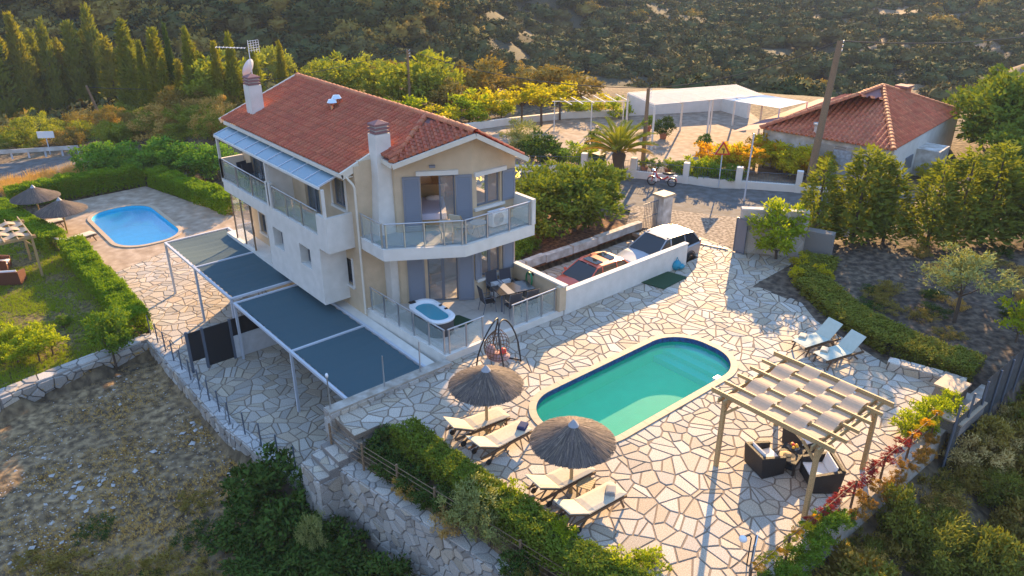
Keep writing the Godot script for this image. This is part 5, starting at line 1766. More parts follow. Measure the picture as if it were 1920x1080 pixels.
func armchair(label: String, p: Vector3, turn: float, w: float, mat: Material, group: String) -> void:
	var t := thing("wicker_armchair", label, "armchair", p, turn, group)
	var d := 0.72
	var b := MB.new()
	b.bx(-w / 2 + 0.09, w / 2 - 0.09, 0.04, 0.32, -d / 2 + 0.1, d / 2 - 0.01)
	put(b, "seat_base", mat, t)
	var bk := MB.new()
	bk.quad(Vector3(-w / 2, 0.03, -d / 2), Vector3(-w / 2, 0.74, -d / 2 - 0.09), Vector3(w / 2, 0.74, -d / 2 - 0.09), Vector3(w / 2, 0.03, -d / 2))
	bk.quad(Vector3(-w / 2 + 0.08, 0.03, -d / 2 + 0.1), Vector3(w / 2 - 0.08, 0.03, -d / 2 + 0.1), Vector3(w / 2 - 0.08, 0.73, -d / 2 - 0.01), Vector3(-w / 2 + 0.08, 0.73, -d / 2 - 0.01))
	bk.quad(Vector3(-w / 2, 0.74, -d / 2 - 0.09), Vector3(-w / 2 + 0.08, 0.73, -d / 2 - 0.01), Vector3(w / 2 - 0.08, 0.73, -d / 2 - 0.01), Vector3(w / 2, 0.74, -d / 2 - 0.09))
	put(bk, "backrest", mat, t)
	for s in [-1.0, 1.0]:
		var a := MB.new()
		var x0 = s * w / 2; var x1 = s * (w / 2 - 0.09)
		var P := [Vector3(x0, 0.03, -d / 2 + 0.002), Vector3(x0, 0.03, d / 2), Vector3(x0, 0.58, d / 2), Vector3(x0, 0.72, -d / 2 - 0.08)]
		var Q := [Vector3(x1, 0.03, -d / 2 + 0.002), Vector3(x1, 0.03, d / 2), Vector3(x1, 0.58, d / 2), Vector3(x1, 0.72, -d / 2 - 0.08)]
		a.quad(P[0], P[1], P[2], P[3]); a.quad(Q[0], Q[3], Q[2], Q[1])
		a.quad(P[1], Q[1], Q[2], P[2]); a.quad(P[2], Q[2], Q[3], P[3])
		put(a, "arm", mat, t)
	put(pad(w - 0.2, d - 0.12, 0.13), "seat_cushion", M.whitecloth, t).position = Vector3(0, 0.39, 0.05)
	var bc := put(pad(w - 0.24, 0.36, 0.1), "back_cushion", M.whitecloth, t)
	bc.position = Vector3(0, 0.6, -d / 2 + 0.13); bc.rotation.x = 1.35

func build_pergolas() -> void:
	pergola("garden_pergola", "pale wood pergola roofed with woven canvas strips over wicker chairs", Vector3(15.82, 0.02, -9.75), 3.0, 2.75, 2.3, 6, true, 81)
	pergola("garden_pergola", "pale wood pergola with white canvas on the green lawn", G(80, 518, -2.62) + Vector3(-3.0, 0, -2.75), 3.0, 2.75, 2.25, 6, true, 82)
	armchair("dark wicker armchair with its back to the green pool", G(1432, 878, 0.02), 1.2, 0.82, M.wicker, "wicker chairs under the woven pergola")
	armchair("dark wicker armchair nearest the red vine fence", G(1534, 905, 0.02), -2.25, 0.95, M.wicker, "wicker chairs under the woven pergola")
	armchair("dark wicker armchair behind the low wicker table", G(1502, 838, 0.02), -0.35, 0.82, M.wicker, "wicker chairs under the woven pergola")
	var tb := thing("coffee_table", "low dark wicker table with hat and fruit bowl", "table", G(1478, 872, 0.02), 0.2)
	var m := MB.new(); m.bx(-0.42, 0.42, 0.36, 0.42, -0.3, 0.3); put(m, "tabletop", M.wicker, tb)
	for x in [-0.38, 0.38]:
		for z in [-0.26, 0.26]:
			var l := MB.new(); l.bx(x - 0.03, x + 0.03, 0, 0.36, z - 0.03, z + 0.03); put(l, "leg", M.wicker, tb)
	var sh := MB.new(); sh.bx(-0.36, 0.36, 0.12, 0.15, -0.25, 0.25); put(sh, "shelf", M.wicker, tb)
	var pt: Vector3 = tb.position + Vector3(-0.2, 0.42, 0.02)
	var ht := thing("straw_hat", "straw sun hat with dark band lying on the wicker table", "hat", pt)
	var h1 := MB.new(); h1.lathe([Vector2(0.24, 0.005), Vector2(0.2, 0.02), Vector2(0.11, 0.025), Vector2(0.1, 0.1), Vector2(0.06, 0.125), Vector2(0, 0.13)], Vector3.ZERO, 20); put(h1, "straw_body", mk("straw", lc(0.5, 0.36, 0.18), 0.8), ht)
	var h2 := MB.new(); h2.lathe([Vector2(0.114, 0.028), Vector2(0.112, 0.055)], Vector3.ZERO, 20); put(h2, "band", M.black, ht)
	var fb := thing("fruit_bowl", "glass bowl of red and orange fruit on the wicker table", "fruit bowl", tb.position + Vector3(0.2, 0.42, -0.05))
	var f1 := MB.new(); f1.lathe([Vector2(0.05, 0), Vector2(0.13, 0.04), Vector2(0.18, 0.1)], Vector3.ZERO, 16); put(f1, "bowl", M.pane, fb)
	rng.seed = 6
	for i in 7:
		var f := MB.new(); f.ball(Vector3(rf(-0.08, 0.08), 0.07 + rf(0, 0.07), rf(-0.08, 0.08)), Vector3.ONE * 0.045, 8, 6)
		put(f, "fruit", M.signred if i % 2 else M.signyellow, fb)
	# sofa set on the lawn
	armchair("reddish brown wicker armchair under the lawn pergola", G(22, 530, -2.6), 2.6, 1.2, M.redwicker, "")
	armchair("reddish brown wicker armchair at the lawn pergola's far side", G(5, 505, -2.6), 1.2, 0.9, M.redwicker, "")

# ---------------------------------------------------------------- terrace furniture of the villa
func dining_chair(label: String, p: Vector3, turn: float, group: String) -> void:
	var t := thing("garden_chair", label, "chair", p, turn, group)
	var s := MB.new(); s.box(Vector3(0, 0.44, 0), Vector3(0.48, 0.03, 0.46)); put(s, "seat", M.black, t)
	var b := MB.new(); b.box(Vector3(0, 0.76, -0.28), Vector3(0.46, 0.6, 0.02), Basis(Vector3.RIGHT, -0.18)); put(b, "backrest", mk("sling", lc(0.045, 0.045, 0.055), 0.8), t)
	for x in [-0.24, 0.24]:
		var l := MB.new(); l.tube([Vector3(x, 0, 0.24), Vector3(x, 0.64, 0.2), Vector3(x, 0.66, -0.25)], 0.014, 0.014, 5); put(l, "front_leg", M.darksteel, t)
		var r := MB.new(); r.tube([Vector3(x, 0, -0.3), Vector3(x, 0.44, -0.2), Vector3(x, 1.06, -0.34)], 0.014, 0.014, 5); put(r, "rear_leg", M.darksteel, t)

func build_terrace_things() -> void:
	var tc := Vector3(17.65, 0.294, -20.75)
	var turn := -0.25
	var tb := thing("dining_table", "dark glass-topped dining table with patterned runner on the terrace", "table", tc, turn)
	var m := MB.new(); m.box(Vector3(0, 0.73, 0), Vector3(1.5, 0.03, 0.9)); put(m, "tabletop", mk("tabletop", lc(0.06, 0.055, 0.05), 0.2), tb)
	for x in [-0.66, 0.66]:
		for z in [-0.37, 0.37]:
			var l := MB.new(); l.bx(x - 0.025, x + 0.025, 0, 0.715, z - 0.025, z + 0.025); put(l, "leg", M.darksteel, tb)
	var rn := MB.new(); rn.box(Vector3(-0.3, 0.752, 0), Vector3(0.3, 0.008, 0.96)); put(rn, "runner", M.greycloth, tb)
	for q in [[-0.42, -0.82, 0.0], [0.18, -0.82, 0.0], [-0.42, 0.8, PI], [0.3, 0.8, PI], [-1.1, 0.05, PI / 2]]:
		var o := Vector3(q[0], 0, q[1]).rotated(Vector3.UP, turn)
		dining_chair("black sling garden chair drawn up to the terrace dining table", tc + o, turn + q[2], "chairs round the terrace dining table")
	# hot tub
	var ht := thing("hot_tub", "oval white hot tub with grey skirt and bubbling blue water", "hot tub", Vector3(14.2, 0.294, -21.3), -0.06)
	var ol := rounded_rect(-0.55, 0.55, -1.05, 1.05, 0.5, 8)
	var sk := MB.new()
	for i in ol.size():
		var a := ol[i] * 0.94; var b := ol[(i + 1) % ol.size()] * 0.94
		sk.quad(Vector3(b.x, 0, b.y), Vector3(a.x, 0, a.y), Vector3(a.x, 0.62, a.y), Vector3(b.x, 0.62, b.y))
	put(sk, "skirt", M.spagrey, ht)
	var rim := MB.new()
	var rings := [[1.0, 0.6], [1.02, 0.66], [0.97, 0.70], [0.86, 0.70], [0.78, 0.64], [0.66, 0.34], [0.0, 0.30]]
	var inn := []
	for q in rings:
		var ring := []
		for i in ol.size():
			var p := ol[i]
			var sc: float = q[0]
			var waist := 1.0
			if sc < 0.9: waist = 1.0 - 0.22 * exp(-pow(p.y / 0.32, 2)) * (0.9 - sc) / 0.3
			ring.append(Vector3(p.x * (sc - (0.0 if sc > 0.9 else 0.06)) * waist, q[1], p.y * sc))
		inn.append(ring)
	for k in rings.size() - 1:
		for i in ol.size():
			var j := (i + 1) % ol.size()
			rim.quad(inn[k][j], inn[k][i], inn[k + 1][i], inn[k + 1][j])
	put(rim, "shell", M.plasticwhite, ht)
	var wt := MB.new()
	for i in ol.size():
		wt.tri(Vector3(0, 0.6, 0), inn[4][(i + 1) % ol.size()] * Vector3(0.97, 0, 0.97) + Vector3(0, 0.6, 0), inn[4][i] * Vector3(0.97, 0, 0.97) + Vector3(0, 0.6, 0))
	put(wt, "water", M.spawater, ht)
	for q in [[-0.28, -0.93, 0.17], [0.44, -0.1, 0.08], [0.46, 0.25, 0.08]]:
		var b := MB.new(); b.box(Vector3(q[0], 0.72, q[1]), Vector3(q[2] * 1.4, 0.03, q[2])); put(b, "control_pad", M.black, ht)
	var gm := thing("outdoor_mat", "small dark green mat beside the hot tub", "mat", Vector3(15.15, 0.294, -20.95), 0.2)
	var g1 := MB.new(); g1.prism(rounded_rect(-0.32, 0.42, -0.42, 0.4, 0.12, 4), 0, 0.02); put(g1, "mat_sheet", M.greenmat, gm)
	var ho := thing("garden_hose", "coiled green hose hung on the terrace side wall", "hose", Vector3(18.66, 1.0, -20.9))
	var hm := MB.new()
	var pts := []
	for i in 90:
		var a := TAU * i / 15.0
		pts.append(Vector3(-0.02 - 0.012 * (i / 15), 0.05 + cos(a) * (0.3 + 0.004 * (i % 7)), sin(a) * 0.17))
	hm.tube(pts, 0.017, 0.017, 5); put(hm, "coil", M.hosegreen, ho)
	var hb := MB.new(); hb.bx(0.0, 0.11, 0.2, 0.34, -0.1, 0.1); put(hb, "bracket", M.black, ho)
	var bt := thing("side_table", "dark low table standing against the terrace side wall", "table", Vector3(18.3, 0.294, -21.25))
	var b1 := MB.new(); b1.bx(-0.38, 0.38, 0.42, 0.46, -0.55, 0.55); put(b1, "tabletop", M.black, bt)
	for x in [-0.33, 0.33]:
		for z in [-0.5, 0.5]:
			var l := MB.new(); l.bx(x - 0.02, x + 0.02, 0, 0.42, z - 0.02, z + 0.02); put(l, "leg", M.darksteel, bt)
	# upper front balcony: two pale folding chairs and a small round table
	for q in [[Vector3(15.35, 3.29, -21.75), 2.4, "pale folding deck chair leaning beside the balcony's steel posts"], [Vector3(16.0, 3.29, -21.85), 2.0, "pale folding deck chair next to the balcony glass door"]]:
		var c := thing("folding_chair", q[2], "chair", q[0], q[1])
		var f := MB.new(); f.box(Vector3(0, 0.4, 0), Vector3(0.46, 0.02, 0.42)); put(f, "seat", M.cushion, c)
		var f2 := MB.new(); f2.box(Vector3(0, 0.68, -0.3), Vector3(0.46, 0.56, 0.02), Basis(Vector3.RIGHT, -0.35)); put(f2, "backrest", M.cushion, c)
		for x in [-0.24, 0.24]:
			var l := MB.new(); l.beam(Vector3(x, 0, 0.25), Vector3(x, 0.95, -0.4), 0.025, 0.03); put(l, "leg", M.wood, c)
			var l2 := MB.new(); l2.beam(Vector3(x * 0.9, 0, -0.28), Vector3(x * 0.9, 0.4, 0.2), 0.025, 0.03); put(l2, "leg", M.wood, c)
	var rt := thing("side_table", "small round glass table behind the balcony balustrade", "table", Vector3(16.55, 3.29, -21.45))
	var r1 := MB.new(); r1.lathe([Vector2(0, 0.5), Vector2(0.32, 0.5), Vector2(0.32, 0.515), Vector2(0, 0.516)], Vector3.ZERO, 18); put(r1, "tabletop", M.bluefloor, rt)
	for k in 3:
		var a := TAU * k / 3; var l := MB.new(); l.tube([Vector3(cos(a) * 0.25, 0, sin(a) * 0.25), Vector3(cos(a + 1) * 0.1, 0.5, sin(a + 1) * 0.1)], 0.012, 0.012, 5); put(l, "leg", M.darksteel, rt)
	# far side balcony: table and dark chairs
	var ft := thing("balcony_table", "glass table between dark chairs on the side balcony", "table", Vector3(12.6, 3.13, -32.0))
	var f1 := MB.new(); f1.box(Vector3(0, 0.72, 0), Vector3(0.6, 0.02, 1.0)); put(f1, "tabletop", M.darkpane, ft)
	for x in [-0.25, 0.25]:
		for z in [-0.42, 0.42]:
			var l := MB.new(); l.tube([Vector3(x, 0, z), Vector3(x, 0.71, z)], 0.015, 0.015, 5); put(l, "leg", M.darksteel, ft)
	for q in [[-33.2, 0.2], [-32.75, 0.0], [-30.9, PI]]:
		dining_chair("dark woven chair at the glass table on the side balcony", Vector3(12.65, 3.13, q[0]), q[1], "chairs on the side balcony")

# ---------------------------------------------------------------- vehicles
# stations along x (front at +x): [x, y_bottom, y_belt, half width]; cabin: [x, y_roof, half width at roof]
func car(called: String, label: String, p: Vector3, turn: float, paint: Material, st: Array, cab: Array, wheels: Array, wr: float, sunroofs: Array, rails: bool) -> void:
	var t := thing(called, label, "car", p, turn)
	var sec := []
	for s in st:
		var x: float = s[0]; var yb: float = s[1]; var yt: float = s[2]; var w: float = s[3]
		var ring := []
		for q in [[0.0, yb], [w * 0.86, yb], [w * 0.97, yb + 0.12], [w, lerpf(yb, yt, 0.55)], [w * 0.985, yt - 0.06], [w * 0.9, yt], [w * 0.5, yt + 0.035], [0.0, yt + 0.05]]: ring.append(Vector3(x, q[1], q[0]))
		sec.append(ring)
	var b := MB.new()
	for i in sec.size() - 1:
		for k in sec[i].size() - 1:
			for m in [1.0, -1.0]:
				var f := Vector3(1, 1, m)
				var a0: Vector3 = sec[i][k] * f; var a1: Vector3 = sec[i][k + 1] * f; var b0: Vector3 = sec[i + 1][k] * f; var b1: Vector3 = sec[i + 1][k + 1] * f
				if m > 0: b.quad(a0, b0, b1, a1)
				else: b.quad(a0, a1, b1, b0)
	for e in [0, sec.size() - 1]:
		for k in sec[e].size() - 1:
			b.quad(sec[e][k], sec[e][k + 1], sec[e][k + 1] * Vector3(1, 1, -1), sec[e][k] * Vector3(1, 1, -1))
	put(b, "body", paint, t)
	# cabin glass and roof: cab rows are [x_bottom, x_top, y_belt, y_roof, w_bottom, w_top]
	var g := MB.new(); var rf2 := MB.new(); var pls := [MB.new(), MB.new()]
	for i in cab.size() - 1:
		var c = cab[i]; var d = cab[i + 1]
		for m in [1.0, -1.0]:
			var pl: MB = pls[0] if m > 0 else pls[1]
			var a0 := Vector3(c[0], c[2], c[4] * m); var a1 := Vector3(c[1], c[3], c[5] * m); var b0 := Vector3(d[0], d[2], d[4] * m); var b1 := Vector3(d[1], d[3], d[5] * m)
			g.quad(a0, b0, b1, a1)
			var a2 := Vector3(c[1], c[3] + 0.045, c[5] * m * 0.6); var b2 := Vector3(d[1], d[3] + 0.045, d[5] * m * 0.6)
			rf2.quad(a1 + Vector3(0, 0.012, 0), b1 + Vector3(0, 0.012, 0), b2, a2)
			pl.beam(a0 + Vector3(0, 0, 0.008 * m), a1 + Vector3(0, 0, 0.008 * m), 0.05, 0.03)
			pl.beam(a1 + Vector3(0, 0.006, 0.008 * m), b1 + Vector3(0, 0.006, 0.008 * m), 0.05, 0.035)
			if i == cab.size() - 2: pl.beam(b0 + Vector3(0, 0, 0.008 * m), b1 + Vector3(0, 0, 0.008 * m), 0.06, 0.05)
		rf2.quad(Vector3(c[1], c[3] + 0.045, c[5] * 0.6), Vector3(d[1], d[3] + 0.045, d[5] * 0.6), Vector3(d[1], d[3] + 0.045, -d[5] * 0.6), Vector3(c[1], c[3] + 0.045, -c[5] * 0.6))
	for e in [0, cab.size() - 1]:
		var c = cab[e]
		g.quad(Vector3(c[0], c[2], -c[4]), Vector3(c[0], c[2], c[4]), Vector3(c[1], c[3], c[5]), Vector3(c[1], c[3], -c[5]))
	put(g, "window_glass", M.carglass, t)
	put(rf2, "roof", paint, t)
	for pl in pls: put(pl, "side_frame", paint, t)
	for s in sunroofs:
		var m := MB.new(); m.bx(s[0], s[1], s[2], s[2] + 0.012, -0.4, 0.4); put(m, "sunroof", M.carglass, t)
	if rails:
		for z in [-1.0, 1.0]:
			var m := MB.new()
			var c0 = cab[0]; var c1 = cab[cab.size() - 1]
			m.tube([Vector3(c0[1] - 0.1, c0[3] + 0.06, z * c0[5] * 0.93), Vector3(c1[1] + 0.1, c1[3] + 0.06, z * c1[5] * 0.93)], 0.018, 0.018, 6); put(m, "roof_rail", M.black, t)
	for wx in wheels:
		for z in [-1.0, 1.0]:
			var hw: float = st[2][3]
			var o := Vector3(wx, wr, z * (hw - 0.08))
			var ty := MB.new(); ty.tube([o - Vector3(0, 0, 0.1 * z), o + Vector3(0, 0, 0.1 * z)], wr, wr, 22)
			var n := put(ty, "tyre", M.rubber, t)
			var ri := MB.new(); ri.tube([o + Vector3(0, 0, 0.09 * z), o + Vector3(0, 0, 0.112 * z)], wr * 0.66, wr * 0.6, 18); put(ri, "rim", M.chrome, n)
			var ar := MB.new()
			for k in 12:
				var a := PI * k / 12; var a2 := PI * (k + 1) / 12
				var r1 := wr * 1.1; var r2 := wr * 1.24
				var zz: float = z * (hw + 0.004)
				ar.quad(Vector3(wx + cos(a) * r1, wr + sin(a) * r1, zz), Vector3(wx + cos(a2) * r1, wr + sin(a2) * r1, zz), Vector3(wx + cos(a2) * r2, wr + sin(a2) * r2, zz), Vector3(wx + cos(a) * r2, wr + sin(a) * r2, zz))
			put(ar, "wheel_arch", M.black, t)
	var f = st[st.size() - 1]; var r = st[0]
	for z in [-1.0, 1.0]:
		var hl := MB.new(); hl.ball(Vector3(f[0] - 0.16, f[2] - 0.10, z * f[3] * 0.8), Vector3(0.19, 0.08, 0.17), 10, 6); put(hl, "headlight", M.plasticwhite, t)
		var tl := MB.new(); tl.box(Vector3(r[0] + 0.05, r[2] - 0.08, z * r[3] * 0.86), Vector3(0.16, 0.36, 0.2)); put(tl, "tail_light", M.redlamp, t)
		var c = cab[0]
		var mi := MB.new(); mi.ball(Vector3(c[0] - 0.35, c[2] + 0.08, z * (c[4] + 0.16)), Vector3(0.07, 0.07, 0.11), 9, 6); put(mi, "wing_mirror", paint, t)
	var bp := MB.new(); bp.bx(f[0] - 0.05, f[0] + 0.03, f[1] + 0.04, f[1] + 0.2, -f[3] * 0.8, f[3] * 0.8); put(bp, "bumper", M.black, t)

func build_vehicles() -> void:
	# rear to front
	car("parked_car", "silver grey estate car parked behind the white wall, nearer the gate", Vector3(25.95, -0.375, -20.5), PI - 0.03, M.cargrey,
		[[-2.15, 0.42, 0.95, 0.74], [-2.0, 0.30, 1.0, 0.84], [-1.0, 0.24, 0.98, 0.89], [0.6, 0.24, 0.96, 0.89], [1.3, 0.26, 0.92, 0.87], [1.95, 0.32, 0.82, 0.80], [2.15, 0.42, 0.70, 0.66]],
		[[0.95, 0.15, 0.97, 1.52, 0.80, 0.62], [0.0, -0.1, 0.99, 1.56, 0.84, 0.65], [-1.0, -1.0, 1.0, 1.55, 0.84, 0.65], [-2.05, -1.7, 1.0, 1.47, 0.78, 0.6]], [-1.28, 1.32], 0.33, [], true)
	car("parked_car", "rust red hatchback with two open sunroofs parked behind the white wall", Vector3(21.75, -0.375, -20.5), PI - 0.02, M.carred,
		[[-1.9, 0.40, 0.88, 0.70], [-1.78, 0.30, 0.94, 0.80], [-0.9, 0.23, 0.93, 0.84], [0.5, 0.23, 0.90, 0.84], [1.15, 0.25, 0.86, 0.82], [1.7, 0.30, 0.76, 0.75], [1.88, 0.40, 0.64, 0.62]],
		[[0.98, 0.25, 0.91, 1.38, 0.75, 0.57], [0.1, 0.0, 0.93, 1.43, 0.79, 0.60], [-0.8, -0.8, 0.94, 1.42, 0.79, 0.60], [-1.8, -1.35, 0.94, 1.34, 0.72, 0.54]], [-1.18, 1.2], 0.30, [[-0.25, 0.15, 1.475], [-1.05, -0.65, 1.47]], false)
	# moped by the neighbour's fence
	var m := thing("moped", "small red and white moped parked at the neighbour's fence", "moped", G(1240, 349, 0.0), atan2(-(G(1187, 333).z - G(1285, 343).z), G(1187, 333).x - G(1285, 343).x))
	for x in [-0.58, 0.58]:
		var w := MB.new()
		var pts := []
		for i in 21: pts.append(Vector3(x + cos(TAU * i / 20) * 0.24, 0.27 + sin(TAU * i / 20) * 0.24, 0))
		w.tube(pts, 0.035, 0.035, 7, false)
		var n := put(w, "wheel", M.rubber, m)
		var sp := MB.new()
		for i in 8: sp.tube([Vector3(x, 0.27, 0), Vector3(x + cos(TAU * i / 8) * 0.23, 0.27 + sin(TAU * i / 8) * 0.23, 0)], 0.005, 0.005, 4)
		put(sp, "spokes", M.chrome, n)
		var fd := MB.new()
		for k in 9:
			var a := PI * (0.1 + 0.8 * k / 9); var a2 := PI * (0.1 + 0.8 * (k + 1) / 9)
			fd.quad(Vector3(x + cos(a) * 0.31, 0.27 + sin(a) * 0.31, -0.06), Vector3(x + cos(a2) * 0.31, 0.27 + sin(a2) * 0.31, -0.06), Vector3(x + cos(a2) * 0.31, 0.27 + sin(a2) * 0.31, 0.06), Vector3(x + cos(a) * 0.31, 0.27 + sin(a) * 0.31, 0.06))
		put(fd, "mudguard", M.mopedred, m)
	var fr := MB.new(); fr.tube([Vector3(0.45, 0.85, 0), Vector3(0.25, 0.5, 0), Vector3(-0.1, 0.42, 0), Vector3(-0.35, 0.6, 0)], 0.06, 0.05, 8); fr.tube([Vector3(0.45, 0.9, 0), Vector3(0.58, 0.27, 0)], 0.03, 0.03, 7); put(fr, "frame", M.mopedred, m)
	var en := MB.new(); en.box(Vector3(-0.05, 0.32, 0), Vector3(0.3, 0.2, 0.2)); en.tube([Vector3(0, 0.25, 0.1), Vector3(-0.75, 0.3, 0.13)], 0.035, 0.045, 7); put(en, "engine", M.darksteel, m)
	var se := MB.new(); se.ball(Vector3(-0.35, 0.76, 0), Vector3(0.36, 0.07, 0.13), 12, 6); put(se, "seat", M.black, m)
	var lg := MB.new(); lg.box(Vector3(0.36, 0.55, 0), Vector3(0.05, 0.5, 0.42), Basis(Vector3.BACK, -0.25)); put(lg, "leg_shield", M.plasticwhite, m)
	var hb := MB.new(); hb.tube([Vector3(0.36, 1.0, -0.32), Vector3(0.46, 0.97, 0), Vector3(0.36, 1.0, 0.32)], 0.016, 0.016, 6); put(hb, "handlebar", M.chrome, m)
	var hl := MB.new(); hl.ball(Vector3(0.54, 0.93, 0), Vector3(0.1, 0.09, 0.09), 10, 6); put(hl, "headlight", M.plasticwhite, m)
	var rk := MB.new(); rk.bx(-0.85, -0.6, 0.68, 0.7, -0.12, 0.12); put(rk, "rack", M.chrome, m)

# ---------------------------------------------------------------- the neighbour's place
func build_neighbour() -> void:
	# yard
	var yd := struct("neighbour_yard")
	var ym := MB.new()
	var poly := PackedVector2Array()
	for q in [[870, 245], [960, 234], [1060, 222], [1180, 216], [1300, 208], [1400, 206], [1470, 260], [1530, 330], [1540, 356], [1300, 345], [1110, 327], [960, 318]]:
		var g := G(q[0], q[1], 0.0); poly.append(Vector2(g.x, g.z))
	ym.prism(poly, -0.3, 0.01)
	put(ym, "concrete_yard", mk("yard", lc(0.37, 0.29, 0.22), 0.92, T.stain, 0.2), yd)
	# fence wall along the road: low wall, pillars, railings
	var f := thing("boundary_fence", "white pillared wall with dark railings along the road", "fence", G(1187, 335, 0))
	var o := -f.position
	var line := [G(950, 322, 0), G(1095, 324, 0), G(1187, 333, 0), G(1285, 343, 0), G(1383, 352, 0), G(1495, 360, 0), G(1620, 372, 0)]
	for i in line.size() - 1:
		var a: Vector3 = line[i] + o; var b: Vector3 = line[i + 1] + o
		boxwall(f, a + Vector3(0, -0.1, 0), b + Vector3(0, -0.1, 0), 0.22, 0.52, M.white, "low_wall")
		var p := MB.new(); p.box(b + Vector3(0, 0.6, 0), Vector3(0.34, 1.25, 0.34), Basis(Vector3.UP, 0.5)); put(p, "pillar", M.white, f)
		var r := MB.new()
		for y in [0.5, 1.0]: r.tube([a + Vector3(0, y, 0), b + Vector3(0, y, 0)], 0.015, 0.015, 5)
		var n := int((b - a).length() / 0.14)
		for k in n: r.tube([a.lerp(b, (k + 0.5) / n) + Vector3(0, 0.42, 0), a.lerp(b, (k + 0.5) / n) + Vector3(0, 1.0, 0)], 0.008, 0.008, 4)
		put(r, "railing", M.darksteel, f)
	# curved white kerb wall of the yard
	var cw := thing("garden_wall", "low curved white wall round the neighbour's yard", "wall", G(1060, 222, 0))
	var cl := [G(800, 262, 0), G(880, 244, 0), G(960, 233, 0), G(1060, 222, 0), G(1178, 217, 0)]
	for i in cl.size() - 1: boxwall(cw, cl[i] - cw.position, cl[i + 1] - cw.position, 0.3, 0.5, M.white)
	# white slatted pergola with back wall
	var wp := thing("white_pergola", "white slatted pergola over a walled terrace beyond the road", "pergola", G(1250, 212, 0))
	o = -wp.position
	var A := G(1178, 217, 0); var B := G(1352, 207, 0); var E := G(1402, 222, 0)
	boxwall(wp, A + o, B + o, 0.25, 1.7, M.white, "back_wall")
	boxwall(wp, B + o, E + o, 0.25, 1.6, M.white, "side_wall")
	var P1 := G(1178, 174, 3.0); var P2 := G(1382, 159, 3.0); var P3 := G(1432, 178, 3.0); var P4 := G(1228, 196, 3.0)
	for i in 15:
		var k := i / 14.0
		var m := MB.new(); m.beam(P1.lerp(P4, k) + o, P2.lerp(P3, k) + o, 0.11, 0.03); put(m, "slat", M.white, wp)
	for i in 5:
		var k := i / 4.0
		var m := MB.new(); m.beam(P1.lerp(P2, k) + o + Vector3(0, -0.1, 0), P4.lerp(P3, k) + o + Vector3(0, -0.1, 0), 0.09, 0.14); put(m, "beam", M.white, wp)
	for i in 3:
		for q in [[P4, P3], [P1, P2]]:
			var k := i / 2.0
			var tp: Vector3 = q[0].lerp(q[1], k) + o
			var m := MB.new(); m.tube([Vector3(tp.x, 0, tp.z), tp + Vector3(0, -0.15, 0)], 0.07, 0.07, 7); put(m, "post", M.white, wp)
	# white corrugated porch roof
	var pr := thing("porch_roof", "white corrugated sheet roof beside the slatted pergola", "roof", G(1420, 210, 0))
	o = -pr.position
	var q1 := G(1338, 183, 2.9); var q2 := G(1432, 178, 3.0); var q3 := G(1514, 191, 2.9); var q4 := G(1462, 203, 2.8)
	var n := 28
	for i in n:
		var m := MB.new()
		var k0 := float(i) / n; var k1 := float(i + 1) / n; var km := (k0 + k1) / 2
		var u := Vector3(0, 0.012, 0)
		m.quad(q1.lerp(q4, k0) + o, q1.lerp(q4, km) + o + u, q2.lerp(q3, km) + o + u, q2.lerp(q3, k0) + o)
		m.quad(q1.lerp(q4, km) + o + u, q1.lerp(q4, k1) + o, q2.lerp(q3, k1) + o, q2.lerp(q3, km) + o + u)
		put(m, "roof_sheet", M.sheetwhite, pr)
	for q in [q1, q4, q3]:
		var m := MB.new(); m.tube([Vector3(q.x, 0, q.z) + o, q + o], 0.05, 0.05, 7); put(m, "post", M.white, pr)
	# trellis poles left of the pergola
	var tr := thing("vine_trellis", "bare white pole trellis behind the yard wall", "trellis", G(1110, 212, 0))
	o = -tr.position
	for i in 7:
		var m := MB.new(); m.beam(G(1050 + i * 21, 184 - i * 1.5, 2.2) + o, G(1072 + i * 21, 196 - i * 1.5, 2.2) + o, 0.06, 0.05); put(m, "bar", M.white, tr)
	for q in [[1040, 190], [1110, 191], [1170, 190]]:
		var g := G(q[0], q[1], 2.15)
		var m := MB.new(); m.tube([Vector3(g.x, 0, g.z) + o, g + o], 0.04, 0.04, 6); put(m, "post", M.white, tr)
	var lr := MB.new(); lr.beam(G(1035, 190, 2.15) + o, G(1180, 190, 2.15) + o, 0.05, 0.05); put(lr, "long_bar", M.white, tr)
	# house with hipped tile roof
	var h := thing("farmhouse", "old whitewashed stone farmhouse with hipped red tile roof", "house", Vector3(48, 0, -22))
	o = -h.position
	var ye := 2.3
	var FL := G(1425, 241, ye); var FR := G(1675, 283, ye); var BR := G(1803, 210, ye); var BL := FL + (BR - FR)
	var R1 := G(1607, 180, 4.3); var R2 := G(1655, 162, 4.3)
	rng.seed = 21
	var inset := func(p: Vector3) -> Vector3:
		var c := (FL + BR) / 2
		return p + (c - p).normalized() * 0.45
	var cs := [inset.call(FL), inset.call(FR), inset.call(BR), inset.call(BL)]
	var wm := MB.new()
	var pal := [M.oldwhite, M.white, M.oldwhite, M.oldwhite]
	for i in 4:
		var a: Vector3 = cs[i]; var b: Vector3 = cs[(i + 1) % 4]
		a.y = -0.8; b.y = -0.8
		boxwall(h, a + o, b + o, 0.4 - 0.01 * i, ye + 0.75, pal[i], "wall")
	# rubble patch and pale door on the front wall, window on the side
	var fa: Vector3 = cs[0]; var fb: Vector3 = cs[1]
	fa.y = 0; fb.y = 0
	var fdv := (fb - fa).normalized(); var fo := fdv.cross(Vector3.UP); if fo.dot(Vector3(-1, 0, 0)) < 0: fo = -fo
	var fl := (fb - fa).length()
	var ns := Node3D.new(); ns.name = "wall_stones"; h.add_child(ns)
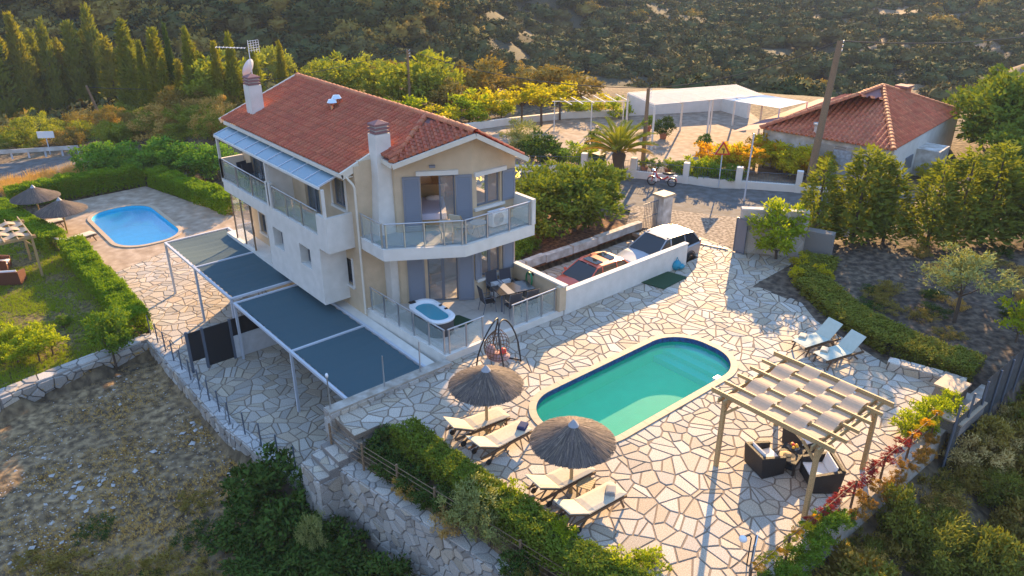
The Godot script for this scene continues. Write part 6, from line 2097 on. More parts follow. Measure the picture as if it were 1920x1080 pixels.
	rubble(ns, fa + fdv * fl * 0.42 + fo * 0.2 + o, fdv, Vector3.UP, fo, fl * 0.5, 2.0, 0.4, 690, 60, 0.02, -1, [[0.52, 0.45, 0.38], [0.46, 0.40, 0.35], [0.58, 0.52, 0.45]])
	var dr := MB.new(); var dp := fa + fdv * fl * 0.66 + fo * 0.25
	dr.box(dp + o + Vector3(0, 0.85, 0), Vector3(1.0, 1.9, 0.08), Basis(fdv, Vector3.UP, fdv.cross(Vector3.UP))); put(dr, "door", mk("paleblue", lc(0.46, 0.52, 0.58), 0.7, T.stain, 0.8), h)
	var sa: Vector3 = cs[1]; var sbb: Vector3 = cs[2]
	sa.y = 0; sbb.y = 0
	var sd := (sbb - sa).normalized(); var so := sd.cross(Vector3.UP); if so.z < 0: so = -so
	var wn := MB.new(); wn.box(sa + sd * 3.0 + so * 0.22 + o + Vector3(0, 0.9, 0), Vector3(1.2, 0.8, 0.08), Basis(sd, Vector3.UP, sd.cross(Vector3.UP))); put(wn, "window", M.frame_grey, h)
	var pb := MB.new(); pb.box(sa + sd * 5.2 + so * 0.8 + o + Vector3(0, 0.4, 0), Vector3(1.9, 2.2, 1.4), Basis(sd, Vector3.UP, sd.cross(Vector3.UP))); put(pb, "lean_to", M.oldwhite, h)
	var R := Node3D.new(); R.name = "roof"; h.add_child(R)
	var planes := [[FL, FR, R2, R1], [FR, BR, R2], [BR, BL, R1, R2], [BL, FL, R1]]
	# the front and side slopes in rows of tiles
	var tm := MB.new(); var dk := MB.new()
	for pl in planes:
		var a: Vector3 = pl[0]; var b: Vector3 = pl[1]; var c: Vector3 = pl[2]; var d: Vector3 = pl[pl.size() - 1]
		var ex := (b - a).normalized(); var en := ex.cross(c - a).normalized(); if en.y < 0: en = -en
		var ey := en.cross(ex); if ey.y < 0: ey = -ey
		var hgt := (c - a).dot(ey)
		var cl2: float = (c - a).dot(ex); var dl: float = (d - a).dot(ex); var L := (b - a).length()
		if pl.size() == 4: dk.quad(a + o, b + o, c + o, d + o)
		else: dk.tri(a + o, b + o, c + o)
		var rows := int(hgt / 0.38); var cols := int(L / 0.3)
		for j in rows:
			for i in cols:
				var s := (i + 0.5) * 0.3; var t := j * hgt / rows
				var f2 := (t + 0.2) / hgt
				if s < dl * f2 or s > L + (cl2 - L) * f2: continue
				tile(tm, a + ex * s + ey * t + o, ex, ey, en, 0.3, hgt / rows + 0.05)
	put(dk, "deck", M.brickcap, R)
	put(tm, "roof_tiles", M.rooftile2, R).set_meta("kind", "stuff")
	for e in [[R1, R2], [FR, R2], [FL, R1], [BR, R2]]: ridge_caps(R, e[0] + o + Vector3(0, 0.05, 0), e[1] + o + Vector3(0, 0.05, 0), 0.15, 0.42)
	# porch slope at the left end
	var pq := MB.new()
	var t1 := G(1371, 247, 2.0)
	pq.quad(t1 + o, FL + o, BL + o + Vector3(0, 0.0, 0), BL + (t1 - FL) + o)
	put(pq, "porch_slope", M.brickcap, R)
	var ch := MB.new(); var cp := G(1693, 172, 3.8) + o; ch.bx(cp.x - 0.35, cp.x + 0.35, 2.4, 4.1, cp.z - 0.35, cp.z + 0.35); put(ch, "chimney", M.terracotta, h)
	var cc := MB.new(); cc.bx(cp.x - 0.42, cp.x + 0.42, 4.1, 4.22, cp.z - 0.42, cp.z + 0.42); put(cc, "chimney_cap", M.brickcap, h)
	var fp := MB.new(); var fpp := G(1533, 262, 2.0) + o; fp.tube([fpp + Vector3(-0.3, -1.4, 0), fpp + Vector3(-0.3, 0.9, 0)], 0.16, 0.16, 9); fp.tube([fpp + Vector3(-0.3, 0.95, 0), fpp + Vector3(-0.3, 1.05, 0)], 0.25, 0.25, 9); put(fp, "flue_pipe", M.oldwhite, h)
	# poles and wires
	var tops := {}
	for q in [["tall", 1512, 360, 8.1, 0.2, 0.7, "tall wooden utility pole leaning beside the farmhouse"], ["mid", 1204, 325, 5.1, 0.13, 0.0, "wooden utility pole at the fence beside the palm"], ["far", 770, 210, 4.8, 0.12, 0.0, "wooden utility pole rising behind the villa roof"]]:
		var b := G(q[1], q[2], 0)
		var t := thing("utility_pole", q[6], "pole", b)
		var tp := Vector3(q[5] * 1.6, q[3], q[5] * -0.2)
		var m := MB.new(); m.tube([Vector3(0, -0.6, 0), tp * 0.5, tp], q[4] * 1.15, q[4] * 0.75, 9); put(m, "shaft", M.polewood, t)
		for k in 3:
			var i2 := MB.new(); i2.tube([tp + Vector3(0, -0.1 - k * 0.22, 0), tp + Vector3(0.16, -0.08 - k * 0.22, 0.1), tp + Vector3(0.16, 0.02 - k * 0.22, 0.1)], 0.02, 0.03, 6); put(i2, "insulator", M.plasticwhite, t)
		tops[q[0]] = b + tp
	var lp := thing("utility_pole", "short leaning wooden pole in front of the cypress row", "pole", G(187, 212, -2.6))
	var lm := MB.new(); lm.tube([Vector3(0, -0.5, 0), Vector3(-0.6, 2.6, 0)], 0.14, 0.1, 8); put(lm, "shaft", M.polewood, lp)
	tops["left"] = lp.position + Vector3(-0.6, 2.5, 0)
	var tl := thing("street_pole", "thin grey metal pole at the roadside near the warning sign", "pole", G(1395, 376, 0))
	var tm2 := MB.new(); tm2.tube([Vector3(0, 0, 0), Vector3(0.1, 3.7, 0)], 0.05, 0.04, 8); put(tm2, "shaft", M.paintsteel, tl)
	for q in [["tall", "mid", 0.5, "black overhead cable from the leaning pole to the palm pole"], ["mid", "far", 0.7, "black overhead cable from the palm pole to the pole behind the villa"], ["far", "left", 1.2, "black overhead cable running behind the villa to the cypress row"]]:
		var w := thing("overhead_cable", q[3], "cable", tops[q[0]])
		var pts := []
		for i in 17:
			var k := i / 16.0
			pts.append((tops[q[1]] - tops[q[0]]) * k + Vector3(0, -q[2] * 4 * k * (1 - k), 0))
		var m := MB.new(); m.tube(pts, 0.022, 0.022, 4); put(m, "wire", M.black, w)
	var w2 := thing("overhead_cable", "black overhead cable from the leaning pole out past the farmhouse", "cable", tops["tall"])
	var e2: Vector3 = Vector3(78, 7.0, -18) - tops["tall"]
	var pts2 := []
	for i in 17:
		var k := i / 16.0
		pts2.append(e2 * k + Vector3(0, -3.2 * k * (1 - k), 0))
	var m2 := MB.new(); m2.tube(pts2, 0.025, 0.025, 4); put(m2, "wire", M.black, w2)
	# bend warning sign
	var sg := thing("warning_sign", "yellow triangular bend warning sign with red border", "sign", G(1347, 350, 0), 0.0)
	sg.rotation.y = -0.75
	var s0 := MB.new(); s0.tube([Vector3(0, 0, 0), Vector3(0, 2.4, 0)], 0.035, 0.035, 7); put(s0, "post", M.paintsteel, sg)
	var tri := func(r: float, z: float) -> MB:
		var q := MB.new()
		var c := Vector3(0, 2.15, z)
		var v := []
		for k in 3: v.append(c + Vector3(sin(TAU * k / 3), cos(TAU * k / 3), 0) * r)
		q.tri(v[0], v[2], v[1]); return q
	put(tri.call(0.52, 0.045), "border", M.signred, sg)
	put(tri.call(0.36, 0.052), "face", M.signyellow, sg)
	var aw := MB.new(); aw.bx(0.03, 0.09, 1.98, 2.2, 0.055, 0.06); aw.bx(-0.07, 0.09, 2.2, 2.26, 0.055, 0.06); put(aw, "bend_arrow", M.black, sg)
	put(tri.call(0.52, -0.045), "back", M.paintsteel, sg)
	# flowerpots along the fence
	rng.seed = 15
	for i in 7:
		var p := G(1208 + i * 21 + rf(-4, 4), 325 + i * 2.0, 0.0)
		var t := thing("potted_plant", "leafy plant in terracotta pot inside the railings", "potted plant", p, 0, "pots along the neighbour's fence")
		var m := MB.new(); m.lathe([Vector2(0.14, 0.0), Vector2(0.22, 0.38), Vector2(0.24, 0.4), Vector2(0.24, 0.44), Vector2(0.2, 0.44), Vector2(0.0, 0.4)], Vector3.ZERO, 14); put(m, "pot", M.terracotta, t)
		var c := put(C["loose%d" % (i % 4)], "foliage", M.leaf_green if i % 2 else M.leaf_bright, t); c.scale = Vector3(0.42, 0.38, 0.42); c.position.y = 0.4
	for q in [[1214, 246, 0.5, "tall plant in terracotta pot by the white pergola post"], [1243, 260, 0.75, "round dark shrub standing on the neighbour's yard"], [1318, 282, 0.5, "small light shrub standing on the neighbour's yard"]]:
		var t := thing("potted_plant", q[3], "potted plant", G(q[0], q[1], 0))
		var m := MB.new(); m.lathe([Vector2(0.2, 0.0), Vector2(0.28, 0.4), Vector2(0.0, 0.4)], Vector3.ZERO, 14); put(m, "pot", M.terracotta, t)
		var c := put(C.round1, "foliage", M.leaf_dark if q[2] > 0.6 else M.leaf_green, t); c.scale = Vector3.ONE * q[2]; c.position.y = 0.25
	var bn := thing("wheelie_bin", "dark green wheeled bin behind the neighbour's railings", "bin", G(1122, 318, 0))
	var b1 := MB.new(); b1.bx(-0.28, 0.28, 0.05, 0.95, -0.3, 0.3); put(b1, "body", M.greenmat, bn)
	var b2 := MB.new(); b2.bx(-0.31, 0.31, 0.95, 1.02, -0.34, 0.33); put(b2, "lid", M.black, bn)
	# roadside barrier and sign board, far left
	var ba := thing("crash_barrier", "weathered crash barrier along the far road", "barrier", G(70, 297, -2.45))
	var bm := MB.new()
	var a0 := G(-40, 303, -2.45) - ba.position; var a1 := G(150, 291, -2.45) - ba.position
	bm.beam(a0 + Vector3(0, 0.62, 0), a1 + Vector3(0, 0.62, 0), 0.06, 0.3); put(bm, "rail", M.oldwhite, ba)
	for i in 7:
		var q := a0.lerp(a1, i / 6.0); var m := MB.new(); m.bx(q.x - 0.06, q.x + 0.06, 0, 0.6, q.z - 0.2, q.z - 0.08); put(m, "post", M.paintsteel, ba)
	var sb := thing("road_sign", "blank white sign board among the roadside bushes", "sign", G(95, 290, -2.45))
	var sm := MB.new(); sm.box(Vector3(0, 1.55, 0), Vector3(1.2, 0.5, 0.05), Basis(Vector3.UP, -0.6)); put(sm, "panel", M.plasticwhite, sb)
	var sp := MB.new(); sp.tube([Vector3(0, 0, -0.05), Vector3(0, 1.5, -0.05)], 0.04, 0.04, 6); put(sp, "post", M.paintsteel, sb)

# ---------------------------------------------------------------- vegetation
func hedge_run(called: String, label: String, pts: Array, w: float, h: float, mat: Material, sd: int) -> void:
	rng.seed = sd
	var t := thing(called, label, "hedge", pts[0])
	var k := 0
	for i in pts.size() - 1:
		var a: Vector3 = pts[i] - t.position; var b: Vector3 = pts[i + 1] - t.position
		var L := (b - a).length()
		var n := maxi(1, int(round(L / 1.0)))
		for j in n:
			var c := put(C["hedge%d" % (k % 4)], "foliage", mat, t)
			k += 1
			var d := (b - a) / L
			c.transform = Transform3D(Basis(d * (L / n), Vector3.UP * h * rf(0.9, 1.1), d.cross(Vector3.UP) * w * rf(0.92, 1.08)), a.lerp(b, (j + 0.5) / n))

func tree(called: String, label: String, at: Vector3, kind: String, mat: Material, r: float, h: float, stem: float, group := "", cat := "tree") -> Node3D:
	var t := thing(called, label, cat, at, rf(0, TAU), group)
	var c := put(C[kind], "crown", mat, t)
	c.scale = Vector3(r, h, r)
	c.position.y = stem
	if stem >= 0.0:
		var tr := put(C["trunk%d" % (rng.randi() % 3)], "trunk", M.bark, t)
		var s := maxf(stem, 0.3)
		tr.scale = Vector3(maxf(r * 0.8, 0.6), s * 1.15, maxf(r * 0.8, 0.6))
	return t

# height of a thing standing at p whose top shows at the given pixel
func tall_to(p: Vector3, u: float, w: float) -> float:
	var a := G(u, w, 0.0) - Vector3(0, CAM_H, 0)
	var dh := Vector2(a.x, a.z)
	return CAM_H + Vector2(p.x, p.z).dot(dh) / dh.length_squared() * a.y - p.y

func build_green() -> void:
	rng.seed = 1000
	# the planter hedge along the terrace edge, in front
	hedge_run("clipped_hedge", "dense green hedge between the loungers and the wire fence", [Vector3(9.95, -0.35, -16.8), Vector3(10.0, -0.3, -14.6), Vector3(10.15, -0.3, -12.0), Vector3(10.3, -0.3, -9.6), Vector3(10.7, -0.3, -7.6)], 0.8, 0.68, M.leaf_hedge2, 41)
	for q in [[9.45, -17.1, 0.62, 0.6], [9.2, -16.3, 0.6, 0.5], [9.35, -15.3, 0.6, 0.55], [9.15, -14.5, 0.45, 0.4], [9.5, -13.9, 0.5, 0.5], [9.45, -10.9, 0.5, 0.45]]:
		tree("planter_bush", "dark leafy bush in the planter between hedge and wire fence", Vector3(q[0], -0.85, q[1]), "round%d" % (rng.randi() % 4), M.leaf_dark, q[2], q[3], 0.0, "dark bushes in the planter", "bush")
	tree("olive_shrub", "silvery olive shrub among the planter hedge", Vector3(9.55, -0.8, -12.9), "olive0", M.leaf_olive, 0.85, 0.95, 0.15, "", "shrub")
	tree("olive_shrub", "feathery grey-green shrub beside the olive shrub", Vector3(9.5, -0.7, -12.1), "olive1", M.leaf_olive, 0.6, 0.75, 0.1, "", "shrub")
	for q in [[9.05, -13.3, "drygrass"], [8.95, -15.2, "leaf_dry"], [9.4, -10.6, "leaf_scrub"], [9.6, -9.6, "leaf_scrub"]]:
		tree("dry_shrub", "brown withered shrub in the planter by the wire fence", Vector3(q[0], -0.85, q[1]), "scrub%d" % (rng.randi() % 4), M[q[2]], 0.5, 0.6, -0.01, "withered planter shrubs", "shrub")
	for q in [[10.45, -10.4], [10.7, -8.7], [10.4, -12.4]]:
		tree("young_shrub", "yellow-green leafy shrub at the terrace edge of the hedge", Vector3(q[0], -0.1, q[1]), "loose%d" % (rng.randi() % 4), M.leaf_bright, 0.4, 0.45, 0.0, "yellow-green shrubs in the planter", "shrub")
	for q in [[1150, 1075], [1215, 1070]]:
		tree("young_shrub", "bright broadleaf shoots at the front terrace edge", G(q[0], q[1], -0.2), "loose%d" % (rng.randi() % 4), M.leaf_bright, 0.45, 0.4, 0.0, "shoots at the front edge", "shrub")
	# big bushes on the field below the wall
	var bb := [[6.7, -20.2, 1.35, 1.25], [6.9, -18.2, 1.3, 1.1], [5.6, -19.4, 1.1, 0.8], [7.2, -16.5, 1.1, 0.9], [6.2, -17.0, 1.0, 0.6], [5.2, -17.9, 0.9, 0.5], [7.6, -14.8, 1.0, 0.9], [6.8, -15.0, 0.9, 0.5], [8.2, -12.9, 0.9, 0.8]]
	for q in bb:
		tree("wild_bush", "dark green wild bush growing against the rubble wall", Vector3(q[0], -3.6, q[1]), "round%d" % (rng.randi() % 4), M.leaf_dark, q[2], q[3], 0.0, "dark bushes below the rubble wall", "bush")
	tree("dry_shrub", "pale twiggy shrub in front of the dark bushes", Vector3(6.8, -2.6, -17.0), "scrub1", M.leaf_olive, 0.5, 1.0, -0.01, "", "shrub")
	for q in [[3.9, -18.8], [3.2, -20.1], [2.4, -19.6], [1.0, -22.0], [0.2, -22.9], [4.6, -20.6], [2.2, -22.8], [0.4, -21.2], [3.4, -17.8], [1.9, -20.6], [5.0, -22.2]]:
		tree("dry_shrub", "low brown-green scrub clump on the dry field", Vector3(q[0], -3.7, q[1]), "scrub%d" % (rng.randi() % 4), pick([M.leaf_scrub, M.leaf_scrub, M.leaf_dark]), rf(0.4, 0.9), rf(0.35, 0.6), -0.01, "scrub clumps on the field", "shrub")
	# field grass and stones
	var fp := []
	var nz := FastNoiseLite.new(); nz.seed = 3; nz.frequency = 0.22
	while fp.size() < 24000:
		var x := rf(-3, 7.0); var z := rf(-33, -15)
		if nz.get_noise_2d(x, z) > rf(-0.6, 0.3) and (z > -31.5 or x > 2): fp.append(Vector3(x, land(x, z) - 0.06, z))
	scatter("dry_grass", "thin withered grass covering the dry field", "grass", C.tuft1, M.drygrass, fp, 0.35, 0.85)
	var rocks := []
	for k in 4:
		rng.seed = 800 + k
		var mb := MB.new()
		var b := [Vector3(-1, 0, 0), Vector3(1, 0, 0), Vector3(0, 0.7, 0), Vector3(0, -0.5, 0), Vector3(0, 0, -1), Vector3(0, 0, 1)]
		for i in 6: b[i] = b[i] * rf(0.65, 1.2) + rdir() * 0.18
		mb.col = Color(0.52, 0.50, 0.47)
		for f in [[0, 2, 4], [4, 2, 1], [1, 2, 5], [5, 2, 0], [0, 4, 3], [4, 1, 3], [1, 5, 3], [5, 0, 3]]: mb.tri(b[f[0]], b[f[2]], b[f[1]])
		rocks.append(mb.mesh())
	rng.seed = 900
	var cents := []
	for i in 14: cents.append(Vector2(rf(-1, 6.6), rf(-31, -18.5)))
	for i in 60:
		var cc: Vector2 = pick(cents)
		var x := cc.x + rng.randfn(0, 0.6); var z := cc.y + rng.randfn(0, 0.6)
		if x > 6.8: continue
		var o := put(rocks[i % 4], "field_stone", M.stone)
		tag(o, "pale limestone chunk lying on the dry field", "stone", "stones scattered on the dry field")
		o.position = Vector3(x, land(x, z) + 0.0, z)
		o.scale = Vector3(rf(0.05, 0.16), rf(0.04, 0.1), rf(0.05, 0.16)); o.rotation.y = rf(0, TAU)
	var gpts := []
	while gpts.size() < 1500:
		var cc: Vector2 = pick(cents)
		var x := cc.x + rng.randfn(0, 1.2); var z := cc.y + rng.randfn(0, 1.2)
		if x < 6.8 and z > -32: gpts.append(Vector3(x, land(x, z), z))
	scatter("gravel", "loose pale stone chips strewn over the dry field", "gravel", rocks[1], M.stone, gpts, 0.015, 0.05, 0.7)
	# ring of stones round the young tree
	for i in 12:
		var a := TAU * i / 12.0
		var o := put(rocks[i % 4], "edging_stone", M.stone)
		tag(o, "pale boulder in the ring round the young garden tree", "stone", "ring of stones round the young tree")
		o.position = G(228, 700, -3.3) + Vector3(cos(a) * 0.75, 0.0, sin(a) * 0.75)
		o.scale = Vector3(0.17, 0.13, 0.15); o.rotation.y = rf(0, TAU)
	# lawn side plants
	tree("citrus_tree", "young green tree with stone ring at the lawn wall", G(220, 695, -3.25), "round2", M.leaf_green, 1.0, 1.05, 1.05)
	tree("box_ball", "small round clipped shrub on the lawn", G(122, 610, -2.62), "round3", M.leaf_green, 0.32, 0.32, 0.0, "", "shrub")
	hedge_run("clipped_hedge", "bright clipped hedge between lawn and paved court", [Vector3(7.05, -2.65, -45.2), Vector3(7.0, -2.65, -40.5), Vector3(7.05, -2.65, -37.0), Vector3(7.0, -2.65, -33.6)], 1.05, 0.95, M.leaf_hedge, 43)
	hedge_run("clipped_hedge", "bright clipped hedge between the lawn pergola and pool loungers", [Vector3(5.1, -2.65, -55.5), Vector3(5.9, -2.65, -50.0), Vector3(6.55, -2.65, -46.5)], 1.1, 0.95, M.leaf_hedge, 44)
	hedge_run("clipped_hedge", "tall shaded hedge behind the blue pool deck", [Vector3(6.0, -2.65, -56.5), Vector3(10.0, -2.65, -56.4), Vector3(14.0, -2.65, -56.0)], 1.1, 1.25, M.leaf_hedge, 45)
	hedge_run("clipped_hedge", "bright clipped hedge beside the blue pool towards the villa", [Vector3(14.6, -2.65, -55.2), Vector3(15.6, -2.65, -50.5), Vector3(16.4, -2.65, -46.0)], 1.1, 1.1, M.leaf_hedge, 46)
	for q in [[20, 650], [60, 645], [100, 655], [-15, 665], [35, 670], [75, 668]]:
		tree("vine", "yellow-green vine trained on stakes along the lawn wall", G(q[0], q[1] + 10, -2.6), "loose%d" % (rng.randi() % 4), M.leaf_bright, 0.75, 0.5, 0.35, "vines along the lawn wall", "vine")
	for i in 9:
		var f := i / 8.0
		tree("garden_pine", "feathery bright green pine shrub behind the blue pool", G(185 + f * 225, 337 - 6 * sin(f * 3) + rf(-4, 4), -2.65), "round%d" % (i % 4), M.leaf_conifer2, rf(1.2, 1.6), rf(1.0, 1.35), 0.5, "pine shrubs behind the blue pool", "shrub")
	# olive-coloured roadside bushes beyond the far road
	for i in 64:
		var u := rf(-20, 430); var w := rf(232, 285) - u * 0.05
		if i > 45:
			u = rf(260, 440); w = rf(190, 250)
		var at := GL(u, w)
		tree("roadside_bush", "straw-coloured broom bush beyond the far road", at, pick(["olive0", "olive1", "olive2", "scrub0", "scrub1"]), pick([M.leaf_broom, M.leaf_broom, M.leaf_dry, M.leaf_bush]), rf(1.1, 2.2), rf(0.9, 1.6), 0.0, "broom bushes beyond the far road", "bush")
	# verge of dry grass by the road
	var vp := []
	for i in 1400:
		var g := G(rf(0, 420), rf(322, 372), -2.6)
		if g.z < -57.5 and g.z > -61.8: vp.append(g)
	scatter("verge_grass", "tall straw grass on the road verge", "grass", C.tall1, M.drygrass, vp, 0.6, 1.2)
	# cypress row
	var cy := [[-15, 40, 1], [18, 18, 0], [45, 80, 0], [68, 30, 1], [95, 60, 0], [118, 40, 1], [140, 75, 0], [165, 45, 0], [203, 15, 1], [225, 70, 0], [260, 40, 0], [285, 80, 1], [310, 70, 0], [335, 48, 2], [372, 55, 1], [420, 82, 1], [447, 65, 1], [485, 90, 0], [536, 80, 1], [30, 110, 0], [130, 120, 0], [250, 110, 0], [300, 130, 0], [180, 110, 0], [70, 130, 0], [390, 100, 0]]
	for i in 26: cy.append([rf(-25, 400), rf(55, 135), 0])
	for i in cy.size():
		var q = cy[i]
		var at := GL(q[0], 222 - q[0] * 0.05 + rf(-4, 8))
		var hgt: float = tall_to(at, q[0], q[1])
		var rr: float = [0.20, 0.14, 0.085][q[2]] * hgt
		var t := thing("cypress", ["broad conical cypress in the row beyond the road", "tall narrow cypress in the row beyond the road", "slender dark pointed cypress in the row"][q[2]], "tree", at, rf(0, TAU), "cypress row")
		var c := put(C["spire%d" % (i % 4)], "crown", (M.leaf_cypress if i % 3 else M.leaf_cypress2) if q[2] < 2 else M.leaf_dark, t)
		c.scale = Vector3(rr, hgt / 5.0, rr)
		var tm := MB.new(); tm.tube([Vector3(0, -0.4, 0), Vector3(0, hgt * 0.8, 0)], 0.2, 0.04, 6); put(tm, "trunk", M.bark, t)
	# round bushes behind the villa
	for q in [[430, 190, 3.0, 2.6, 0], [395, 205, 2.4, 2.2, 0], [785, 200, 3.4, 2.9, 0], [640, 175, 2.6, 2.2, 0], [690, 185, 2.2, 1.9, 0], [905, 190, 2.6, 2.0, 1], [735, 170, 2.0, 1.6, 1], [590, 165, 2.0, 2.0, 0], [1060, 185, 3.0, 1.6, 1], [985, 190, 2.2, 1.6, 1], [520, 150, 2.4, 2.4, 0], [850, 215, 1.8, 1.6, 1], [820, 205, 2.2, 2.2, 0]]:
		tree("round_bush", ["tall rounded olive-yellow bush behind the villa", "low rounded olive-brown bush behind the villa"][q[4]], GL(q[0], q[1]), pick(["round0", "round1", "round2", "round3"]), M.leaf_broom if q[4] == 0 else M.leaf_bush, q[2], q[3], 0.0, "round bushes behind the villa", "bush")
	# vines and fruit trees at the neighbour's curved wall
	for q in [[830, 240, 1.7, 1.0, "leaf_yellow"], [880, 232, 1.8, 1.3, "leaf_bright"], [905, 225, 1.6, 1.5, "leaf_yellow"], [1130, 215, 1.2, 0.8, "leaf_yellow"], [1160, 222, 1.0, 0.9, "leaf_bright"], [760, 235, 1.8, 1.2, "leaf_bright"], [940, 222, 1.4, 0.8, "leaf_bright"], [1090, 218, 1.5, 0.7, "leaf_bright"]]:
		tree("garden_shrub", "yellow-green shrub lining the neighbour's curved wall", G(q[0], q[1], 0), "loose%d" % (rng.randi() % 4), M[q[4]], q[2], q[3], 0.2, "yellow shrubs along the curved wall", "shrub")
	for q in [[978, 232, 1.6], [1015, 236, 1.9], [1050, 225, 1.5]]:
		tree("fruit_tree", "small yellow-leaved fruit tree at the curved wall", G(q[0], q[1], 0), "loose%d" % (rng.randi() % 4), M.leaf_yellow, q[2], 0.9, 1.4, "fruit trees at the curved wall")
	tree("olive_shrub", "grey-green shrub between villa roof and yard", G(975, 290, 0), "olive2", M.leaf_olive, 1.4, 1.3, 0.3, "", "shrub")
	for q in [[1015, 312, 1.4, 1.2, "leaf_dark"], [1050, 316, 1.4, 0.9, "leaf_green"], [1085, 312, 1.1, 0.8, "leaf_bright"], [1112, 293, 0.6, 1.0, "leaf_dark"], [1000, 300, 1.1, 0.9, "leaf_green"]]:
		tree("garden_shrub", "green shrub just inside the pillared road wall", G(q[0], q[1] - 4, 0), "loose%d" % (rng.randi() % 4), M[q[4]], q[2], q[3], 0.0, "green shrubs behind the road wall", "shrub")
	# golden vine over the farmhouse railings
	for i in 13:
		var f := i / 12.0
		tree("golden_vine", "golden-yellow vine sprawling over the railings by the farmhouse", G(1335 + f * 190, 318 + 10 * sin(f * 9) + f * 12, 0.0), "loose%d" % (i % 4), pick([M.leaf_orange, M.leaf_yellow, M.leaf_yellow]), rf(1.0, 1.4), rf(0.6, 0.95), 0.5, "golden vine by the farmhouse", "vine")
	for i in 6:
		tree("garden_shrub", "light green creeper on the railings by the moped", G(1270 + i * 20, 335 + i * 2, 0.0), "loose%d" % (i % 4), pick([M.leaf_bright, M.leaf_green]), rf(0.6, 0.9), rf(0.5, 0.8), 0.1, "creepers by the moped", "shrub")
	# palm
	palm(G(1158, 333, 0))
	# fig and shrubs by the parking
	for q in [[25.4, -25.2, 2.0, 1.55, 0.5], [27.3, -26.0, 1.9, 1.45, 0.6], [23.6, -25.8, 1.9, 1.4, 0.4], [26.5, -27.6, 1.7, 1.3, 0.6], [24.6, -27.6, 1.7, 1.3, 0.5]]:
		tree("fig_tree", "large spreading green fig beside the parked cars", Vector3(q[0], 0.1, q[1]), "round%d" % (rng.randi() % 4), M.leaf_fig, q[2], q[3], q[4], "spreading trees beside the parked cars")
	var ol := tree("oleander", "oleander bush with white flowers beside the balcony", Vector3(23.2, 0.1, -28.6), "loose2", M.leaf_bright, 1.5, 1.5, 0.5, "", "shrub")
	var fm := put(crown(333, 1.0, 1.7, 26, 8, 0.13, 0, 0.5, 0.9), "blossom", M.flower_white, ol); fm.scale = Vector3(1.5, 1.5, 1.5); fm.position.y = 0.6
	for q in [[20.6, -24.5, 0.7, 0.6], [21.5, -24.7, 0.6, 0.55], [22.2, -25.0, 0.6, 0.4], [20.0, -25.2, 0.5, 0.6]]:
		tree("garden_shrub", "leafy shrub on the red soil beside the terrace wall", Vector3(q[0], 0.1, q[1]), "round%d" % (rng.randi() % 4), M.leaf_green, q[2], q[3], 0.0, "shrubs on the red soil", "shrub")
	tree("lemon_tree", "bright yellow-green shrub in front of the gate wall", G(1455, 486, 0), "round1", M.leaf_bright, 1.35, 1.3, 0.4)
	# pines along the right road, and the bed below
	for i in 11:
		var f := i / 10.0
		var at := Vector3(33.0, 0.2, -16.4).lerp(Vector3(41.0, 0.6, -8.6), f) + Vector3(rf(-0.5, 0.5), 0, rf(-0.5, 0.5))
		var t := thing("young_pine", "loose yellow-green young pine in the row by the right road", "tree", at, rf(0, TAU), "young pines by the road")
		var s := rf(0.95, 1.25)
		var c := put(C["pine%d" % (i % 4)], "crown", M.leaf_conifer, t); c.scale = Vector3(1.5, 1.35, 1.5) * s; c.position.y = 0.35
		var tm := MB.new(); tm.tube([Vector3(0, -0.3, 0), Vector3(0, 3.4 * s, 0)], 0.09, 0.03, 6); put(tm, "trunk", M.bark, t)
	tree("olive_tree", "olive tree standing alone on the dark shrub slope", G(1790, 600, 0.2), "olive3", M.leaf_olive, 1.5, 1.1, 1.1)
	hedge_run("clipped_hedge", "sprawling olive-green hedge edging the dark shrub bed", [Vector3(31.0, -0.05, -15.4), Vector3(28.6, -0.05, -14.4), Vector3(27.0, -0.05, -11.9), Vector3(26.2, 0, -9.5), Vector3(26.4, 0, -7.0)], 1.3, 0.55, M.leaf_bedhedge, 47)
	for q in [[29.3, -14.3], [28.4, -14.9], [29.8, -15.6]]:
		tree("golden_shrub", "sunlit golden shrub at the end of the bed hedge", Vector3(q[0], 0, q[1]), "loose%d" % (rng.randi() % 4), M.leaf_yellow, 0.5, 0.5, 0.0, "golden shrubs by the gate wall", "shrub")
	for i in 26:
		var x := rf(27.5, 38); var z := rf(-13.5, -7.0)
		tree("dry_shrub", "low grey-brown tuft on the dark shrub slope", Vector3(x, land(x, z), z), "scrub%d" % (i % 4), pick([M.leaf_scrub, M.leaf_dark, M.leaf_dry]), rf(0.3, 0.7), rf(0.25, 0.5), -0.01, "tufts on the dark slope", "shrub")
	tree("golden_shrub", "yellow-green shrub at the far edge of the dark slope", G(1905, 640, 0.2), "loose3", M.leaf_bright, 0.8, 0.9, 0.2, "", "shrub")
	# big tree right of the farmhouse
	for q in [[1870, 300, 3.2, 2.6, 0.8], [1905, 280, 3.0, 2.6, 1.0], [1840, 270, 2.6, 2.2, 0.8], [1880, 340, 2.0, 1.4, 0.4], [1915, 355, 2.0, 1.3, 0.3], [1930, 300, 2.6, 2.2, 1.0]]:
		tree("broad_tree", "dense olive-green broadleaf tree beyond the farmhouse", G(q[0], q[1], 0.0), "round%d" % (rng.randi() % 4), M.leaf_fig, q[2], q[3], q[4], "broadleaf trees beyond the farmhouse")
	for i in 5:
		tree("garden_shrub", "yellow-green creeper in front of the farmhouse side wall", G(1745 + i * 24, 335 + i * 3, 0), "loose%d" % (i % 4), pick([M.leaf_bright, M.leaf_yellow]), rf(0.7, 1.0), rf(0.4, 0.7), 0.0, "creepers by the farmhouse side", "shrub")
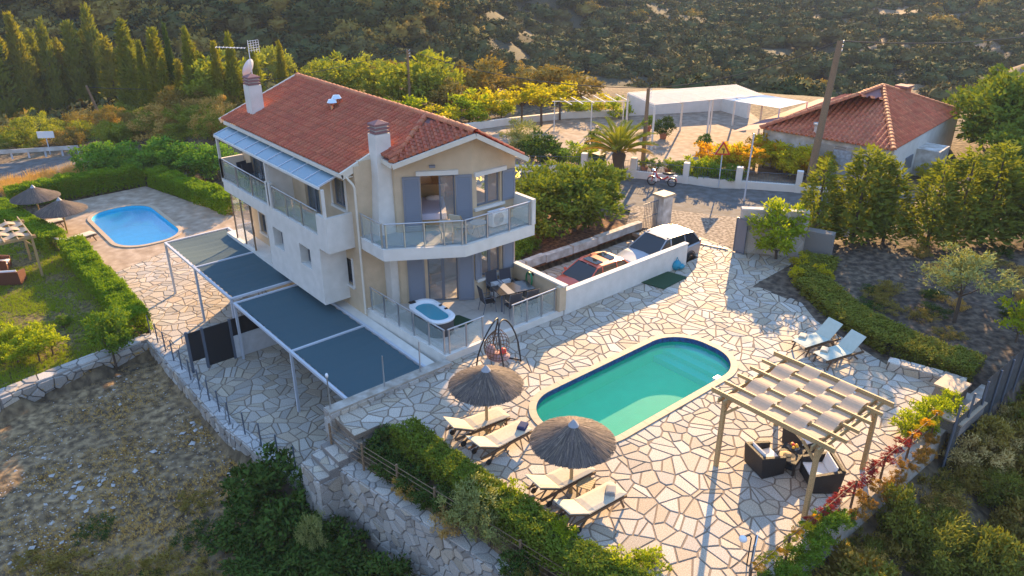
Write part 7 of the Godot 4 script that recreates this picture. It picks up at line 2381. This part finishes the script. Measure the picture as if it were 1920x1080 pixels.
	# vine fence on the front terrace edge: yellow, red, green
	var vf := thing("vine_fence", "post fence overgrown with red and green creeper at the terrace edge", "fence", Vector3(17, 0, -6.5))
	for i in 7:
		var m := MB.new(); m.tube([Vector3(-4.6 + i * 1.55, -0.1, 0.1), Vector3(-4.6 + i * 1.55, 0.95, 0.1)], 0.035, 0.03, 6); put(m, "post", M.darkwood, vf)
	for y in [0.45, 0.9]:
		var m := MB.new(); m.tube([Vector3(-4.6, y, 0.1), Vector3(4.8, y, 0.1)], 0.01, 0.01, 4); put(m, "wire", M.darkwood, vf)
	for i in 34:
		var x := -4.3 + i * 0.28
		var mat: Material = M.leaf_yellow if x < -2.2 or x > 3.6 else M.leaf_red
		if x > 2.6 and i % 3 == 0: mat = M.leaf_orange
		if x < -1.6 and i % 3 == 0: mat = M.leaf_orange
		var c := put(C["loose%d" % (i % 4)], "red_creeper" if mat == M.leaf_red else "yellow_creeper", mat, vf)
		c.position = Vector3(x, 0.72 + rf(-0.05, 0.05), 0.1 + rf(-0.06, 0.06)); c.scale = Vector3(0.2, 0.1, 0.14) * rf(0.8, 1.15); c.rotation.y = rf(0, TAU)
	for i in 30:
		var x := -4.2 + i * 0.3
		var c := put(C["loose%d" % (i % 4)], "green_creeper", M.leaf_green if x < -0.6 else M.leaf_redgreen, vf)
		c.position = Vector3(x, rf(-0.15, 0.35), 0.3 + rf(-0.1, 0.2)); c.scale = Vector3(0.34, 0.3, 0.3) * (rf(0.9, 1.2) if x < -0.6 else rf(0.5, 0.75)); c.rotation.y = rf(0, TAU)
	for q in [[21.3, -6.9], [22.0, -6.8], [22.7, -6.7], [23.3, -6.6]]:
		tree("golden_shrub", "bright yellow-green shrub by the stone planter bench", Vector3(q[0], 0.0, q[1]), "loose%d" % (rng.randi() % 4), M.leaf_bright, 0.5, 0.6, 0.0, "yellow shrubs by the stone bench", "shrub")
	# shrub slope bottom right
	for i in 90:
		var x := rf(13.0, 28.5); var z := rf(-5.9, -0.8)
		var y := land(x, z)
		tree("slope_shrub", "brown-green wild shrub on the slope below the terrace", Vector3(x, y - 0.1, z), pick(["scrub0", "scrub1", "scrub2", "scrub3", "olive0", "round1"]), pick([M.leaf_scrub, M.leaf_scrub, M.leaf_dry, M.leaf_slope, M.leaf_slope]), rf(0.6, 1.1), rf(0.7, 1.2), -0.01, "wild shrubs below the terrace", "shrub")
	for i in 30:
		var x := 12.5 + i * 0.5
		tree("slope_shrub", "brown-green wild shrub crowding the foot of the retaining wall", Vector3(x, land(x, -5.4) - 0.15, -5.45 + rf(-0.3, 0.5)), pick(["scrub0", "scrub1", "scrub2", "olive0", "round1"]), pick([M.leaf_scrub, M.leaf_scrub, M.leaf_dry, M.leaf_slope]), rf(0.5, 0.9), rf(0.5, 0.9), -0.01, "wild shrubs at the wall foot", "shrub")
	for q in [[1700, 1050], [1760, 1080], [1660, 1085]]:
		tree("slope_shrub", "light green shrub at the foot of the slope", G(q[0], q[1], -2.6), "olive2", M.leaf_bright, 0.6, 0.7, -0.01, "light green slope shrubs", "shrub")
	for q in [[1830, 850], [1880, 860], [1850, 890], [1900, 830], [1790, 880]]:
		tree("dry_shrub", "pale feathery dry bush beside the corrugated fence", G(q[0], q[1], -1.4), "olive%d" % (rng.randi() % 4), M.leaf_drybush, 0.8, 0.9, -0.01, "dry bushes by the corrugated fence", "shrub")

func palm(p: Vector3) -> void:
	rng.seed = 60
	var t := thing("palm_tree", "short date palm with arching fronds beside the road wall", "tree", p)
	var m := MB.new(); m.lathe([Vector2(0.55, -0.1), Vector2(0.42, 0.3), Vector2(0.34, 0.9), Vector2(0.42, 1.4), Vector2(0.2, 1.7)], Vector3.ZERO, 14); put(m, "trunk", M.bark, t)
	for k in 34:
		var a := TAU * k * 0.381966
		var el := lerpf(1.35, 0.35, pow(k / 33.0, 0.8))
		var o := Vector3(cos(a), 0, sin(a))
		var L := rf(2.0, 2.5)
		var fm := MB.new()
		var pts := []
		for i in 9:
			var f := i / 8.0
			var e := el - f * f * 0.75
			var prev: Vector3 = pts[i - 1] if i > 0 else Vector3(0, 1.45, 0)
			pts.append(prev + (o * cos(e) + Vector3.UP * sin(e)) * (L / 8.0 if i > 0 else 0.12))
		fm.col = Color(1.3, 1.1, 0.7)
		fm.tube(pts, 0.028, 0.006, 4, false)
		var side := o.cross(Vector3.UP)
		for i in 34:
			var f := 0.18 + 0.82 * i / 34.0
			var q := f * 8.0
			var b: Vector3 = pts[int(q)].lerp(pts[mini(int(q) + 1, 8)], q - int(q))
			var d: Vector3 = (pts[mini(int(q) + 1, 8)] - pts[maxi(int(q) - 1, 0)]).normalized()
			for s in [-1.0, 1.0]:
				leaf_quad(fm, b, (side * s * 0.75 + d * 0.75 + Vector3.UP * 0.25).normalized(), Vector3.UP, 0.42 * sin(PI * (0.15 + 0.8 * f)) + 0.08, 0.035)
		put(fm, "frond", M.leaf_palm if k < 27 else M.leaf_dry, t)

func build_far() -> void:
	rng.seed = 2000
	var scrub_pts := []  # scrub positions on every slope, tones drawn at random
	var near := []
	var nz := FastNoiseLite.new(); nz.seed = 8; nz.frequency = 0.014
	var tries := 0
	while tries < 8500:
		tries += 1
		var phi := rf(-0.72, 0.68) if tries > 1700 else rf(-0.72, -0.05)
		var d := sqrt(rf(80.0 * 80.0, 360.0 * 360.0)) if tries > 1700 else rf(92.0, 190.0)
		var x := sin(phi + yaw) * d; var z := -cos(phi + yaw) * d
		var f := nz.get_noise_2d(x, z)
		if phi > 0.32 and f > rf(0.15, 0.6): continue
		if phi > 0.3 and d < 210 and f > rf(-0.15, 0.3): continue
		if phi > 0.35 and d < 135 and rng.randf() < 0.8: continue
		if d < 92 and phi > -0.6: continue
		var p := Vector3(x, land(x, z) - 0.5, z)
		if phi < -0.1: scrub_pts.append(p)
		elif d < 190.0: near.append([d, p])
		else: scrub_pts.append(p)
	near.sort()
	var tones := [M.leaf_far, M.leaf_far2, M.leaf_far3, M.leaf_bush]
	for i in near.size():
		if i >= 300:
			scrub_pts.append(near[i][1]); continue
		var s := rf(1.5, 3.4) if rng.randf() < 0.8 else rf(0.8, 1.4)
		var o := put(C["far%d" % (i % 4)], "hillside_bush", tones[mini(rng.randi() % 5, 3) if rng.randf() < 0.3 else rng.randi() % 3])
		tag(o, "rounded olive-green bush on the far hillside", "bush", "bushes on the far hillside")
		o.position = near[i][1]
		o.scale = Vector3(s, s * rf(0.75, 1.05), s); o.rotation.y = rf(0, TAU)
	var sets := [[], [], [], []]
	for p in scrub_pts: sets[rng.randi() % 4].append(p)
	for k in 4:
		scatter("hillside_scrub", ["mass of olive scrub covering the far hillside", "mass of pale brownish scrub covering the far hillside", "mass of dark green scrub covering the far hillside", "mass of straw-brown scrub dotted over the far hillside"][k], "scrub", C["far%d" % k], tones[k], sets[k] if k < 3 else sets[k].slice(0, sets[k].size() / 3), 1.3, 3.6, 0.85)

func _ready() -> void:
	# camera
	var cam := Camera3D.new()
	cam.name = "camera"
	add_child(cam)
	cam.position = Vector3(0, CAM_H, 0)
	cam.rotation = Vector3(-pitch, -yaw, 0)
	cam.fov = rad_to_deg(2.0 * atan(540.0 / FOCAL))
	cam.near = 0.1
	cam.far = 3000.0
	cam.current = true
	# sky, haze, exposure
	var env := Environment.new()
	var sky := Sky.new()
	var sm := ProceduralSkyMaterial.new()
	sm.sky_top_color = Color(0.42, 0.54, 0.71)
	sm.sky_horizon_color = Color(0.78, 0.80, 0.82)
	sm.sky_curve = 0.12
	sm.ground_bottom_color = Color(0.25, 0.22, 0.18)
	sm.ground_horizon_color = Color(0.6, 0.58, 0.55)
	sm.sun_angle_max = 0.0
	sky.sky_material = sm
	env.background_mode = Environment.BG_SKY
	env.sky = sky
	env.background_energy_multiplier = 1.0
	env.tonemap_mode = Environment.TONE_MAPPER_LINEAR
	env.tonemap_exposure = 3.2
	env.sdfgi_enabled = true
	env.ssao_enabled = true
	env.ssil_enabled = true
	env.fog_enabled = true
	env.fog_density = 0.0003
	env.fog_light_color = Color(0.80, 0.87, 0.96)
	var we := WorldEnvironment.new()
	we.name = "environment"
	we.environment = env
	add_child(we)
	# low sun, beyond and right of the villa
	var sun := DirectionalLight3D.new()
	sun.name = "sun"
	add_child(sun)
	var az := deg_to_rad(148.3); var el := deg_to_rad(19.0)
	sun.look_at_from_position(Vector3.ZERO, Vector3(cos(az) * cos(el), -sin(el), sin(az) * cos(el)))
	sun.light_energy = 1.6
	sun.light_color = Color(1.0, 0.83, 0.60)
	sun.light_angular_distance = 0.6
	sun.shadow_enabled = true

	make_materials()
	mk("darksheet", lc(0.10, 0.115, 0.125), 0.55, T.stain, 0.5)
	mk("rooftile2", lc(1.0, 1.25, 1.35), 0.7, T.stain, 0.6, true)
	leafmat("leaf_hedge2", 0.085, 0.115, 0.022, 0.8)
	leafmat("leaf_bedhedge", 0.10, 0.105, 0.025, 0.7)
	leafmat("leaf_conifer2", 0.075, 0.15, 0.03, 0.8)
	leafmat("leaf_bush", 0.15, 0.115, 0.045, 0.7)
	leafmat("leaf_fig", 0.085, 0.115, 0.025, 0.8)
	leafmat("leaf_redgreen", 0.17, 0.10, 0.035, 0.8)
	leafmat("leaf_slope", 0.10, 0.11, 0.03, 0.7)
	leafmat("leaf_drybush", 0.30, 0.23, 0.14, 0.6)
	make_crowns()
	print("crowns ", Time.get_ticks_msec())
	build_land()
	print("land ", Time.get_ticks_msec())
	build_paving()
	print("paving ", Time.get_ticks_msec())
	build_walls()
	print("walls ", Time.get_ticks_msec())
	build_house()
	print("house ", Time.get_ticks_msec())
	build_neighbour()
	build_green()
	print("green ", Time.get_ticks_msec())
	build_far()
	print("far ", Time.get_ticks_msec())
	build_sails()
	build_pergolas()
	build_poolside()
	build_terrace_things()
	build_vehicles()
	print("done ", Time.get_ticks_msec())
